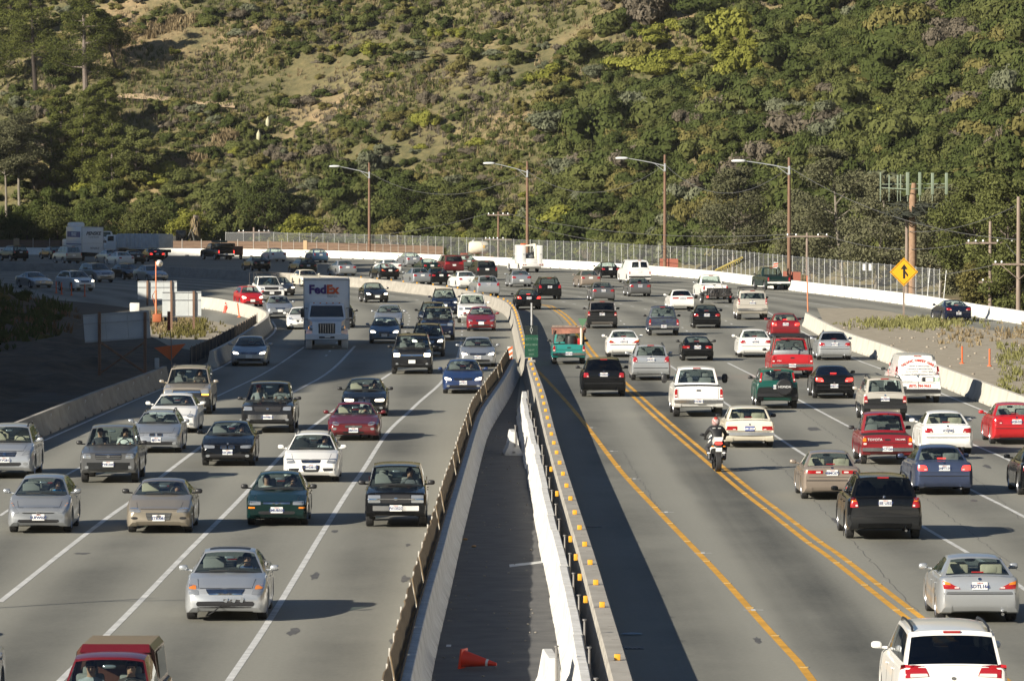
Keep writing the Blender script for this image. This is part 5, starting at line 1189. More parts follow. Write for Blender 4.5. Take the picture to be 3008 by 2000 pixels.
PT = [  # photo column/row of the foot, height, crown, seed, leaf, bark, lean, crown_from, label
 (105, 280, 14.5, 4.0, 1, 'pine', BARK, (-.05, 0), .35, 'tall dark pine with bare lower branches at the upper left of the hillside'),
 (252, 280, 16, 4.4, 2, 'pine', BARKG, (-.03, 0), .18, 'broad green pine beside the trail at the upper left'),
 (345, 205, 8, 2.6, 3, 'pine', BARK, (-.32, 0), .42, 'small pine leaning left over the bare upper slope'),
 (-10, 265, 13, 3.2, 4, 'pine', BARK, (.02, 0), .2, 'dark pine cut by the left edge near the trail'),
 (30, 180, 12, 3.0, 16, 'pine', BARK, (.02, 0), .2, 'dark pine at the top left corner behind the bare pine'),
 (175, 262, 5.0, 2.0, 5, 'dark', BARK, (0, 0), .1, 'low dark bushy tree between the two tall pines'),
 (310, 395, 7.5, 2.3, 6, 'pine', BARKG, (0, 0), .15, 'pointed young pine just below the left end of the trail'),
 (265, 470, 10, 3.0, 7, 'pine', BARKG, (.03, 0), .15, 'bushy pine below the trail, second from the pointed young pine'),
 (180, 440, 8.5, 2.8, 8, 'pine', BARKG, (0, 0), .12, 'rounded pine below the dark cut bank at the left'),
 (60, 660, 14, 3.2, 9, 'gum', BARKP, (-.04, 0), .45, 'tall pale-trunked gum tree at the left edge above the barrier'),
 (20, 655, 12, 2.8, 10, 'gum', BARKP, (-.03, 0), .5, 'second pale-trunked gum tree cut by the left edge'),
 (240, 560, 10, 3.4, 11, 'pine', BARKG, (.02, 0), .1, 'dense dark pine low on the left slope above the rental box truck'),
 (330, 590, 10, 3.0, 12, 'pine', BARKG, (0, 0), .1, 'green pine above the white dump truck'),
 (400, 560, 8, 2.6, 13, 'mid', BARKG, (0, 0), .1, 'leafy green tree right of the dense dark pine'),
 (150, 560, 9, 3.0, 14, 'pine', BARKG, (0, 0), .1, 'grey green pine left of the dense dark pine'),
 (290, 700, 7, 3.2, 15, 'dark', BARK, (0, 0), .1, 'wide dark oak rising behind the white dump truck'),
 (430, 705, 6.5, 3.0, 17, 'mid', BARK, (0, 0), .1, 'rounded green oak behind the fence left of the construction machine'),
 (80, 715, 6, 3.0, 18, 'dark', BARK, (0, 0), .08, 'dark low oak behind the timber wall at the far left'),
 (170, 712, 6, 2.8, 19, 'mid', BARK, (0, 0), .08, 'green low oak behind the timber wall beside the rental truck'),
 (560, 705, 5.5, 2.4, 20, 'lime', BARKG, (0, 0), .1, 'bright green bushy tree by the dead palm'),
 (890, 700, 5, 2.6, 21, 'lime', BARK, (0, 0), .08, 'pale green rounded tree behind the fence left of the first lamp post'),
 (780, 690, 7, 3.4, 22, 'dark', BARK, (0, 0), .08, 'large dark oak behind the fence near the small left power pole'),
 (1200, 690, 6.5, 3.2, 23, 'dark', BARK, (0, 0), .08, 'broad dark oak behind the fence right of the first lamp post'),
 (1330, 690, 5.5, 2.8, 24, 'mid', BARK, (0, 0), .08, 'green oak behind the fence left of the second lamp post'),
 (2150, 740, 11, 3.6, 25, 'gum', BARKP, (.06, 0), .08, 'grey gum tree with pale limbs behind the third and fourth lamp posts'),
 (2480, 800, 13, 3.8, 26, 'gum', BARKP, (-.10, 0), .08, 'large grey gum tree leaning left of the cell tower'),
 (2570, 830, 10, 3.4, 27, 'gum', BARKP, (.1, 0), .08, 'grey gum tree with pale forked limbs behind the merge sign'),
 (2760, 850, 9.5, 3.2, 28, 'gum', BARKP, (.06, 0), .08, 'grey gum tree just right of the cell tower'),
 (2380, 770, 8.5, 3.2, 29, 'gum', BARKP, (-.05, 0), .08, 'shorter grey gum tree between the fourth lamp post and the cell tower'),
 (2860, 840, 10, 3.0, 30, 'mid', BARKG, (.03, 0), .25, 'green broadleaf tree between the two right power poles'),
 (2960, 830, 10, 3.2, 31, 'mid', BARKG, (0, 0), .2, 'dark leafy tree behind the rightmost power pole'),
 (2990, 905, 5.2, 2.6, 32, 'mid', BARK, (0, 0), .06, 'rounded green tree behind the white barrier at the right edge'),
 (2900, 890, 3.6, 2.0, 33, 'olive', BARK, (0, 0), .06, 'low olive bush behind the white barrier near the right edge')]
for x, y, h, cr_, sd, lf, bk, ln_, cf_, lab in PT:
    p = onhill(x, min(y, 690)) if y <= 700 else None
    if p is None or y > 690:
        q = g(x, min(y, 905)); nn = nearest(RB, Vector((q.x, q.y)))
        # foot hidden behind the far barrier: stand it a few metres beyond
        a_ = at(x, 700, 100); dr = Vector((a_.x, a_.y)).normalized(); c = dr * (hitline(Vector((0, 0)), dr, RB, 900) + (8. if x < 2000 else (34. if lf == 'gum' else 26.))); pz = down(c.x, c.y); p = Vector((c.x, c.y, pz.z if pz else -.3))
    tree('pine_tree' if lf == 'pine' else ('gum_tree' if lf == 'gum' else 'tree'), p, h, cr_, sd, LEAF[lf], bk, lab, lean=ln_, crown_from=cf_, kind='pine' if lf == 'pine' else 'broad', dens=1.0 if h > 7 else .8)
# bushes on the dark cut slope
for i, (x, y, s_) in enumerate([(-36.2, 372, 1.3), (-37.5, 366, 1.6), (-35, 360, .8), (-33, 350, .7), (-31.8, 340, .6), (-37, 350, 1.2), (-35.5, 335, .9), (-30, 352, .5), (-29.5, 338, .6), (-31, 366, .5), (-27.5, 318, .5), (-30, 320, .8), (-26, 300, .5), (-27.5, 290, .7)]):
    p = down(x, y, slope_bvh); o = obj('shrub', shmesh(i % 10, 'dark' if i % 3 else 'olive'), loc=(p.x, p.y, p.z - .1), rot=(0, 0, i)); o.scale = (s_, s_, s_ * .9)
    tag(o, 'small shaded shrub on the dark cut slope at the left', 'shrub', 'shrubs on the dark left slope')
def slopept(r):
    p = down(r.uniform(-40, -26), r.uniform(255, 415), slope_bvh); return p
tufts('slope_brush', 450, lambda p: p.z > .2 and noise.noise(Vector((p.x * .2, p.y * .12, 5))) > -.15, LEAF['dark'], .75, 'dark brush on the shaded cut slope at the left', 31, slopept, 10)
tufts('slope_straw', 500, lambda p: p.z > .05 and noise.noise(Vector((p.x * .2, p.y * .15, 25))) > .05, LEAF['brown'], .45, 'dry straw on the shaded cut slope at the left', 32, slopept, 8)
for i in range(14):
    x, y = rs.uniform(-38, -27), rs.uniform(270, 405); p = down(x, y, slope_bvh)
    if p is None or p.z < .25: continue
    s_ = rs.uniform(.5, 1.2); o = obj('shrub', shmesh(rs.randrange(10), 'dark'), loc=(p.x, p.y, p.z - .1), rot=(0, 0, i)); o.scale = (s_, s_, s_ * .9); tag(o, 'small shaded shrub on the dark cut slope at the left', 'shrub', 'shrubs on the dark left slope')
# yucca spikes
for x, y in ((760, 430), (787, 390)):
    p = onhill(x, y)
    if p: 
        t_ = thing('yucca', tuple(p), 'cream yucca flower spike on the slope, the %s of two' % ('lower' if y > 400 else 'upper'), 'plant', 'flowering yuccas'); obj('flower_spike', MB().lathe([(.03, 0), (.04, .6), (.28, .9), (.26, 1.5), (.02, 2.0)], 10, axis='z').mesh('flower_spike', [mat('yucca_cream', (.44, .42, .28), .8)]), t_)
# ------------------------------------------------------------------ street furniture
WOODP = mat('pole_wood', (.15, .085, .055), .9, scale=2, col2=(.23, .14, .095), stretch=(4, 4, .4)); WOODG = mat('pole_wood_grey', (.20, .15, .12), .9, scale=2, col2=(.30, .24, .20), stretch=(4, 4, .4))
ALU = mat('sign_aluminium', (.44, .47, .48), .6, .0, scale=1.2, col2=(.54, .57, .57)); ORANGE = mat('safety_orange', (.75, .13, .03), .55); ORANGEL = mat('pale_orange', (.70, .22, .10), .6)
LAMPG = mat('lamp_grey', (.45, .47, .48), .5, .3)
def beyond(x, d):
    """point on the ground d metres past the far barrier, in the direction of photo column x"""
    a_ = at(x, 700, 100); dr = Vector((a_.x, a_.y)).normalized(); c = dr * (hitline(Vector((0, 0)), dr, RB, 900) + d); return Vector((c.x, c.y, 0))
def heightat(x, y, p):
    return at(x, y, p.y).z
ordn = ['leftmost', 'second from the left', 'third from the left', 'rightmost']
ptop = []
for i, (x, yt, xa, ya) in enumerate([(1085, 478, 975, 489), (1549, 474, 1428, 480), (1953, 455, 1818, 465), (2318, 463, 2160, 473)]):
    p = beyond(x, 1.6); zt = heightat(x, yt, p); e = at(xa, ya, p.y - 1.0); za = heightat(x, yt + 32, p)
    root = thing('lamp_post', tuple(p), 'wooden lamp post with curved arm behind the fence, %s of four' % ordn[i], 'lamp post', 'wooden lamp posts along the far edge')
    obj('post', MB().tube([(0, 0, -.3), (0, 0, zt * .5), (0, 0, zt)], [.17, .145, .115], 12).mesh('post', [WOODP]), root)
    ex, ez = e.x - p.x, e.z
    arm = MB().tube([(-.1, -.05, za), (ex * .3, -.1, lerp(za, ez, .42)), (ex * .65, -.2, lerp(za, ez, .82)), (ex * .86, -.25, ez + .02)], [.05, .045, .04, .035], 8)
    arm.tube([(-.1, -.05, za - .5), (ex * .22, -.1, lerp(za, ez, .30) - .02)], .025, 6); arm.box((-.02, -.14, za - .15), (.16, .1, .7))
    obj('arm', arm.mesh('arm', [LAMPG]), root)
    obj('lamp_head', MB().blob((ex * .93, -.25, ez), (.62, .17, .13), 0, 14, 8, .8).mesh('lamp_head', [mat('lamp_shell', (.60, .62, .62), .45)]), root)
    obj('band', MB().tube([(0, 0, za - .55), (0, 0, za - .35)], .16, 12).mesh('band', [PIN]), root)
    ptop.append(Vector((p.x, p.y, za + .1)))
WIRE = mat('power_wire', (.10, .10, .10), .7)
def wire(a_, b_, sag, label, r=.022):
    pts = []
    for k in range(15): t_ = k / 14; q = lerp(a_, b_, t_); pts.append((q.x, q.y, q.z - sag * 4 * t_ * (1 - t_)))
    tag(obj('power_line', MB().tube(pts, r, 5).mesh('power_line', [WIRE])), label, 'wire', 'wires above the far edge')
wn = ['first and second', 'second and third', 'third and fourth']
for i in range(3): wire(ptop[i], ptop[i + 1], 2.4, 'sagging wire between the %s lamp posts from the left' % wn[i])
def xarm(mb, z, half, ins, y=0, axis='x', tilt=0):
    mb.box((0, y - .16, z), (half * 2, .10, .12))
    for k in ins: mb.lathe([(.001, .20), (.05, .19), (.06, .10), (.03, .06)], 8, axis='z', c=(k, y - .16, z))
poles = []
for nm, x, yt, dist, arms, rr, lab in [
  ('a', 746, 668, 5, [(-.55, 1.9, (-1.7, -1.2, .6, 1.2, 1.7))], .15, 'short wooden power pole with a wide crossarm left of the leftmost lamp post'),
  ('b', 1464, 622, 6, [(-.35, 1.15, (-1, -.5, .5, 1)), (-2.9, 1.4, (-1.3, -.9, -.5, -.1, .5))], .14, 'wooden power pole with two crossarms behind the fence, just left of the second lamp post'),
  ('c', 2371, 684, 7, [(-.3, 1.7, (-1.6, -.9, .9, 1.6))], .13, 'grey power pole with a crossarm, just right of the rightmost lamp post'),
  ('d', 2664, 640, 5, [], .15, 'thin bare wooden pole close beside the cell tower trunk'),
  ('e', 2909, 650, 16, [(-1.5, 1.7, (-1.5, -1, -.5, .5, 1, 1.5)), (-4.2, .8, (-.5, .5))], .14, 'brown power pole with white insulators among the trees at the right'),
  ('f', 2992, 578, 6, [(-4.4, 1.7, (-1.5, -1.1, 1.1, 1.5))], .16, 'tall wooden power pole with a braced crossarm at the right edge')]:
    p = beyond(x, dist); zt = heightat(x, yt, p); root = thing('power_pole', tuple(p), lab, 'power pole', 'power poles behind the far barrier')
    obj('pole', MB().tube([(0, 0, -.3), (0, 0, zt)], [rr, rr * .75], 10).mesh('pole', [WOODG if nm not in 'b' else WOODP]), root)
    for dz, hf_, ins in arms:
        m_ = MB(); m_.box((0, -.16, zt + dz), (hf_ * 2, .10, .12)); obj('crossarm', m_.mesh('crossarm', [WOODG]), root)
        for k in ins: obj('insulator', MB().lathe([(.001, .24), (.06, .22), (.08, .12), (.03, .05)], 8, axis='z', c=(k, -.16, zt + dz)).mesh('insulator', [mat('porcelain', (.55, .57, .58), .3)]), root)
        if nm == 'f':
            for s_ in (-1, 1): obj('brace', MB().tube([(s_ * hf_ * .7, -.16, zt + dz), (0, -.16, zt + dz - 1.0)], .03, 6).mesh('brace', [WOODG]), root)
    poles.append(Vector((p.x, p.y, zt)))
a_, b_, c_, d_, e_, f_ = poles
wire(a_ + Vector((1, 0, -.4)), b_ + Vector((-1, 0, -2.7)), .6, 'upper wire from the short left power pole to the two-armed pole'); wire(a_ + Vector((1.5, 0, -.4)), b_ + Vector((-1.2, 0, -.2)), 1.4, 'lower wire from the short left power pole to the two-armed pole', .018)
wire(b_ + Vector((1, 0, -.2)), c_ + Vector((-1, 0, -.1)), 1.0, 'upper wire from the two-armed pole to the grey power pole'); wire(b_ + Vector((.5, 0, -.6)), c_ + Vector((-.6, 0, -.2)), 1.8, 'lower wire from the two-armed pole to the grey power pole')
wire(c_ + Vector((1, 0, 0)), e_ + Vector((-1, 0, -1.4)), .9, 'wire from the grey power pole to the brown pole in the trees'); wire(c_ + Vector((.4, 0, -3.2)), f_ + Vector((-1, 0, -4.3)), .8, 'low wire from the grey power pole to the tall right pole')
wire(ptop[3], f_ + Vector((0, 0, -2.8)), 1.2, 'long wire from the rightmost lamp post to the tall right pole'); wire(e_ + Vector((1, 0, -1.4)), f_ + Vector((1.2, -1, -4.3)), .5, 'wire between the two power poles at the right edge'); wire(d_ + Vector((0, 0, -1.)), f_ + Vector((.2, 0, -.4)), .6, 'wire from the thin bare pole up to the tall right pole')
# cell tower dressed as a tree
p = beyond(2681, 6.5); root = thing('cell_tower', tuple(p), 'cell phone tower disguised as a tree with green panel antennas', 'cell tower')
zt = heightat(2690, 570, p)
obj('trunk', MB().tube([(0, 0, -.3), (0, 0, zt - .4), (.1, 0, zt + .8)], [.31, .27, .18], 14).mesh('trunk', [mat('fake_bark', (.23, .14, .085), .9, scale=4, col2=(.32, .21, .135), bump=.8, bscale=12)]), root)
AGRN = mat('antenna_green', (.19, .235, .17), .5)
rg_ = MB().tube([(-2.2, 1.2, zt + .45), (-.5, -1.0, zt + .35), (2.5, -.4, zt + .5)], .04, 6); rg_.tube([(-2.2, 1.2, zt + .7), (2.5, -.4, zt + .75)], .03, 6); obj('antenna_frame', rg_.mesh('antenna_frame', [AGRN]), root)
for x, y, h_, wd_ in [(-2.3, 1.2, 1.7, .10), (-1.7, .6, 1.3, .10), (-1.1, .2, 1.3, .12), (-.9, 0, 1.4, .1), (-.45, -1.0, 1.7, .24), (.45, -.9, 1.7, .22), (1.4, -.7, 1.6, .22), (2.45, -.4, 1.6, .22)]:
    obj('antenna', MB().box((x, y, zt + .75), (wd_, .12, h_), bev=.02).tube([(x, y + .1, zt - .55), (x, y + .1, zt + 1.4)], .03, 6).mesh('antenna', [AGRN]), root)
fb = MB(); rr = random.Random(4)
for k in range(22):
    q = k * 2.4; L_ = rr.uniform(1.4, 2.6); z0 = zt - rr.uniform(.6, 1.6); e = Vector((math.cos(q) * L_, math.sin(q) * L_, z0 - rr.uniform(-.2, 1.1))); fb.tube([(0, 0, z0), (math.cos(q) * L_ * .5, math.sin(q) * L_ * .5, z0 + .1), tuple(e)], [.05, .04, .015], 5)
    for j in range(22):
        t_ = rr.uniform(.2, 1); b0 = Vector((math.cos(q) * L_ * t_, math.sin(q) * L_ * t_, lerp(z0 + .1, e.z, t_))); s_ = rr.choice((-1, 1)); d_ = Vector((-math.sin(q) * s_ * .5 + rr.uniform(-.2, .2), math.cos(q) * s_ * .5, -.22)); w_ = Vector((.065, .065, .03)); fb.add([b0 - w_, b0 + w_, b0 + d_ + w_ * .4, b0 + d_ - w_ * .4], [(0, 1, 2, 3)])
tag(obj('fronds', fb.mesh('fronds', [mat('fake_frond', (.045, .05, .034), .8, var=.4, scale=3)]), root), kind='stuff')
# merge sign
p = g(2654.7, 942); zc_ = heightat(2659, 799, p); root = thing('merge_sign', tuple(p), 'yellow diamond merge sign with a black arrow on a wooden post', 'road sign', rz=.03)
obj('post', MB().box((0, .06, zc_ * .5), (.11, .10, zc_ + .9)).mesh('post', [WOODG]), root)
hd = .90; YS_ = mat('sign_yellow', (.80, .40, .012), .45); BK = mat('sign_black', (.012, .012, .012), .5)
obj('panel', MB().add([(0, 0, zc_ - hd - .03), (hd + .03, 0, zc_), (0, 0, zc_ + hd + .03), (-hd - .03, 0, zc_), (0, -.012, zc_ - hd - .03), (hd + .03, -.012, zc_), (0, -.012, zc_ + hd + .03), (-hd - .03, -.012, zc_)], [(3, 2, 1, 0), (4, 5, 6, 7), (0, 1, 5, 4), (1, 2, 6, 5), (2, 3, 7, 6), (3, 0, 4, 7)]).mesh('panel', [YS_], smooth_=False), root)
bd = MB()
for k in range(4):
    q = [(0, -hd + .04), (hd - .04, 0), (0, hd - .04), (-hd + .04, 0)]; a1, b1 = Vector(q[k]), Vector(q[(k + 1) % 4]); nn = Vector((b1.y - a1.y, -(b1.x - a1.x))).normalized() * .03
    bd.add([(a1.x, -.016, zc_ + a1.y), (b1.x, -.016, zc_ + b1.y), (b1.x - nn.x, -.016, zc_ + b1.y - nn.y), (a1.x - nn.x, -.016, zc_ + a1.y - nn.y)], [(0, 1, 2, 3)])
obj('border', bd.mesh('border', [BK], smooth_=False), root)
ar_ = MB()
def flat(q): ar_.add([(x * .9, -.018, zc_ + z * .9) for x, z in q], [tuple(range(len(q)))])
flat([(-.06, -.48), (.10, -.48), (.10, .22), (-.06, .22)]); flat([(-.24, .20), (.28, .20), (.02, .56)]); flat([(.10, -.10), (.27, -.36), (.32, -.20), (.10, .08)])
obj('arrow', ar_.mesh('arrow', [BK], smooth_=False), root)
# chain link fence along the far barrier
x0, x1 = 655, 2772
FB = [q for q, _ in resample(offset(RB, 1.1), 2.45)]
FB = [q for q in FB if 640 < topx(Vector((q.x, q.y, 1)))[0] < 2775 and q.y > 300]
froot = thing('chain_link_fence', (FB[0].x, FB[0].y, 0), 'long grey chain link fence with steel posts behind the far white barrier', 'fence')
ftop = 2.65; o_ = Vector((FB[0].x, FB[0].y, 0))
pm_ = MB().tube([(0, 0, 0), (0, 0, ftop + .05)], .026, 6).blob((0, 0, ftop + .06), (.04, .04, .035), 0, 6, 4).mesh('post', [mat('fence_post', (.46, .47, .47), .45, .3)])
pd_ = MB().tube([(0, 0, 0), (0, 0, ftop + .05)], .06, 6).mesh('post', [mat('fence_post_dark', (.07, .07, .07), .6)])
for i, q in enumerate(FB):
    dk = i in (31, 52, 70); obj('post', pd_ if dk else pm_, froot, (q.x - o_.x, q.y - o_.y, 0))
obj('top_rail', MB().tube([(q.x - o_.x, q.y - o_.y, ftop) for q in FB], .022, 5).mesh('top_rail', [STEEL]), froot)
fm = bpy.data.materials.new('chain_link_mesh'); fm.use_nodes = True; t = fm.node_tree; b_s = t.nodes['Principled BSDF']; b_s.inputs['Base Color'].default_value = (.40, .41, .42, 1); b_s.inputs['Metallic'].default_value = .3; b_s.inputs['Roughness'].default_value = .5
trn = node(t, 'ShaderNodeBsdfTransparent'); mx = node(t, 'ShaderNodeMixShader'); mx.inputs[0].default_value = .17
t.links.new(trn.outputs[0], mx.inputs[1]); t.links.new(b_s.outputs[0], mx.inputs[2]); t.links.new(mx.outputs[0], t.nodes['Material Output'].inputs['Surface'])
fv = []; 
for q in FB: fv += [(q.x - o_.x, q.y - o_.y + .03, .05), (q.x - o_.x, q.y - o_.y + .03, ftop)]
obj('wire_mesh', MB().add(fv, [(2 * i, 2 * i + 2, 2 * i + 3, 2 * i + 1) for i in range(len(FB) - 1)]).mesh('wire_mesh', [fm], smooth_=False), froot)
# end frame of the fence, leaning outwards
q = FB[0] if topx(Vector((FB[0].x, FB[0].y, 1)))[0] > 2000 else FB[-1]
for k, (sx_, lab) in enumerate(((2722, 'first'), (2770, 'outer'))):
    p2 = beyond(sx_, 2.2); obj('end_post', MB().tube([(0, 0, 0), (.25, 0, 2.75)], .035, 6).mesh('end_post', [mat('fence_post', (.62, .63, .63))]), froot, (p2.x - o_.x, p2.y - o_.y, 0))
# two small white notices on the fence
for k, x in enumerate((2538, 2556)):
    p = beyond(x, 1.0); zz = heightat(x, 785, p); o = tag(obj('notice', MB().box((0, 0, zz), (.20, .02, .50)).mesh('notice', [WHITEP]), loc=(p.x, p.y, 0)), 'small blank white notice on the chain link fence, %s of the pair' % ('left' if k == 0 else 'right'), 'notice', 'notices on the fence')
# timber lagging wall behind the left part of the barrier
LAG = mat('timber_lagging', (.115, .072, .048), .9, scale=2, col2=(.18, .12, .082), stretch=(.3, .3, 4)); 
TW = [q for q, _ in resample(offset(RB, .75), 2.4)]; TW = [q for q in TW if -40 < topx(Vector((q.x, q.y, 1)))[0] < 1312 and q.y > 420]
troot = thing('timber_wall', (TW[0].x, TW[0].y, 0), 'low brown timber lagging wall with light steel posts behind the left part of the far barrier', 'wall'); o_ = Vector((TW[0].x, TW[0].y, 0))
lagm = {}
spm = MB().box((0, -.06, .95), (.06, .06, 1.9)).mesh('post', [mat('lagging_post', (.40, .37, .33), .6)]); spw = MB().box((0, -.07, .95), (.75, .08, 1.85)).mesh('wide_post', [mat('lagging_board_pale', (.36, .26, .15), .8)])
for i in range(len(TW) - 1):
    a1, b1 = TW[i], TW[i + 1]; d = b1 - a1; L_ = d.length; c = (a1 + b1) / 2; rz = math.atan2(d.y, d.x)
    for k in range(4):
        key = (k,)
        if key not in lagm: lagm[key] = MB().box((0, .015 * (k % 2), .22 + k * .42), (2.41, .08, .40)).mesh('plank', [LAG], smooth_=False)
        obj('plank', lagm[key], troot, (c.x - o_.x, c.y - o_.y, 0), (0, 0, rz + math.pi if d.x < 0 else rz))
    obj('post', spm, troot, (a1.x - o_.x, a1.y - o_.y, 0), (0, 0, rz + math.pi if d.x < 0 else rz))
    if i in (16, 33): obj('wide_post', spw, troot, (a1.x - o_.x, a1.y - o_.y, 0), (0, 0, rz + math.pi if d.x < 0 else rz))
# big sign backs at the left
def signback(name, base, w_, h_, zb_, posts, label, rz=0, roll=0., brace=False, nx_=3, bm=ALU, hs=(.0, .36)):
    root = thing(name, tuple(base), label, 'sign', 'backs of the big road signs', rz)
    for k in range(nx_):
        for j in range(2):
            a1, b1 = -w_ / 2 + w_ * k / nx_, -w_ / 2 + w_ * (k + 1) / nx_; z0, z1 = (zb_, zb_ + h_ * .66) if j == 0 else (zb_ + h_ * .67, zb_ + h_)
            o = obj('panel', MB().box(((a1 + b1) / 2, .10, (z0 + z1) / 2), (b1 - a1 - .015, .03, z1 - z0 - .01)).mesh('panel', [bm], smooth_=False), root, rot=(0, roll, 0))
    for z in (zb_ + .06, zb_ + h_ * .665, zb_ + h_ - .06): obj('stringer', MB().box((0, .07, z), (w_ - .02, .03, .06)).mesh('stringer', [STEEL], smooth_=False), root, rot=(0, roll, 0))
    for x in posts: obj('post', MB().box((x, 0, (zb_ + h_) / 2 - .1), (.13, .12, zb_ + h_ + .25)).mesh('post', [WOODP], smooth_=False), root)
    if brace:
        obj('brace', MB().tube([(posts[0], .0, zb_ - .05), (posts[1], .0, .25)], .06, 6).mesh('brace', [WOODP]), root); obj('brace', MB().tube([(posts[1], .05, zb_ - .05), (posts[0], .05, .2)], .045, 6).mesh('brace', [WOODP]), root)
    return root
c = at(354, 1110, 257); c.z = 0
signback('sign_back', c, 3.15, 1.32, heightat(354, 975, c) - .40, (-1.0, 1.17), 'dark back of a big road sign on cross-braced posts, nearest of the three', rz=-.06, roll=-.075, brace=True)
c = g(534, 978); signback('sign_back', c, 2.36, 1.55, .95, (-.62, .72), 'pale back of a big road sign on two posts standing in the sunlit grass', rz=.03)
c = g(462, 897); signback('sign_back', c, 2.86, 1.36, .40, (-.72, 1.0), 'pale back of a big road sign behind the orange light tower, farthest of the three', rz=0.)
p = g(396, 915); tag(obj('utility_box', MB().box((0, 0, .30), (.66, .5, .60), bev=.03).mesh('utility_box', [WCONC]), loc=tuple(p)), 'small white concrete block at the road edge left of the farthest sign back', 'block')
p = g(1362 / 2.949, 1090); p = g(461, 1094); tag(obj('utility_box', MB().box((0, 0, .45), (.22, .2, .5), bev=.03).tube([(0, 0, 0), (0, 0, .3)], .04, 6).mesh('utility_box', [ALU]), loc=tuple(p)), 'small grey box on a stub post behind the left barrier end', 'box')
# orange light tower on its trailer
p = g(463, 958); root = thing('light_tower', tuple(p), 'orange construction light tower with a tall mast and one lamp', 'light tower'); zt = heightat(458, 768, p)
obj('mast', MB().tube([(-.1, 0, .5), (-.1, 0, zt * .55)], .06, 8).tube([(-.1, 0, zt * .5), (-.1, 0, zt)], .04, 8).mesh('mast', [ORANGEL]), root)
obj('lamp', MB().lathe([(.02, -.22), (.20, -.05), (.22, .05), (.001, .08)], 14, axis='y', c=(.12, 0, zt - .12)).mesh('lamp', [mat('lamp_reflector', (.85, .82, .75), .2, .3)]), root)
obj('trailer_body', MB().box((0, 0, .52), (.55, 1.3, .5), bev=.04).tube([(-.1, .5, .9), (-.35, .3, 1.9), (-.1, .1, 2.3)], .03, 6).mesh('trailer_body', [mat('rust_orange', (.36, .10, .035), .7)]), root)
for s_ in (-.5, .5): obj('wheel', MB().lathe([(.001, -.08), (.27, -.08), (.29, 0), (.27, .08), (.001, .08)], 16, c=(s_, 0, .29)).mesh('wheel', [RUBBER]), root)
obj('outrigger', MB().box((.95, 0, .32), (.6, .6, .45), bev=.04).mesh('outrigger', [BLACK]), root)
# roll-up warning sign seen edge-up, orange triangle
p = g(503, 1112); root = thing('warning_sign', tuple(p), 'orange triangular fabric warning sign on a pole behind the left barrier end', 'warning sign')
a1, b1, c1 = (at(453, 1021, p.y), at(546, 1009, p.y), at(502, 1059, p.y))
q = [a1 - p, b1 - p, c1 - p]
obj('panel', MB().add([(v.x, 0, v.z) for v in q] + [(v.x, .015, v.z) for v in q], [(0, 1, 2), (5, 4, 3), (0, 3, 4, 1), (1, 4, 5, 2), (2, 5, 3, 0)]).mesh('panel', [mat('fabric_orange', (.62, .13, .03), .7)], smooth_=False), root)
tp_ = at(496, 924, p.y) - p; obj('pole', MB().tube([(.04, -.04, 0), (0, -.04, lerp(0, tp_.z, .6)), (tp_.x, -.04, tp_.z)], .025, 6).mesh('pole', [WOODG]), root); obj('flag', MB().box((tp_.x, -.04, tp_.z - .3), (.14, .05, .9)).mesh('flag', [mat('faded_flag', (.16, .03, .02), .8)]), root)
# silt fence of dark cloth on stakes along the left barrier
SF = gpoly([(558, 1068), (620, 1040), (690, 1000), (752, 962)], 0, n=1); sfp = resample(SF, 1.0); root = thing('silt_fence', (sfp[0][0].x, sfp[0][0].y, 0), 'dark cloth silt fence on stakes behind the left barrier', 'fence'); o_ = Vector((sfp[0][0].x, sfp[0][0].y, 0))
cl = MB()
for i, (q, _) in enumerate(sfp): cl.v += [(q.x - o_.x + .05 * (i % 2), q.y - o_.y, 0), (q.x - o_.x + .05 * (i % 2), q.y - o_.y, .82)]
cl.f = [(2 * i, 2 * i + 2, 2 * i + 3, 2 * i + 1) for i in range(len(sfp) - 1)]; cl.m = [0] * len(cl.f); obj('cloth', cl.mesh('cloth', [mat('silt_cloth', (.022, .022, .024), .8)], smooth_=False), root)
stm = MB().box((0, 0, .45), (.04, .04, .95)).mesh('stake', [WOODG], smooth_=False)
for i in range(0, len(sfp), 3): q = sfp[i][0]; obj('stake', stm, root, (q.x - o_.x + .09, q.y - o_.y, 0))
# orange delineator posts, cones, poles
dl = MB().tube([(0, 0, .04), (0, 0, 1.0)], .055, 10).lathe([(.001, 0), (.16, 0), (.15, .05), (.06, .07)], 10, axis='z').mesh('delineator', [ORANGE])
for i, (x, y, lab, gp) in enumerate([(165, 861, 'orange delineator post at the foot of the dark slope, leftmost of the four', 'd'), (181, 865, 'orange delineator post at the foot of the dark slope, second from left', 'd'), (210, 868, 'orange delineator post at the foot of the dark slope, third from left', 'd'), (249, 871, 'orange delineator post at the foot of the dark slope, rightmost of the four', 'd'), (703, 932, 'leaning orange delineator in the yard beside the curved barrier', 'd'), (2826, 1068, 'orange post on the right dirt verge, the left one of two', 'v'), (2907, 1076, 'orange post on the right dirt verge, the right one of two', 'v')]):
    p = g(x, y); o = tag(obj('delineator', dl, loc=tuple(p), rot=(0, -.12 if i == 4 else 0, 0)), lab, 'delineator', 'orange delineator posts'); o.scale = (.8, .8, .88 if i > 4 else .95)
tag(obj('marker_pole', MB().tube([(0, 0, .8), (-.05, 0, 3.1)], .04, 8).mesh('marker_pole', [ORANGEL]), loc=tuple(g(2373, 953))), 'tall thin orange marker pole at the start of the right verge barrier', 'pole')
CWH = mat('reflective_white', (.62, .62, .60), .5)
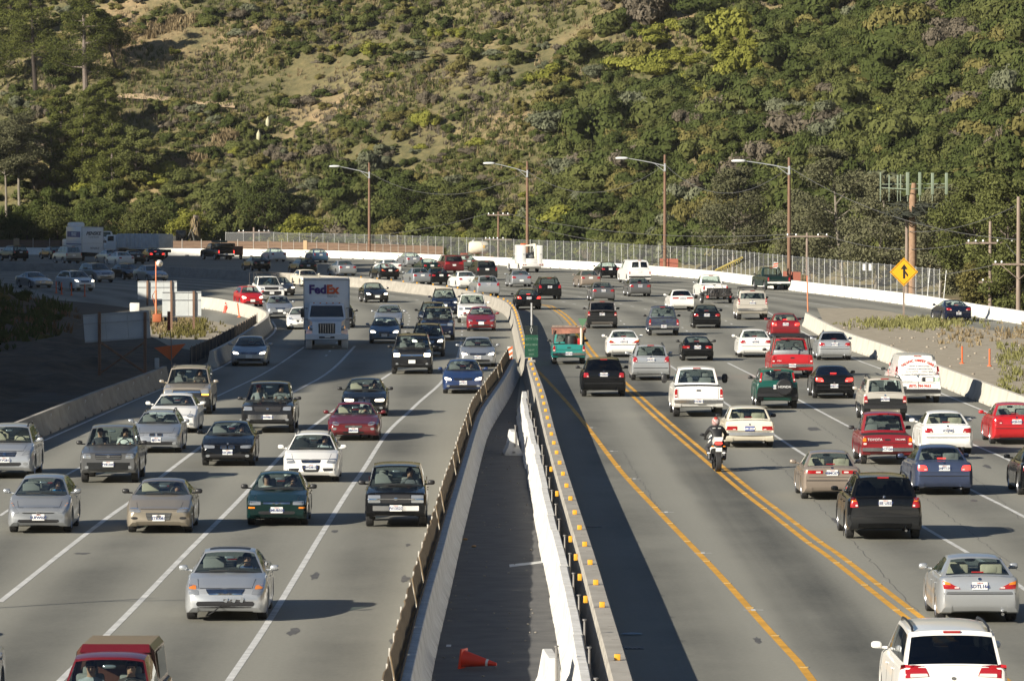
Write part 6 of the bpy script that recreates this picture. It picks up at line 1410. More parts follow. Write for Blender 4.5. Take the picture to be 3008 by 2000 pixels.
def cone(loc, rot, label):
    root = tag(obj('traffic_cone', None, loc=loc, rot=rot), label, 'traffic cone', 'traffic cones')
    obj('cone', MB().lathe([(.17, .03), (.03, .72), (.001, .72)], 16, axis='z').mesh('cone', [mat('cone_red', (.70, .05, .02), .5)]), root); obj('collar', MB().lathe([(.075, .51), (.052, .60)], 16, axis='z').mesh('collar', [CWH]), root)
    obj('base', MB().box((0, 0, .018), (.40, .40, .036), bev=.01).mesh('base', [mat('cone_red', (.70, .05, .02))]), root)
p = g(663, 918); cone(tuple(p), (0, 0, 0), 'upright orange traffic cone in the yard beside the curved barrier')
p = g(1372, 1962); cone((p.x - .1, p.y, .20), (.1, R(98), R(-12)), 'red traffic cone knocked over in the closed centre lane')
# striped marker panel at the end of the plywood strip
p = g(1498, 1098); zz = heightat(1498, 1040, p); root = thing('striped_marker', tuple(p), 'orange and white striped marker panel at the end of the plywood strip', 'marker panel')
obj('panel', MB().box((0, 0, zz), (.24, .02, .72)).mesh('panel', [CWH], smooth_=False), root)
for k in range(3): z0 = zz - .30 + k * .26; obj('stripe', MB().add([(-.12, -.014, z0 - .1), (.12, -.014, z0 + .04), (.12, -.014, z0 + .17), (-.12, -.014, z0 + .03)], [(0, 1, 2, 3)]).mesh('stripe', [ORANGE], smooth_=False), root)
obj('stand', MB().tube([(0, .03, 0), (0, .03, zz)], .03, 6).mesh('stand', [STEEL]), root)
# carpool lane sign on its post in the centre barrier
p = g(1562, 1112); zt_ = heightat(1562, 890, p); z1, z0 = heightat(1562, 956, p), heightat(1562, 1049, p); w_ = .63; root = thing('carpool_sign', tuple(p), 'tall dark green carpool lane sign with a white diamond above the centre barrier', 'road sign', rz=.02)
obj('post', MB().tube([(0, .06, .7), (0, .06, zt_)], .055, 10).mesh('post', [STEEL]), root); obj('post_base', MB().box((0, .06, .80), (.36, .36, .16), bev=.03).mesh('post_base', [CONC]), root)
SG = mat('sign_green', (.006, .062, .034), .5); SGK = mat('sign_dark', (.008, .014, .016), .5); SGW = mat('dull_white_print', (.16, .26, .20), .6); SGW2 = mat('diamond_white', (.45, .46, .45), .6)
obj('green_panel', MB().box((-.02, 0, lerp(z0, z1, .35)), (w_, .02, (z1 - z0) * .70)).mesh('green_panel', [SG], smooth_=False), root); obj('black_panel', MB().box((-.02, 0, lerp(z0, z1, .853)), (w_, .02, (z1 - z0) * .294)).mesh('black_panel', [SGK], smooth_=False), root)
dm = MB(); zc2 = lerp(z0, z1, .86)
for s_ in (-1, 1):
    for q in (-1, 1): dm.add([(-.02 + s_ * .065, -.013, zc2), (-.02, -.013, zc2 + q * .19), (-.02, -.013, zc2 + q * .14), (-.02 + s_ * .043, -.013, zc2)], [(0, 1, 2, 3)])
obj('diamond', dm.mesh('diamond', [SGW2], smooth_=False), root)
for k, (tx, sz) in enumerate((('GETTY CTR', .125), ('SEPULVEDA', .115), ('NEXT', .12), ('EXIT', .12))): text('lettering', tx, sz, SGW, root, (-.02, -.014, lerp(z0, z1, (.57, .39, .22, .09)[k])), (R(90), 0, 0))
# litter: a pale strip in the shade, orange leaves in the closed lane
p = g(1855, 1865); tag(obj('litter', MB().blob((0, 0, .03), (.24, .05, .03), 0, 8, 4).mesh('litter', [mat('pale_plastic', (.35, .45, .55), .5)]), loc=tuple(p)), 'pale blue scrap lying in the shade beside the centre barrier', 'litter')
for i, (x, y) in enumerate(((1392, 1607), (1367, 1586))): p = g(x, y); tag(obj('litter', MB().blob((0, 0, .03), (.07, .10, .03), 0, 7, 4).mesh('litter', [mat('dry_leaf', (.40, .22, .08), .8)]), loc=tuple(p)), 'dry brown scrap on the closed lane, the %s one' % ('nearer' if i == 0 else 'farther'), 'litter')
# site behind the barrier: tank trailer, orange fences, yellow beam, machine
p = beyond(1405, 3.0); z_ = .35; root = thing('tank_trailer', (p.x, p.y, 0), 'white tank trailer parked behind the far barrier, left of the utility truck', 'tank trailer', rz=.12)
obj('tank', MB().lathe([(.001, -1.05), (.55, -1.0), (.68, -.75), (.68, .75), (.55, 1.0), (.001, 1.05)], 18, c=(0, 0, z_ + 1.35)).mesh('tank', [PAINTS['cream']]), root); obj('hatch', MB().lathe([(.15, 0), (.15, .15), (.001, .2)], 10, axis='z', c=(-.5, 0, z_ + 2.0)).mesh('hatch', [STEEL]), root)
obj('tank_emblem', MB().box((.55, -.69, z_ + 1.45), (.30, .03, .30), bev=.05).mesh('tank_emblem', [mat('emblem_amber', (.65, .38, .06), .5)]), root)
obj('chassis', MB().box((.1, 0, .72), (2.9, 1.0, .16)).box((-1.5, 0, .95), (.7, .8, .35), bev=.05).mesh('chassis', [mat('rust_red', (.22, .06, .04), .7)]), root); obj('hose_reel', MB().lathe([(.001, -.3), (.42, -.3), (.42, .3), (.001, .3)], 14, axis='y', c=(1.35, 0, z_ + 1.2)).mesh('hose_reel', [BLACK]), root)
for s_ in (-.4, .5):
    for y in (-.6, .6): obj('wheel', MB().lathe([(.001, -.1), (.36, -.1), (.38, 0), (.36, .1), (.001, .1)], 14, axis='y', c=(s_, y, .38)).mesh('wheel', [RUBBER]), root)
OM = mat('orange_netting', (.26, .085, .055), .85)
for i, (xa, xb, yt) in enumerate(((1938, 1992, 757), (2300, 2352, 794))):
    a1, b1 = beyond(xa, 3.5), beyond(xb, 3.5); h_ = heightat(xa, yt, a1); m_ = MB(); m_.add([(0, 0, 0), (b1.x - a1.x, b1.y - a1.y, 0), (b1.x - a1.x, b1.y - a1.y, h_), (0, 0, h_ * .95), (0, .03, 0), (b1.x - a1.x, b1.y - a1.y + .03, 0), (b1.x - a1.x, b1.y - a1.y + .03, h_), (0, .03, h_ * .95)], [(0, 1, 2, 3), (7, 6, 5, 4), (3, 2, 6, 7)])
    tag(obj('safety_netting', m_.mesh('safety_netting', [OM], smooth_=False), loc=tuple(a1)), 'orange safety netting behind the fence at the foot of the %s lamp post' % ('third' if i == 0 else 'rightmost'), 'netting', 'orange netting behind the fence')
a1, b1 = beyond(2120, 5), beyond(2180, 5); a1.z = heightat(2120, 786, a1); b1.z = heightat(2180, 757, b1)
root = thing('drill_boom', tuple(a1), 'yellow latticed boom leaning behind the fence, left of the rightmost lamp post', 'boom'); d = b1 - a1
obj('beam', MB().tube([(-d.x * .3, -d.y * .3, -d.z * .3), tuple(d)], .10, 6).mesh('beam', [mat('machine_yellow', (.42, .34, .10), .6)]), root)
for k in range(9): q = d * (k / 9); obj('tooth', MB().box((q.x, q.y, q.z - .17), (.05, .05, .2)).mesh('tooth', [mat('machine_yellow', (.42, .34, .10))], smooth_=False), root)
p = beyond(525, 4); root = thing('excavator', tuple(p), 'dark construction machine behind the timber wall, left of the chain link fence', 'excavator')
obj('tracks', MB().box((-.8, -.6, .5), (2.6, .5, .8), bev=.25).box((-.8, 1.2, .5), (2.6, .5, .8), bev=.25).mesh('tracks', [BLACK]), root); obj('cab', MB().box((.3, 0, 2.1), (1.2, 1.4, 1.6), bev=.1).mesh('cab', [PAINTS['black']]), root)
obj('engine_cover', MB().box((-1.2, .2, 1.7), (1.9, 1.7, 1.0), bev=.1).mesh('engine_cover', [mat('machine_dark', (.07, .07, .06), .6)]), root); obj('boom', MB().tube([(.9, -.3, 1.6), (1.5, -.3, 3.0), (1.9, -.3, 1.4)], .16, 6).mesh('boom', [mat('machine_dark', (.07, .07, .06))]), root)
p = beyond(575, 6); root = thing('dead_palm', tuple(p), 'shaggy brown palm trunk behind the fence beside the bright green tree', 'palm'); mb = MB(); rr = random.Random(3)
for k in range(160): q = rr.uniform(0, 6.3); z = rr.uniform(.4, 4.6); r_ = .35 + .35 * (z / 4.6); b0 = Vector((math.cos(q) * r_ * .7, math.sin(q) * r_ * .7, z)); w_ = Vector((-math.sin(q), math.cos(q), 0)) * .08; mb.add([b0 - w_, b0 + w_, b0 * 1.0 + Vector((math.cos(q) * .3, math.sin(q) * .3, -.7)) + w_ * .3, b0 + Vector((math.cos(q) * .3, math.sin(q) * .3, -.7)) - w_ * .3], [(0, 1, 2, 3)])
obj('trunk', MB().tube([(0, 0, 0), (0, 0, 4.6)], .3, 8).mesh('trunk', [BARKG]), root); tag(obj('dead_fronds', mb.mesh('dead_fronds', [LEAF['straw']]), root), kind='stuff')

# a lamp post outside the left edge; its thin shadow crosses the near lanes
root = thing('lamp_post', (-28.2, 107.6, 0), 'lamp post outside the left edge whose thin shadow crosses the near lanes', 'lamp post'); obj('post', MB().tube([(0, 0, -.3), (0, 0, 10.8)], [.10, .05], 10).mesh('post', [WOODP]), root); obj('arm', MB().tube([(0, 0, 10.2), (1.8, -.2, 10.7)], .03, 6).mesh('arm', [LAMPG]), root)
# ------------------------------------------------------------------ people
SKIN = mat('skin', (.42, .24, .16), .6); HAIR = mat('hair_dark', (.03, .02, .015), .7); TROU = mat('dark_trousers', (.03, .032, .045), .8)
def skin_mesh(name, V, E, root, mats, pick, sub=1):
    me = bpy.data.meshes.new(name); names = list(V); me.from_pydata([V[k][0] for k in names], [(names.index(a), names.index(b)) for a, b in E], [])
    o = bpy.data.objects.new(name, me); COL.objects.link(o); o.modifiers.new('skin', 'SKIN'); 
    for i, k in enumerate(names):
        r_ = V[k][1]; me.skin_vertices[0].data[i].radius = r_ if isinstance(r_, tuple) else (r_, r_)
    me.skin_vertices[0].data[names.index(root)].use_root = True
    s = o.modifiers.new('sub', 'SUBSURF'); s.levels = sub; s.render_levels = sub
    dg = bpy.context.evaluated_depsgraph_get(); out = bpy.data.meshes.new_from_object(o.evaluated_get(dg)); bpy.data.objects.remove(o)
    out.name = name; out.materials.clear()
    for m_ in mats: out.materials.append(m_)
    for p in out.polygons: p.material_index = pick(p.center); p.use_smooth = True
    return out
def limbs(V, E, spec):
    for side, sg in (('l', -1), ('r', 1)):
        prev = None
        for k, (x, y, z, r_) in enumerate(spec['arm']):
            n_ = side + 'a%d' % k; V[n_] = ((sg * x, y, z), r_); E.append((prev or 'chest', n_)); prev = n_
        prev = None
        for k, (x, y, z, r_) in enumerate(spec['leg']):
            n_ = side + 'l%d' % k; V[n_] = ((sg * x, y, z), r_); E.append((prev or 'pelvis', n_)); prev = n_
V = dict(pelvis=((0, 0, .08), (.16, .12)), belly=((0, -.03, .25), (.15, .11)), chest=((0, -.06, .43), (.18, .12)), neck=((0, -.055, .57), .055), jaw=((0, -.02, .65), .075), head=((0, -.035, .75), .095), crown=((0, -.04, .82), .07))
E = [('pelvis', 'belly'), ('belly', 'chest'), ('chest', 'neck'), ('neck', 'jaw'), ('jaw', 'head'), ('head', 'crown')]
limbs(V, E, dict(arm=[(.19, -.06, .48, .068), (.26, .10, .30, .050), (.20, .30, .36, .036), (.17, .40, .40, .040)], leg=[(.10, .06, .07, .085), (.15, .46, .13, .065), (.15, .60, -.25, .05), (.15, .74, -.30, .045)]))
SIT = skin_mesh('body', V, E, 'pelvis', [SKIN, PAINTS['white'], TROU], lambda c: 0 if c.z > .575 or (c.y > .27 and c.z > .3 and abs(c.x) > .1) else (2 if c.z < .16 or (c.y > .12 and c.z < .24) else 1))
face_me = MB().blob((0, .072, .705), (.018, .025, .03), 0, 6, 4).blob((-.035, .058, .745), (.014, .012, .009), 1, 6, 4).blob((.035, .058, .745), (.014, .012, .009), 1, 6, 4).blob((0, .055, .655), (.028, .01, .009), 2, 6, 4).mesh('face', [SKIN, HAIR, mat('lips', (.30, .10, .09), .6)])
hair_me = MB().blob((0, -.062, .775), (.103, .105, .098), 0, 12, 8).mesh('hair', [HAIR]); hairl_me = MB().blob((0, -.068, .735), (.118, .105, .15), 0, 12, 8).mesh('hair', [HAIR]); cap_me = MB().blob((0, -.04, .80), (.105, .115, .075), 0, 12, 8).box((0, .09, .785), (.14, .10, .015)).mesh('cap', [mat('cap_red', (.45, .03, .03), .7)])
def rider_in(car_, x, label, shirt, hair='short', back=0.):
    root, P, fx = car_; y = fx['Y'](P['b'] + .42 + back) + .20; z = P['H'] - .98
    c = root.location + Matrix.Rotation(root.rotation_euler.z, 3, 'Z') @ Vector((x, y, z)); o = thing('person', tuple(c), label, 'person', 'people in the cars', root.rotation_euler.z)
    b_ = obj('body', SIT, o); setm(b_, 1, mat('shirt_%d_%d_%d' % tuple(int(k * 99) for k in shirt), shirt, .8)); obj('face', face_me, o); obj(dict(short='hair', long='hair', cap='cap')[hair], dict(short=hair_me, long=hairl_me, cap=cap_me)[hair], o)
    return o
# ------------------------------------------------------------------ the traffic
# oncoming lanes, near to far
LT = {}
LT['ranger'] = car('smallpu', 'wine', 0, 0, 0, -1, 'dark red small pickup with a camper shell, cut by the bottom edge', 'pickup truck', pos=(-6.78, 92.3, 0, math.pi - .02), detail=True, mirror='silver', seat=SEATG)
root, P, fx = LT['ranger']; Yf = fx['Y']
cs = MB(); prf = [(-.74, .98), (-.66, 1.58), (-.58, 1.68), (.58, 1.68), (.66, 1.58), (.74, .98)]; y0, y1 = Yf(3.05), Yf(4.95)
cs.add([(x, y0, z) for x, z in prf] + [(x, y1, z) for x, z in prf], [(i, i + 1, 7 + i, 6 + i) for i in range(5)] + [(5, 4, 3, 2, 1, 0), (6, 7, 8, 9, 10, 11)], 0); obj('camper_shell', cs.mesh('camper_shell', [mat('paint_brown_red', (.13, .055, .04), .3, .3, coat=.6)], 30), root)  # dark red shell; its brownish reflection is mixed into the paint colour
cf = MB().add([(-.60, y0 + .20, 1.57), (.60, y0 + .20, 1.57), (.57, y0 - .02, 1.695), (-.57, y0 - .02, 1.695), (-.62, y0 - .02, 1.55), (.62, y0 - .02, 1.55)], [(0, 1, 2, 3), (0, 4, 5, 1), (0, 3, 4), (1, 5, 2)]); obj('shell_front', cf.mesh('shell_front', [PAINTS['wine']]), root)
for sg in (-1, 1): obj('shell_window', MB().add([(sg * .745, y0 - .2, 1.08), (sg * .745, y1 + .3, 1.08), (sg * .69, y1 + .3, 1.55), (sg * .69, y0 - .2, 1.55)], [(0, 1, 2, 3)]).mesh('shell_window', [GLASSD]), root)
car('coupe', 'silver', 0, 0, 0, -1, 'silver car cut by the left edge near the bottom, only its side showing', pos=(-10.25, 98.3, 0, math.pi - .01), detail=True)
car('sedan', 'grey', 0, 0, 0, -1, 'grey car outside the left edge whose shadow falls into the picture', pos=(-13.9, 112.0, 0, math.pi), detail=False)
LT['altima'] = car('altima', 'silver2', 549, 786, 1817, -1, 'silver sedan with a crushed front bumper and a sunroof in the near oncoming lanes', seat=SEATG)
root, P, fx = LT['altima']; bv = fx['bvh']; dmg = MB(); rr = random.Random(2)
dq = []
for k in range(6):
    x = .0 + k * .075; z0 = .47 + rr.uniform(-.02, .02); decal(bv, 1, [(x - .05, z0 - .010), (x + .06, z0 - .014), (x + .05, z0 + .016 + rr.uniform(0, .012)), (x - .05, z0 + .014)], .3, 2, 2, .010, .02, mirror=True, mb=dmg)
dm_ = obj('torn_bumper', dmg.mesh('torn_bumper', [mat('torn_plastic', (.05, .048, .045), .8)]), root); tag(dm_, kind='stuff')
rg2 = MB()
for k in range(3): x = .02 + k * .17; decal(bv, 1, [(x - .05, .445), (x + .02, .43), (x + .05, .53 - .02 * (k % 2)), (x - .02, .50 + .03 * (k % 3))], .4, 2, 2, .022, .02, mirror=True, mb=rg2)
tag(obj('crumpled_edge', rg2.mesh('crumpled_edge', [PAINTS['silver']]), root), kind='stuff'); obj('hanging_strip', MB().tube([(.1, P['L'] / 2 + .02, .36), (.22, P['L'] / 2 + .05, .26), (.36, P['L'] / 2 + .03, .17)], .015, 5).mesh('hanging_strip', [BLACK]), root)
LT['prius'] = car('prius', 'silver', 27, 214, 1562, -1, 'silver hatchback with a sloping nose and a driver in blue, at the left edge', num='5UFW027', seat=SEATG)
LT['sebring'] = car('sebring', 'gold', 378, 565, 1562, -1, 'gold convertible with its dark brown soft top up and black mirrors', num='5TIU081', roof='pewter', mirror='black', seat=SEATB)
LT['corolla'] = car('sedan90', 'dgreen', 729, 904, 1540, -1, 'dark green compact sedan with two women in front, left of the dark boxy truck', num='3MUB505', mirror='black', seat=SEATG)
LT['blazer'] = car('blazer', 'black', 1080, 1248, 1545, -1, 'black compact sport utility with stacked square headlamps, beside the plywood strip', 'car', num='7V13527', mirror='black', clad='black')
LT['jetta'] = car('wagon', 'white', 837, 995, 1413, -1, 'white station wagon with roof rails and a dark grille', num='5WDB155', seat=SEATK)
LT['tacoma'] = car('tacoma', 'grey', 241, 407, 1416, -1, 'silver grey crew cab pickup with a dark lower bumper, behind the sloping silver hatchback', 'pickup truck', num='7Y81A02', mirror='black', clad='dgrey')
car('rx', 'silver2', -65, 105, 1403, -1, 'silver crossover cut by the left edge', num='5KVG812', seat=SEATB)
LT['bmw3'] = car('bmw', 'black', 596, 748, 1366, -1, 'black sedan with a twin kidney grille left of the white station wagon', num='5SCJ803', seat=SEATG)
LT['bmww'] = car('bmwwag', 'silver', 395, 531, 1328, -1, 'silver wagon with a roof rack and twin kidney grille, partly behind the grey pickup', num='4JIS196', seat=SEATG)
LT['taurus'] = car('taurus', 'white', 448, 575, 1270, -1, 'white rounded sedan with oval headlamps behind the silver wagon', seat=SEATG)
LT['tahoe'] = car('tahoe', 'champagne', 483, 621, 1216, -1, 'champagne full-size sport utility next to the left barrier', 'car', mirror='champagne', amb=True)
LT['f150'] = car('f150', 'dtruck', 715, 863, 1270, -1, 'black full-size pickup with a mesh grille and chrome bumper', 'pickup truck', num='8W99818', mirror='black', amb=True)
LT['jag'] = car('jag', 'wine', 968, 1112, 1292, -1, 'dark red sports coupe with oval headlamps', num='5BIN363', seat=SEATB)
LT['bmw5'] = car('bmw5', 'black', 1007, 1136, 1221, -1, 'black sedan with lit headlamps right behind the dark red sports coupe', lit=True, seat=SEATB, mirror='black')
LT['accord'] = car('accord', 'dblue', 1302, 1419, 1155, -1, 'dark blue sedan with lit headlamps beside the end of the plywood strip', lit=True, num='6NYR219', seat=SEATG)
car('accord', 'silver', 685, 782, 1074, -1, 'silver sedan with lit headlamps in the shade, left of the courier box truck', lit=True)
car('jetta', 'blue', 1088, 1172, 1008, -1, 'steel blue sedan with a V-shaped nose and lit headlamps, right of the courier truck', lit=True)
car('sedan', 'silver', 1105, 1178, 965, -1, 'silver sedan directly behind the steel blue sedan')
car('suburban', 'dtruck', 1149, 1272, 1098, -1, 'charcoal full-size sport utility with lit headlamps in the shade', 'car', mirror='black', lit=True)
car('suv', 'dgrey', 1216, 1296, 1047, -1, 'dark grey crossover half hidden behind the charcoal full-size sport utility', lit=True)
car('suburban', 'navy', 1238, 1332, 999.5, -1, 'navy full-size sport utility with large black mirrors', 'car', mirror='black')
car('rx', 'black', 1232, 1310, 968, -1, 'black vehicle whose roof shows behind the navy full-size sport utility')
car('accord', 'silver', 1352, 1455, 1077, -1, 'silver luxury sedan with lit headlamps next to the striped marker panel', lit=True, num='5XKC412')
car('suv', 'navy', 1266, 1346, 923, -1, 'dark blue crossover with a chrome mesh grille, behind the navy full-size one')
car('rover', 'white', 1346, 1428, 948, -1, 'white boxy luxury sport utility beside the centre barrier', 'car')
car('sedan', 'maroon', 1375, 1452, 972, -1, 'red sedan with round headlamps in front of the white boxy sport utility')
car('jetta', 'black', 1066, 1142, 889, -1, 'black sedan with lit headlamps alone right of the courier truck roof', lit=True, head=-9)
car('sedan', 'silver', 785, 857, 934, -1, 'silver sedan with bright headlamps left of the white sports sedan', head=-6)
car('sport', 'white', 843, 930, 967, -1, 'white sports sedan half hidden behind the courier truck', head=-3)
car('hatch', 'red', 703, 770, 901, -1, 'bright red small hatchback at the end of the curved barrier', lit=True, head=-12, cat='car')
wf_ = car('fordxl', 'white', 755, 830, 884, -1, 'white work pickup with a ladder rack and black bumper behind the red hatchback', 'pickup truck', head=-12, clad='dgrey')
root, P, fx = wf_; lr = MB()
for y in (1.0, -.3, -2.3):
    for sg in (-1, 1): lr.tube([(sg * .85, y, 1.0), (sg * .85, y, 2.05)], .03, 6)
    lr.tube([(-.85, y, 2.05), (.85, y, 2.05)], .03, 6)
for sg in (-1, 1): lr.tube([(sg * .85, 1.2, 2.05), (sg * .85, -2.4, 2.05)], .03, 6)
lr.box((.5, -.2, 2.12), (.35, 2.2, .10)); obj('ladder_rack', lr.mesh('ladder_rack', [BLACK]), root)
car('sedan', 'dgrey', 800, 860, 869, -1, 'dark grey sedan with one bright headlamp behind the white work pickup', lit=True, head=-13)
car('boxy', 'cream', 876, 944, 842, -1, 'cream square old sedan beside the far part of the centre barrier', head=-15)
car('sedan', 'dgrey', 962, 1036, 963, -1, 'dark sedan almost hidden behind the right side of the courier truck')
car('sport', 'silver', 92, 142, 846, -1, 'low silver sports car half hidden by the dark slope at the far left', head=-24)
car('rx', 'white', 208, 270, 855, -1, 'white crossover with bright headlamps in the far left shade', lit=True, head=-25)
car('suv', 'silver', 271, 329, 830, -1, 'silver crossover with a dark lower body behind the white crossover in the far left shade', head=-25, clad='dgrey')
car('sedan', 'black', 365, 410, 822, -1, 'black sedan in the far left shade, right of the silver crossover', head=-24)
car('sedan', 'silver', 432, 486, 828, -1, 'silver sedan behind the farthest sign back in the far left shade', head=-23)
# right-hand lanes, near to far
car('sienna', 'white', 2634, 2938, 2125, 1, 'white minivan with red corner lamps and roof rails at the bottom right corner', 'minivan', num='5GJY830', seat=SEATG, detail=True)
car('bmw', 'silver2', 2747, 2983, 1821, 1, 'silver sedan with blue and white badge and red lamps, nearest sedan at the right', num='5DTL166', seat=SEATB, detail=True)
car('pacifica', 'black', 2483, 2700, 1580, 1, 'black wagon-like crossover with a grey lower body in the right lanes', num='1EE U557', clad='dgrey', detail=True)
car('camry', 'tan', 2354, 2522, 1464, 1, 'tan sedan with a broad red lamp strip left of the black crossover', num='4BMC671', seat=SEATB, detail=True)
car('sedan', 'slate', 2683, 2842, 1450, 1, 'slate blue sedan with lit brake lamps right of the black crossover', num='5HFT139', seat=SEATG, braking=True, head=-2, detail=True)
car('sedan', 'black', 2987, 3160, 1452, 1, 'black car cut by the right edge beside the slate blue sedan', num=None, detail=True)
TX = mat('light_print', (.55, .42, .40), .5)
t1 = car('redtaco', 'maroon', 2525, 2674, 1362, 1, 'dark red small pickup with white lettering on its tailgate', 'pickup truck', num='6C71204', mirror='black', detail=True)
root, P, fx = t1; yb_ = -P['L'] / 2 - .012
text('tailgate_lettering', 'TOYOTA', .12, WHITEP, root, (-.42, yb_, .86), (R(90), 0, 0)); text('tailgate_lettering', 'TACOMA', .08, WHITEP, root, (.42, yb_, .87), (R(90), 0, 0))
car('sedan', 'white', 2703, 2851, 1331, 1, 'cream white sedan with slanted oval tail lamps right of the dark red pickup', num='5CGJ982', seat=SEATB, detail=True)
car('sedan', 'red', 2905, 3052, 1303, 1, 'bright red sedan at the right edge beside the verge barrier', num='6KBN553', detail=True)
car('fourrunner', 'champagne2', 2528, 2661, 1236, 1, 'champagne sport utility with a grey lower body in front of the lettered white van', 'car', num='4KFE095', clad='dgrey', detail=True)
van = car('cargovan', 'white', 2624, 2754, 1182, 1, 'white carpet cleaning van with red and black lettering on its rear doors', 'van', num=None, clad='dgrey', mirror='dgrey', detail=True)
root, P, fx = van; rgf = fx['rg']; yv = -P['L'] / 2 - .04
RP = mat('red_print', (.60, .06, .03), .5); KP = mat('black_print', (.10, .10, .11), .5)
def vpt(z):
    bv = fx['bvh']; h = bv.ray_cast(Vector((.3, -12, z)), Vector((0, 1, 0)))[0]
    if z > 1.22:
        zt_, zb2 = P['H'] - .1, 1.2; t_ = (z - zb2) / (zt_ - zb2); return lerp(fx['Y'](P['d']) - .09, fx['Y'](P['c']) - .05, min(1, max(0, t_))) - .03
    return (h.y if h else yv) - .012
word = 'PACIFIC CARPET CARE'
for i, ch in enumerate(word):
    if ch == ' ': continue
    u = (i - 9) / 9.; x = u * .66; z = 1.80 - .20 * u * u; text('lettering', ch, .145, RP, root, (x, vpt(z), z), (R(80), u * .52, 0), bold=.005)
for z, tx, sz in ((1.57, 'CARPET & UPHOLSTERY', .085), (1.46, 'CLEANING & RESTORATION', .085), (1.35, 'WATER DAMAGE  -  CARPET REPAIR', .075), (1.23, 'TILE & MARBLE CLEANING - POLISHING & RESTORATION', .066)): text('lettering', tx, sz, KP, root, (.05, vpt(z), z), (R(82), 0, 0))
text('lettering', '(877) 784-9663', .15, RP, root, (.1, vpt(.74), .74), (R(90), 0, 0), bold=.004); text('lettering', 'pacificcarpetcare.com', .07, KP, root, (-.35, vpt(.93), .93), (R(90), 0, 0))
obj('plate_recess', MB().box((.45, vpt(1.0) , 1.02), (.50, .03, .19), bev=.01).mesh('plate_recess', [BLACK]), root); obj('license_plate', MB().box((.50, vpt(1.0) - .02, 1.01), (.33, .015, .16)).mesh('license_plate', [PLATE]), root)
obj('sticker', MB().box((.80, vpt(1.0) - .005, 1.02), (.17, .01, .17)).mesh('sticker', [mat('green_sticker', (.55, .75, .55), .5)]), root); obj('door_gap', MB().box((.03, vpt(.85) + .005, .95), (.012, .02, .6)).mesh('door_gap', [KP]), root)
for tx, z in (('PACIFIC', 1.55), ('CARPET', 1.25), ('CARE', 1.05)): text('side_lettering', tx, .22, mat('faded_red_print', (.50, .18, .16), .6), root, (-P['W'] / 2 * (.93 if z > 1.3 else .99) - .03, -.2, z), (R(90), 0, R(-90)))
car('coupe', 'black', 2384, 2508, 1169, 1, 'black coupe with lit brake lamps left of the lettered white van', num='4PJR718', braking=True, seat=SEATK, tint=True, detail=True)
crv = car('crv', 'green', 2223, 2336, 1199, 1, 'dark green sport utility with a covered spare wheel on its back', 'car', num='4CVX351', clad='dgrey', mirror='black', detail=True)
text('spare_lettering', 'HONDA', .14, WHITEP, crv[0], (.28, -crv[1]['L'] / 2 - .245, .93), (R(90), 0, 0))
rp = car('f150', 'red', 2258, 2389, 1109.5, 1, 'red full-size pickup with a black ladder rack and toolbox', 'pickup truck', num='7F53306', detail=True, clad='dgrey', mirror='black')
root, P, fx = rp; Yf = fx['Y']; lr = MB()
for y in (Yf(3.75), Yf(5.3)):
    for sg in (-1, 1): lr.tube([(sg * .92, y, 1.1), (sg * .78, y, 1.98)], .03, 6)
    lr.tube([(-.78, y, 1.98), (.78, y, 1.98)], .03, 6)
for sg in (-1, 1): lr.tube([(sg * .78, Yf(1.4), 1.98), (sg * .78, Yf(5.4), 1.98)], .03, 6)
for k in range(8): lr.tube([(-.78, Yf(1.5 + k * .5), 2.0), (.78, Yf(1.5 + k * .5), 2.0)], .018, 5)
obj('ladder_rack', lr.mesh('ladder_rack', [BLACK]), root); obj('toolbox', MB().box((0, Yf(4.05), 1.14), (1.7, .5, .32), bev=.03).mesh('toolbox', [STEEL]), root)
text('tailgate_lettering', 'FORD', .08, WHITEP, root, (-.62, -P['L'] / 2 - .012, .84), (R(90), 0, 0))
car('sedan', 'silver2', 2400, 2497, 1057, 1, 'silver sedan with large red lamps beside the verge barrier', num='5XBT337', detail=True, tint=True)
car('sedan', 'white', 2166, 2266, 1048.7, 1, 'white sedan left of the red pickup with the ladder rack', num='6JKL020', detail=True)
car('sedan', 'maroon', 2258, 2352, 993, 1, 'dark red sedan just ahead of the red pickup with the ladder rack', num='5VTR226', seat=SEATB, braking=True)
car('hummer', 'champagne2', 2160, 2256, 939, 1, 'big boxy champagne off-roader with a roof rack and black bumper', 'car', num='5HMR002', clad='dgrey', mirror='black')
car('boxy', 'cream', 2131, 2265, 1312, 1, 'cream square old sedan beside the motorcycle', num='268 ZDR', blue=True, mirror='dgrey', seat=SEATB, detail=True)
car('gmc', 'white', 1972, 2126, 1223, 1, 'white heavy-duty pickup with wide tow mirrors', 'pickup truck', num='7X64812', mirror='black', detail=True)
car('edge', 'black', 1708, 1836, 1163.7, 1, 'black crossover nearest to the centre barrier shadow', num='6DWE604', mirror='black', detail=True)
car('suv', 'silver2', 1853, 1967, 1116, 1, 'silver crossover between the black crossover and the white heavy-duty pickup', num='5PRA518', detail=True, clad='grey')
car('bmw', 'white', 1781, 1881, 1048, 1, 'white sedan just behind the teal work pickup', num='4TRX115', detail=True)
tp2 = car('smallpu', 'teal', 1622, 1718, 1068.7, 1, 'teal work pickup loaded with rusty sheets and mowing gear', 'pickup truck', num='6N21450', mirror='black', detail=True)
root, P, fx = tp2; Yf = fx['Y']
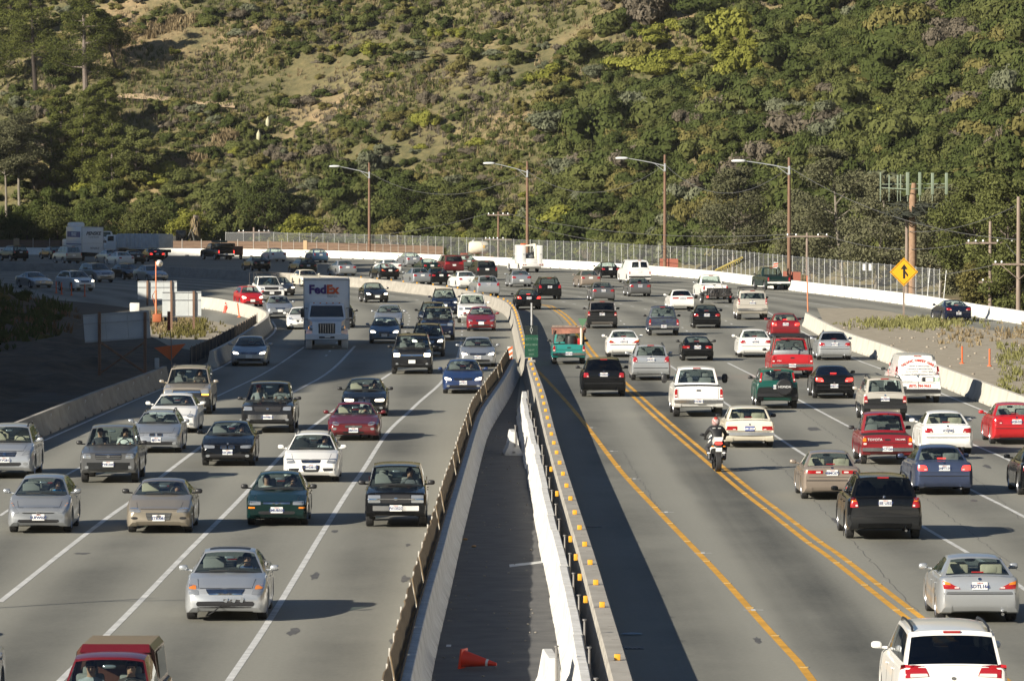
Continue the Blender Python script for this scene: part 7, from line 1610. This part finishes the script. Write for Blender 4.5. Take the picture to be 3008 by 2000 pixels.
obj('rusty_sheet', MB().box((.02, Yf(3.4), 1.78), (1.75, 2.6, .05)).add([(-.86, Yf(4.75), 1.52), (.86, Yf(4.75), 1.60), (.86, Yf(4.7), 1.80), (-.86, Yf(4.7), 1.78)], [(0, 1, 2, 3)]).mesh('rusty_sheet', [PAINTS['copper']]), root)
fr = MB()
for sg in (-1, 1):
    for f in (3.4, 4.8): fr.tube([(sg * .76, Yf(f), .98), (sg * .76, Yf(f), 1.76)], .03, 6)
fr.tube([(-.15, Yf(4.6), 1.0), (-.15, Yf(4.6), 1.55), (-.5, Yf(4.2), 1.6)], .025, 6); obj('load_frame', fr.mesh('load_frame', [BLACK]), root)
obj('white_post', MB().tube([(.62, Yf(4.9), .9), (.62, Yf(4.9), 1.85)], .06, 8).mesh('white_post', [PAINTS['cream']]), root); obj('barrel', MB().lathe([(.001, -.3), (.30, -.3), (.33, 0), (.30, .3), (.001, .3)], 14, axis='z', c=(.12, Yf(4.3), 1.12)).mesh('barrel', [BLACK]), root)
obj('fuel_can', MB().box((.55, Yf(4.6), 1.15), (.22, .3, .36), bev=.04).mesh('fuel_can', [PAINTS['red']]), root); obj('planks', MB().box((-.2, Yf(1.9), 1.85), (1.2, .25, .09)).box((.5, Yf(1.85), 1.86), (.7, .2, .07)).mesh('planks', [WOODG]), root)
obj('rake', MB().tube([(.66, Yf(4.85), 1.5), (.68, Yf(4.85), 2.0)], .02, 5).add([(.6, Yf(4.86), 1.98), (.76, Yf(4.86), 1.98), (.92, Yf(4.86), 2.32), (.46, Yf(4.86), 2.32)], [(0, 1, 2, 3)]).mesh('rake', [mat('rake_green', (.08, .18, .10), .6)]), root)
car('delsol', 'black', 1997, 2097, 1058.8, 1, 'small black two-seat coupe with a low roof', num='3DUT889', detail=True, mirror='black')
car('sedan', 'black', 2031, 2118, 963.8, 1, 'black sedan with a dark blue tint left of the boxy champagne off-roader', num='5CMX070', seat=SEATK)
car('oldpu', 'patina', 1907, 1989, 984.8, 1, 'old dark blue pickup with peeling paint on its tailgate', 'pickup truck', num='6T80441', mirror='black')
car('caravan', 'pewter', 1727, 1809, 963.8, 1, 'pewter grey minivan with a dark lower body right of the carpool sign', 'minivan', num='4KJD110', clad='dgrey', mirror='black')
car('camry', 'white', 1960, 2043, 910, 1, 'white sedan left of the white pickup that tows a trailer', num='4NDE310', tint=True)
car('accord', 'black', 1511, 1592, 909.5, 1, 'black sedan close to the centre barrier above the carpool sign', num='6AVK207', braking=True)
car('suv', 'black', 1576, 1646, 880, 1, 'black sport utility with a dark spare cover just beyond the black sedan by the barrier', 'car', num='5LJB761', head=-6)
car('sedan', 'grey', 1731, 1808, 885.8, 1, 'dark grey sedan above the pewter minivan', num='5RTN918', head=-4)
car('sedan', 'grey', 1842, 1911, 871, 1, 'grey sedan just behind the white passenger van', num='6BMR402', head=-5)
car('econoline', 'white', 1841, 1905, 832, 1, 'white passenger van with two rear windows', 'van', num=None, head=-9, mirror='black')
car('sedan', 'tan', 1700, 1761, 845, 1, 'tan sedan left of the white passenger van', head=-8)
car('sedan', 'black', 1762, 1814, 817, 1, 'black sedan half hidden behind the left side of the white passenger van', head=-9)
car('pickup', 'white', 2053, 2138, 880, 1, 'white pickup towing a flat utility trailer', 'pickup truck', head=-6, mirror='silver')
car('pickup', 'dgreen', 2240, 2316, 852, 1, 'dark green pickup with a striped board on its load, beside the far barrier', 'pickup truck', head=-11, mirror='black')
root, P, fx = VEH[-1]; bo = obj('striped_board', MB().box((0, 0, 2.05), (.36, .03, .50)).mesh('striped_board', [CWH], smooth_=False), root, (-.1, -.3, 0), (0, R(12), 0))
for k in range(2): obj('stripe', MB().add([(-.18, -.02, 1.84 + k * .2), (.18, -.02, 1.98 + k * .2), (.18, -.02, 2.08 + k * .2), (-.18, -.02, 1.94 + k * .2)], [(0, 1, 2, 3)]).mesh('stripe', [ORANGE], smooth_=False), bo)
car('coupe', 'navy', 2762, 2850, 944.7, 1, 'dark coupe on the entry ramp behind the verge grass', num='5VJK110', head=-8, detail=True)
car('coupe', 'silver', 1496, 1560, 843, 1, 'silver coupe in front of the white utility truck', head=-7)
car('odyssey', 'dgrey', 1397, 1453, 823, 1, 'dark grey minivan behind the silver crossover by the barrier', 'minivan', head=-11)
car('rx', 'silver2', 1398, 1461, 872, 1, 'silver crossover close to the curve of the centre barrier', num='5ZKK301', head=-9)
car('sedan', 'white', 1342, 1396, 848.5, 1, 'white sedan with triangular red lamps left of the dark grey minivan', head=-12)
car('sedan', 'black', 1258, 1320, 837, 1, 'black luxury sedan left of the white sedan with triangular lamps', head=-13)
car('sedan', 'silver', 1207, 1261, 837, 1, 'silver sedan half hidden by the centre barrier beside the black luxury sedan', head=-14)
car('sedan', 'dgreen', 1237, 1288, 806, 1, 'dark green sedan left of the burgundy minivan', head=-14)
car('minivan', 'wine', 1303, 1354, 803, 1, 'burgundy minivan with roof rails on the far curve', 'minivan', head=-12)
car('camry', 'ggreen', 1349, 1395, 791, 1, 'grey green sedan right of the burgundy minivan', head=-12)
car('sedan', 'silver', 1187, 1235, 784, 1, 'silver hatch-backed sedan with a red lamp strip by the far barrier', head=-15)
car('coupe', 'white', 1123, 1172, 805, 1, 'white coupe just behind the black sedan on the far curve', head=-16)
car('bmw', 'black', 1110, 1166, 821, 1, 'black sedan in front of the white coupe on the far curve', head=-16)
car('sedan', 'silver', 987, 1040, 811, 1, 'silver compact sedan alone on the far curve above the courier truck', head=-16)
car('wagon', 'dgreen', 873, 923, 806, 1, 'dark wagon with a wide red lamp band half hidden by the centre barrier', head=-17)
car('prius', 'blue', 911, 962, 772, 1, 'blue hatchback with a split rear window by the far barrier', head=-15)
car('sedan', 'white', 787, 837, 768.7, 1, 'white sedan by the far barrier left of the blue hatchback', head=-17)
car('sedan', 'black', 738, 786, 797, 1, 'black sedan at the edge of the far shade above the centre barrier', head=-18)
car('xterra', 'silver', 189, 227, 776, 1, 'silver sport utility in front of the rental box truck', 'car', head=-24)
car('sedan', 'black', 148, 186, 762, 1, 'black car left of the rental box truck', head=-24)
car('suv', 'black', 30, 74, 767, 1, 'black sport utility at the far left edge of the road', 'car', head=-26)
car('sedan', 'silver', 310, 352, 773, 1, 'silver sedan right of the rental box truck', head=-22)
car('sedan', 'white', 338, 388, 781, 1, 'white sedan right of the rental box truck, nearer than the silver one', head=-22)
car('sedan', 'dgrey', 376, 421, 775.5, 1, 'dark grey sedan with one lit lamp under the dump truck', head=-20)
car('sedan', 'black', 432, 477, 768.7, 1, 'black sedan with three lit brake lamps at the right end of the dump truck', braking=True, head=-19)
bp_ = car('pickup', 'black', 634, 674, 763.7, 1, 'black pickup with a camper shell towing a small trailer in the far shade', 'pickup truck', braking=True, head=-24)
root, P, fx = bp_; Yf = fx['Y']; obj('camper_shell', MB().box((0, Yf(4.5), 1.45), (1.7, 2.0, .75), bev=.12).mesh('camper_shell', [PAINTS['black']]), root); obj('roof_load', MB().box((.1, Yf(3.2), 2.0), (.9, 2.6, .2), bev=.04).mesh('roof_load', [mat('tarp_green', (.04, .10, .08), .7)]), root)
car('pickup', 'white', 0, 0, 0, 1, 'white crew cab pickup parked behind the far barrier left of the dump truck', 'pickup truck', pos=(*beyond(322, 4.)[:2], 0.9, R(95)))
# ------------------------------------------------------------------ trucks
def box(par, nm, c, d, m_, bev=.03): return obj(nm, MB().box(c, d, bev=bev).mesh(nm, [m_]), par)
def wheels(par, spots, r_=.50, w_=.26):
    t_, ri, di = wheel_mesh(r_, w_)
    for x, y in spots: o = obj('wheel', t_, par, (x, y, r_), (0, 0, 0 if x > 0 else math.pi)); obj('rim', ri, o)
# courier truck: front axle at the measured row
p = g(953.5, 1024); root = thing('box_truck', (p.x, p.y + 3.1, 0), 'white courier box truck with purple and orange lettering above the cab', 'truck', rz=math.pi + R(2.2)); TW_ = mat('truck_white', (.80, .81, .81), .4, coat=.3)
box(root, 'cargo_box', (0, -1.6, 2.38), (2.50, 6.4, 2.72), TW_, .04)
fr = MB()
for sg in (-1, 1): fr.box((sg * 1.255, 1.62, 2.38), (.05, .06, 2.74)); fr.box((sg * 1.255, -1.6, 3.75), (.04, 6.42, .06))
fr.box((0, 1.62, 3.76), (2.55, .06, .06)); obj('box_edging', fr.mesh('box_edging', [STEEL], smooth_=False), root)
cb_ = MB(); pf = [(4.25, .72), (4.25, 1.18), (4.12, 1.50), (3.0, 1.66), (2.55, 2.38), (2.35, 2.46), (1.75, 2.46), (1.75, .72)]
def hwid(y, z): return lerp(.78, 1.05, min(1, max(0, (4.25 - y) / 1.25))) if y > 2.9 else (1.05 if z < 1.7 else lerp(1.05, .92, (z - 1.7) / .76))
n_ = len(pf); cb_.add([(-hwid(y, z), y, z) for y, z in pf] + [(hwid(y, z), y, z) for y, z in pf], [(i, (i + 1) % n_, n_ + (i + 1) % n_, n_ + i) for i in range(n_)] + [tuple(range(n_ - 1, -1, -1)), tuple(range(n_, 2 * n_))]); obj('cab', cb_.mesh('cab', [TW_], 30), root)
obj('windshield', MB().add([(-.94, 2.965, 1.74), (.94, 2.965, 1.74), (.84, 2.60, 2.35), (-.84, 2.60, 2.35)], [(0, 1, 2, 3)]).mesh('windshield', [mat('dark_windshield', (.02, .025, .03), .05, coat=1.)]), root)
for sg in (-1, 1):
    obj('side_window', MB().add([(sg * 1.055, 2.75, 1.72), (sg * 1.055, 1.95, 1.72), (sg * .96, 1.95, 2.30), (sg * .985, 2.50, 2.30)], [(0, 1, 2, 3)]).mesh('side_window', [MATS['dark_windshield']]), root)
    hb = obj('headlight', MB().blob((sg * .80, 4.06, 1.16), (.19, .16, .15), 0, 12, 8, .7).mesh('headlight', [LENS]), root); obj('turn_signal', MB().blob((sg * .93, 3.98, 1.17), (.07, .13, .11), 0, 10, 6).mesh('turn_signal', [AMBLIT]), hb)
    mm = MB().box((sg * 1.33, 2.95, 1.95), (.20, .10, .50), bev=.04).tube([(sg * 1.05, 2.9, 2.2), (sg * 1.33, 2.95, 2.25), (sg * 1.33, 2.95, 1.6), (sg * 1.05, 2.9, 1.6)], .025, 6); obj('side_mirror', mm.mesh('side_mirror', [BLACK]), root)
    obj('fender', MB().lathe([(.55, -.18), (.60, -.16), (.60, .16), (.55, .18)], 20, c=(sg * .98, 3.1, .52)).mesh('fender', [TW_]), root)
gr_ = obj('grille', MB().box((0, 4.235, 1.14), (.92, .05, .56), bev=.08).mesh('grille', [BLACK]), root)
for k in range(6): obj('grille_bar', MB().box((-.34 + k * .136, 4.265, 1.14), (.03, .03, .50)).mesh('grille_bar', [CHROME]), gr_)
obj('bumper', bar(1.18, .50, .86, 4.42, .25, .12).mesh('bumper', [TW_]), root); obj('air_intake', MB().box((0, 4.42, .66), (.85, .03, .10), bev=.01).mesh('air_intake', [BLACK]), root); obj('license_plate', MB().box((-.04, 4.445, .72), (.31, .02, .15)).mesh('license_plate', [PLATE]), root)
for k in range(5): obj('marker_lamp', MB().box((-.7 + k * .35, 2.42, 2.49), (.08, .12, .05), bev=.01).mesh('marker_lamp', [AMBER]), root)
box(root, 'chassis', (0, -1.0, .78), (.9, 7.6, .30), UNDER); wheels(root, [(1.03, 3.1), (-1.03, 3.1), (1.08, -2.9), (-1.08, -2.9), (.78, -2.9), (-.78, -2.9)])
PUR = mat('purple_print', (.05, .012, .16), .5); ORP = mat('orange_red_print', (.72, .10, .02), .5); GRP = mat('grey_print', (.22, .22, .22), .5)
text('logo_lettering', 'Fed', .66, PUR, root, (.015, 1.655, 3.20), (R(90), 0, math.pi), align='RIGHT', bold=.030); text('logo_lettering', 'Ex', .66, ORP, root, (.005, 1.655, 3.20), (R(90), 0, math.pi), align='LEFT', bold=.030); text('logo_lettering', 'Express', .18, GRP, root, (-.32, 1.655, 2.85), (R(90), 0, math.pi))
# rental box truck
p = g(262, 768); al_ = R(22); root = thing('box_truck', (p.x - math.sin(al_) * 2.2, p.y + math.cos(al_) * 2.2, 0), 'white rental box truck with blue and black lettering in the far left shade', 'truck', rz=al_)
box(root, 'cargo_box', (0, -.6, 2.35), (2.45, 5.6, 2.7), TW_, .03); box(root, 'cab', (0, 3.3, 1.5), (2.1, 2.0, 1.7), TW_, .18); box(root, 'chassis', (0, .3, .75), (1.2, 7.2, .35), UNDER); box(root, 'rear_bumper', (0, -3.4, .62), (2.3, .12, .18), BLACK)
box(root, 'roof_fairing', (-.1, 2.2, 3.85), (1.7, 1.3, .65), PAINTS['white'], .25); wheels(root, [(1.0, 3.3), (-1.0, 3.3), (1.05, -2.2), (-1.05, -2.2)], .45)
obj('side_mirror', MB().box((-1.25, 3.9, 1.9), (.15, .1, .5), bev=.03).mesh('side_mirror', [BLACK]), root); ed = MB()
for sg in (-1, 1): ed.box((sg * 1.2, -3.41, 2.35), (.06, .03, 2.7))
ed.box((0, -3.41, 3.68), (2.4, .03, .06)); ed.box((0, -3.41, 1.95), (2.2, .02, .03)); obj('door_frame', ed.mesh('door_frame', [STEEL], smooth_=False), root)
PB = mat('print_blue', (.02, .06, .26), .5)
text('logo_lettering', 'PENSKE', .50, KP, root, (.08, -3.425, 3.0), (R(90), 0, 0), bold=.02, shear=.3, sx=.95); text('logo_lettering', 'Truck Rental', .22, KP, root, (.1, -3.425, 2.62), (R(90), 0, 0)); text('logo_lettering', 'PENSKE', .30, KP, root, (.2, -3.425, 1.42), (R(90), 0, 0), shear=.3)
lp = obj('logo_panel', MB().box((-1.235, -.6, 2.9), (.02, 4.6, .62)).mesh('logo_panel', [PB], smooth_=False), root); text('logo_lettering', 'PENSKE', .52, WHITEP, lp, (-1.25, -.6, 2.9), (R(90), 0, R(-90)), bold=.02, shear=.3); obj('side_stripe', MB().box((-1.235, -.6, 1.85), (.02, 5.4, .10)).mesh('side_stripe', [PB], smooth_=False), root)
# dump truck
p = g(398, 760); al_ = R(52); root = thing('dump_truck', (p.x, p.y + 2.5, 0), 'white ribbed dump truck in the far left shade behind the sedans', 'truck', rz=al_); DW = mat('dull_white', (.56, .58, .58), .6, var=.12, scale=2)
box(root, 'dump_body', (0, -1.2, 1.95), (2.4, 6.2, 1.55), DW, .03); rb_ = MB().box((-1.23, 1.0, 1.95), (.06, .08, 1.5))
for k in range(11): obj('rib', MB().box((-1.23, -4.0 + k * .56, 1.95), (.08, .09, 1.5)).mesh('rib', [DW], smooth_=False), root)
box(root, 'cab', (0, 2.9, 1.75), (2.2, 1.5, 1.7), PAINTS['white'], .12); box(root, 'hood', (0, 4.2, 1.25), (1.7, 1.4, .85), PAINTS['white'], .15); obj('side_window', MB().box((-1.11, 2.95, 2.2), (.02, .9, .55), bev=.005).mesh('side_window', [MATS['dark_windshield']]), root); obj('windshield', MB().box((0, 3.66, 2.2), (1.8, .02, .55)).mesh('windshield', [MATS['dark_windshield']]), root)
box(root, 'chassis', (0, -.3, .85), (1.1, 8.6, .35), UNDER); wheels(root, [(1.0, 4.0), (-1.0, 4.0), (1.05, -1.8), (-1.05, -1.8), (1.05, -3.1), (-1.05, -3.1)])
# utility truck with tall cabinets and a crane
ut = car('pickup', 'white', 1519, 1585, 800, 1, 'white utility truck with tall tool cabinets and a small crane by the far barrier', 'truck', head=-15)
root, P, fx = ut; Yf = fx['Y']
for sg in (-1, 1): 
    cbn = box(root, 'tool_cabinet', (sg * .84, Yf(4.55), 1.72), (.50, 2.3, 1.75), PAINTS['white'], .04); obj('cabinet_handle', MB().box((sg * .84 + .05, Yf(5.72), 1.75), (.2, .03, .06)).mesh('cabinet_handle', [STEEL]), cbn)
box(root, 'cabinet_roof', (0, Yf(3.75), 2.55), (2.1, .8, .14), PAINTS['white'], .03); box(root, 'tailgate', (0, Yf(5.65), 1.12), (1.2, .08, .45), PAINTS['white']); box(root, 'step_bumper', (0, Yf(5.85), .72), (2.25, .4, .34), PAINTS['white'], .04)
cr2 = MB().tube([(.45, Yf(5.3), 1.0), (.45, Yf(5.3), 2.75)], .10, 8).tube([(.45, Yf(5.3), 2.72), (-.2, Yf(4.6), 2.55), (-.9, Yf(4.0), 2.45)], .07, 8); obj('crane', cr2.mesh('crane', [PAINTS['cream']]), root); box(root, 'beacon', (-.3, Yf(3.7), 2.70), (.5, .2, .12), ORANGE)
obj('tool_load', MB().blob((-.1, Yf(5.0), 1.5), (.5, .6, .30), 0, 9, 5).box((.3, Yf(4.4), 1.6), (.6, .6, .6), bev=.1).mesh('tool_load', [mat('grey_tools', (.12, .13, .14), .6)]), root)
for sg in (-1, 1):
    for k in range(2): obj('rear_lamp', MB().lathe([(.001, -.02), (.06, -.02), (.06, .02)], 10, axis='y', c=(sg * (.72 + k * .22), Yf(6.06), .76)).mesh('rear_lamp', [RED]), root)
# flat utility trailer with bikes on its gate
p = g(2106, 892); root = thing('utility_trailer', (p.x, p.y + 1.4, 0), 'flat dark utility trailer with a mesh gate behind the white pickup', 'trailer', rz=R(6)); TG = mat('trailer_grey', (.075, .065, .06), .7, var=.3, scale=3)
box(root, 'deck', (0, 0, .52), (1.85, 2.9, .10), TG); gt = MB()
for k in range(11): gt.tube([(-.9 + k * .18, -1.45, .55), (-.9 + k * .18, -1.50, 1.12)], .018, 5)
for z in (.55, .84, 1.12): gt.tube([(-.92, -1.47, z), (.92, -1.47, z)], .025, 5)
obj('rear_gate', gt.mesh('rear_gate', [BLACK]), root); obj('mesh_sheet', MB().box((0, -1.44, .84), (1.8, .015, .56)).mesh('mesh_sheet', [TG], smooth_=False), root)
for sg in (-1, 1): box(root, 'fender', (sg * 1.05, .1, .66), (.30, .95, .10), BLACK, .04); box(root, 'side_rail', (sg * .92, 0, .75), (.05, 2.9, .10), BLACK, .01); obj('tail_lamp', MB().box((sg * .86, -1.53, .50), (.14, .05, .10), bev=.01).mesh('tail_lamp', [BRAKE if sg < 0 else RED]), root)
wheels(root, [(1.05, .1), (-1.05, .1)], .33, .20); obj('hitch', MB().tube([(0, 1.4, .5), (0, 2.6, .48)], .05, 6).mesh('hitch', [BLACK]), root)
bk = tag(obj('bicycle', None, loc=tuple(Vector(root.location) + Vector((0, -1.66, .52))), rot=(0, 0, R(6))), 'dark bicycle leaning on the mesh gate of the utility trailer', 'bicycle')
for x in (-.48, .50):
    wv_ = obj('wheel', MB().lathe([(.30 + .022 * math.cos(q), .022 * math.sin(q)) for q in [i * math.pi / 3 for i in range(6)]], 22, axis='y', c=(x, 0, .32), close=True).mesh('wheel', [RUBBER]), bk); sp_ = MB()
    for k in range(8): q = k * math.pi / 4; sp_.tube([(x, 0, .32), (x + .29 * math.cos(q), 0, .32 + .29 * math.sin(q))], .005, 4)
    tag(obj('spokes', sp_.mesh('spokes', [STEEL]), wv_), kind='stuff')
obj('bike_frame', MB().tube([(-.48, 0, .32), (-.02, 0, .30), (-.18, 0, .78), (-.48, 0, .32)], .018, 6).tube([(-.16, 0, .72), (.36, 0, .74), (-.02, 0, .30)], .018, 6).tube([(.50, 0, .32), (.36, 0, .80), (.33, 0, .95)], .018, 6).mesh('bike_frame', [mat('bike_grey', (.08, .08, .09), .4, .3)]), bk)
obj('saddle', MB().blob((-.20, 0, .84), (.13, .06, .03), 0, 8, 5).mesh('saddle', [BLACK]), bk); obj('handlebar', MB().tube([(.33, -.22, .96), (.33, .22, .96)], .014, 6).mesh('handlebar', [BLACK]), bk)
# small trailer behind the black pickup
p = g(686, 762); root = thing('utility_trailer', (p.x, p.y, 0), 'small rusty cargo trailer behind the black pickup in the far shade', 'trailer', rz=R(24)); box(root, 'trailer_body', (0, 0, .95), (1.5, 2.0, 1.0), mat('rust_brown', (.19, .08, .05), .8, var=.3, scale=3), .04); box(root, 'load', (-.2, .6, 1.6), (1.0, .8, .35), TG, .1); wheels(root, [(.85, 0), (-.85, 0)], .32, .18)
# ------------------------------------------------------------------ motorcycle and rider
p = g(2106, 1385); th_ = R(3); root = thing('motorcycle', (p.x, p.y + .72, 0), 'sport motorcycle with a white tail and red lamp on the double yellow line', 'motorcycle', rz=th_)
t_, ri, di = wheel_mesh(.315, .19); rwl = obj('wheel', t_, root, (0, -.70, .315)); obj('rim', ri, rwl); t2, r2, d2 = wheel_mesh(.30, .12); fwl = obj('wheel', t2, root, (0, .72, .30)); obj('rim', r2, fwl)
WHT = PAINTS['white']
obj('tail_fairing', MB().add([(-.15, -.20, .80), (.15, -.20, .80), (.11, -.92, 1.0), (-.11, -.92, 1.0), (-.17, -.20, .94), (.17, -.20, .94), (.15, -.88, 1.13), (-.15, -.88, 1.13)], [(3, 2, 1, 0), (4, 5, 6, 7), (0, 1, 5, 4), (1, 2, 6, 5), (2, 3, 7, 6), (3, 0, 4, 7)]).mesh('tail_fairing', [WHT]), root)
obj('taillight', MB().blob((0, -.92, .93), (.125, .05, .045), 0, 10, 6, .7).mesh('taillight', [BRAKE]), root); obj('license_plate', MB().box((0, -.97, .73), (.20, .015, .13)).mesh('license_plate', [PLATE]), root); obj('plate_bracket', MB().box((0, -.93, .80), (.16, .05, .14), bev=.02).mesh('plate_bracket', [BLACK]), root)
obj('fuel_tank', MB().blob((0, .18, .93), (.17, .30, .14), 0, 12, 8, .8).mesh('fuel_tank', [WHT]), root); obj('fairing', MB().blob((0, .55, .85), (.23, .32, .33), 0, 12, 8, .8).mesh('fairing', [WHT]), root); obj('engine', MB().box((0, .1, .52), (.30, .55, .38), bev=.06).mesh('engine', [UNDER]), root)
obj('swingarm', MB().tube([(-.13, -.70, .31), (-.12, -.1, .45)], .035, 6).tube([(.13, -.70, .31), (.12, -.1, .45)], .035, 6).mesh('swingarm', [BLACK]), root); obj('exhaust', MB().tube([(.15, .1, .35), (.17, -.3, .38), (.20, -.62, .48)], [.03, .04, .055], 8).mesh('exhaust', [BLACK]), root)
for sg in (-1, 1): obj('turn_signal', MB().blob((sg * .19, -.90, .83), (.05, .03, .025), 0, 8, 5).mesh('turn_signal', [AMBER]), root); obj('side_mirror', MB().blob((sg * .40, .62, 1.14), (.085, .03, .05), 0, 8, 5, .8).tube([(sg * .18, .66, 1.0), (sg * .40, .62, 1.12)], .012, 5).mesh('side_mirror', [BLACK]), root); obj('foot_peg', MB().tube([(sg * .12, -.28, .40), (sg * .25, -.28, .40)], .018, 6).mesh('foot_peg', [STEEL]), root)
obj('fork', MB().tube([(-.1, .72, .3), (-.1, .50, .95)], .03, 6).tube([(.1, .72, .3), (.1, .50, .95)], .03, 6).tube([(-.34, .46, 1.0), (.34, .46, 1.0)], .016, 6).mesh('fork', [BLACK]), root)
V = dict(pelvis=((0, -.38, .98), (.17, .14)), belly=((0, -.24, 1.14), (.165, .12)), chest=((0, -.06, 1.33), (.20, .135)), neck=((0, .06, 1.44), .065), jaw=((0, .13, 1.50), .08), head=((0, .14, 1.56), .09))
E = [('pelvis', 'belly'), ('belly', 'chest'), ('chest', 'neck'), ('neck', 'jaw'), ('jaw', 'head')]
limbs(V, E, dict(arm=[(.20, -.04, 1.38, .085), (.33, .14, 1.17, .062), (.31, .36, 1.05, .045), (.31, .44, 1.02, .040)], leg=[(.13, -.34, .95, .11), (.29, .02, .76, .085), (.25, -.24, .50, .062), (.24, -.30, .43, .05), (.25, -.14, .40, .045)]))
rm_ = skin_mesh('body', V, E, 'pelvis', [mat('black_leather', (.018, .018, .02), .5, bump=.3, bscale=30), mat('grey_jeans', (.035, .036, .042), .85), SKIN], lambda c: 1 if c.z < .98 and c.z > .5 and abs(c.x) > .05 else 0)
rider = thing('person', tuple(root.location), 'motorcyclist in black leather and a red and white helmet riding the sport motorcycle', 'person', rz=th_); obj('body', rm_, rider)
hm_ = obj('helmet', MB().blob((0, .14, 1.585), (.135, .155, .15), 0, 16, 10, .92).mesh('helmet', [mat('helmet_white', (.62, .60, .58), .3, coat=.8, scale=9., col2=(.34, .04, .03))]), rider); obj('helmet_crest', MB().blob((0, .10, 1.68), (.085, .10, .065), 0, 10, 6).mesh('helmet_crest', [mat('helmet_red', (.45, .05, .03), .3, coat=.8)]), hm_); obj('visor', MB().blob((0, .25, 1.58), (.10, .055, .055), 0, 10, 6).mesh('visor', [BLACK]), hm_)
obj('jacket_patch', MB().box((-.09, -.215, 1.39), (.10, .02, .035), bev=.005).box((.09, -.215, 1.39), (.10, .02, .035), bev=.005).mesh('jacket_patch', [mat('patch_grey', (.42, .42, .40), .6)]), rider)
gl_ = MB()
for sg in (-1, 1):
    gl_.blob((sg * .31, .43, 1.02), (.045, .05, .04), 0, 8, 6)
    for k in range(4): y_ = .0; gl_.tube([(sg * (.285 + k * .022), .45, 1.045), (sg * (.285 + k * .022), .495 - .004 * abs(k - 1), 1.02), (sg * (.285 + k * .022), .485, .985), (sg * (.285 + k * .022), .455, .980)], .010, 5)
    gl_.tube([(sg * .275, .42, 1.01), (sg * .262, .455, .985), (sg * .275, .475, .975)], .012, 5)
obj('gloves', gl_.mesh('gloves', [BLACK]), rider)
for sg in (-1, 1): obj('boot', MB().box((sg * .245, -.19, .395), (.10, .28, .09), bev=.035).tube([(sg * .245, -.28, .40), (sg * .25, -.25, .58)], .062, 8).mesh('boot', [mat('boot_black', (.02, .02, .02), .5)]), rider); obj('trouser_cuff', MB().tube([(sg * .25, -.25, .565), (sg * .25, -.245, .60)], .068, 10).mesh('trouser_cuff', [WHITEP]), rider)
# ------------------------------------------------------------------ people in the nearer cars
rider_in(LT['altima'], -.37, 'driver in a blue shirt in the silver sedan with the crushed bumper', (.08, .12, .25))
rider_in(LT['prius'], -.37, 'driver in a bright blue jacket in the silver hatchback', (.02, .22, .55), 'long')
rider_in(LT['sebring'], -.37, 'driver in a white shirt in the gold convertible', (.6, .6, .58))
rider_in(LT['corolla'], .37, 'woman with long dark hair on the passenger side of the dark green sedan', (.5, .48, .45), 'long'); rider_in(LT['corolla'], -.37, 'driver with dark hair in the dark green sedan', (.12, .10, .10), 'long')
rider_in(LT['jetta'], -.37, 'driver in a pale shirt in the white station wagon', (.5, .52, .55))
rider_in(LT['tacoma'], -.40, 'driver in a white shirt in the silver grey crew cab pickup', (.7, .7, .68)); rider_in(LT['tacoma'], .40, 'passenger in dark clothes in the silver grey crew cab pickup', (.05, .05, .06))
rider_in(LT['bmw3'], -.37, 'driver in a white shirt in the black sedan left of the wagon', (.55, .56, .6)); rider_in(LT['f150'], .42, 'passenger with a red cap in the black full-size pickup', (.3, .3, .3), 'cap'); rider_in(LT['f150'], -.42, 'driver in grey in the black full-size pickup', (.2, .2, .2))
rider_in(LT['jag'], -.38, 'driver in pale clothes in the dark red sports coupe', (.5, .45, .35)); rider_in(LT['bmw5'], -.37, 'driver in black in the black sedan behind the sports coupe', (.03, .03, .03)); rider_in(LT['accord'], -.37, 'driver in grey in the dark blue sedan', (.25, .25, .27))
rider_in(LT['tahoe'], -.42, 'driver in dark clothes in the champagne sport utility', (.10, .08, .07)); rider_in(LT['taurus'], -.38, 'driver in a pale shirt in the white rounded sedan', (.4, .4, .42)); rider_in(LT['blazer'], -.36, 'driver in grey in the black compact sport utility', (.14, .14, .15))
rider_in(LT['ranger'], .34, 'grey-haired passenger in a grey shirt in the dark red pickup at the bottom edge', (.36, .38, .40)); rider_in(LT['ranger'], -.34, 'driver in dark clothes in the dark red pickup at the bottom edge', (.06, .05, .05))
# ------------------------------------------------------------------ the air between here and the far hillside
hz_ = bpy.data.materials.new('thin_haze'); hz_.use_nodes = True; t = hz_.node_tree; t.nodes.remove(t.nodes['Principled BSDF'])
pv = node(t, 'ShaderNodeVolumePrincipled', Density=.00005, Anisotropy=.2); pv.inputs['Color'].default_value = (.95, .95, .93, 1); t.links.new(pv.outputs[0], t.nodes['Material Output'].inputs['Volume'])
hb_ = MB().box((0, 600, 74.), (1990, 3300, 152)); tag(obj('haze', hb_.mesh('haze', [hz_], smooth_=False)), kind='stuff')
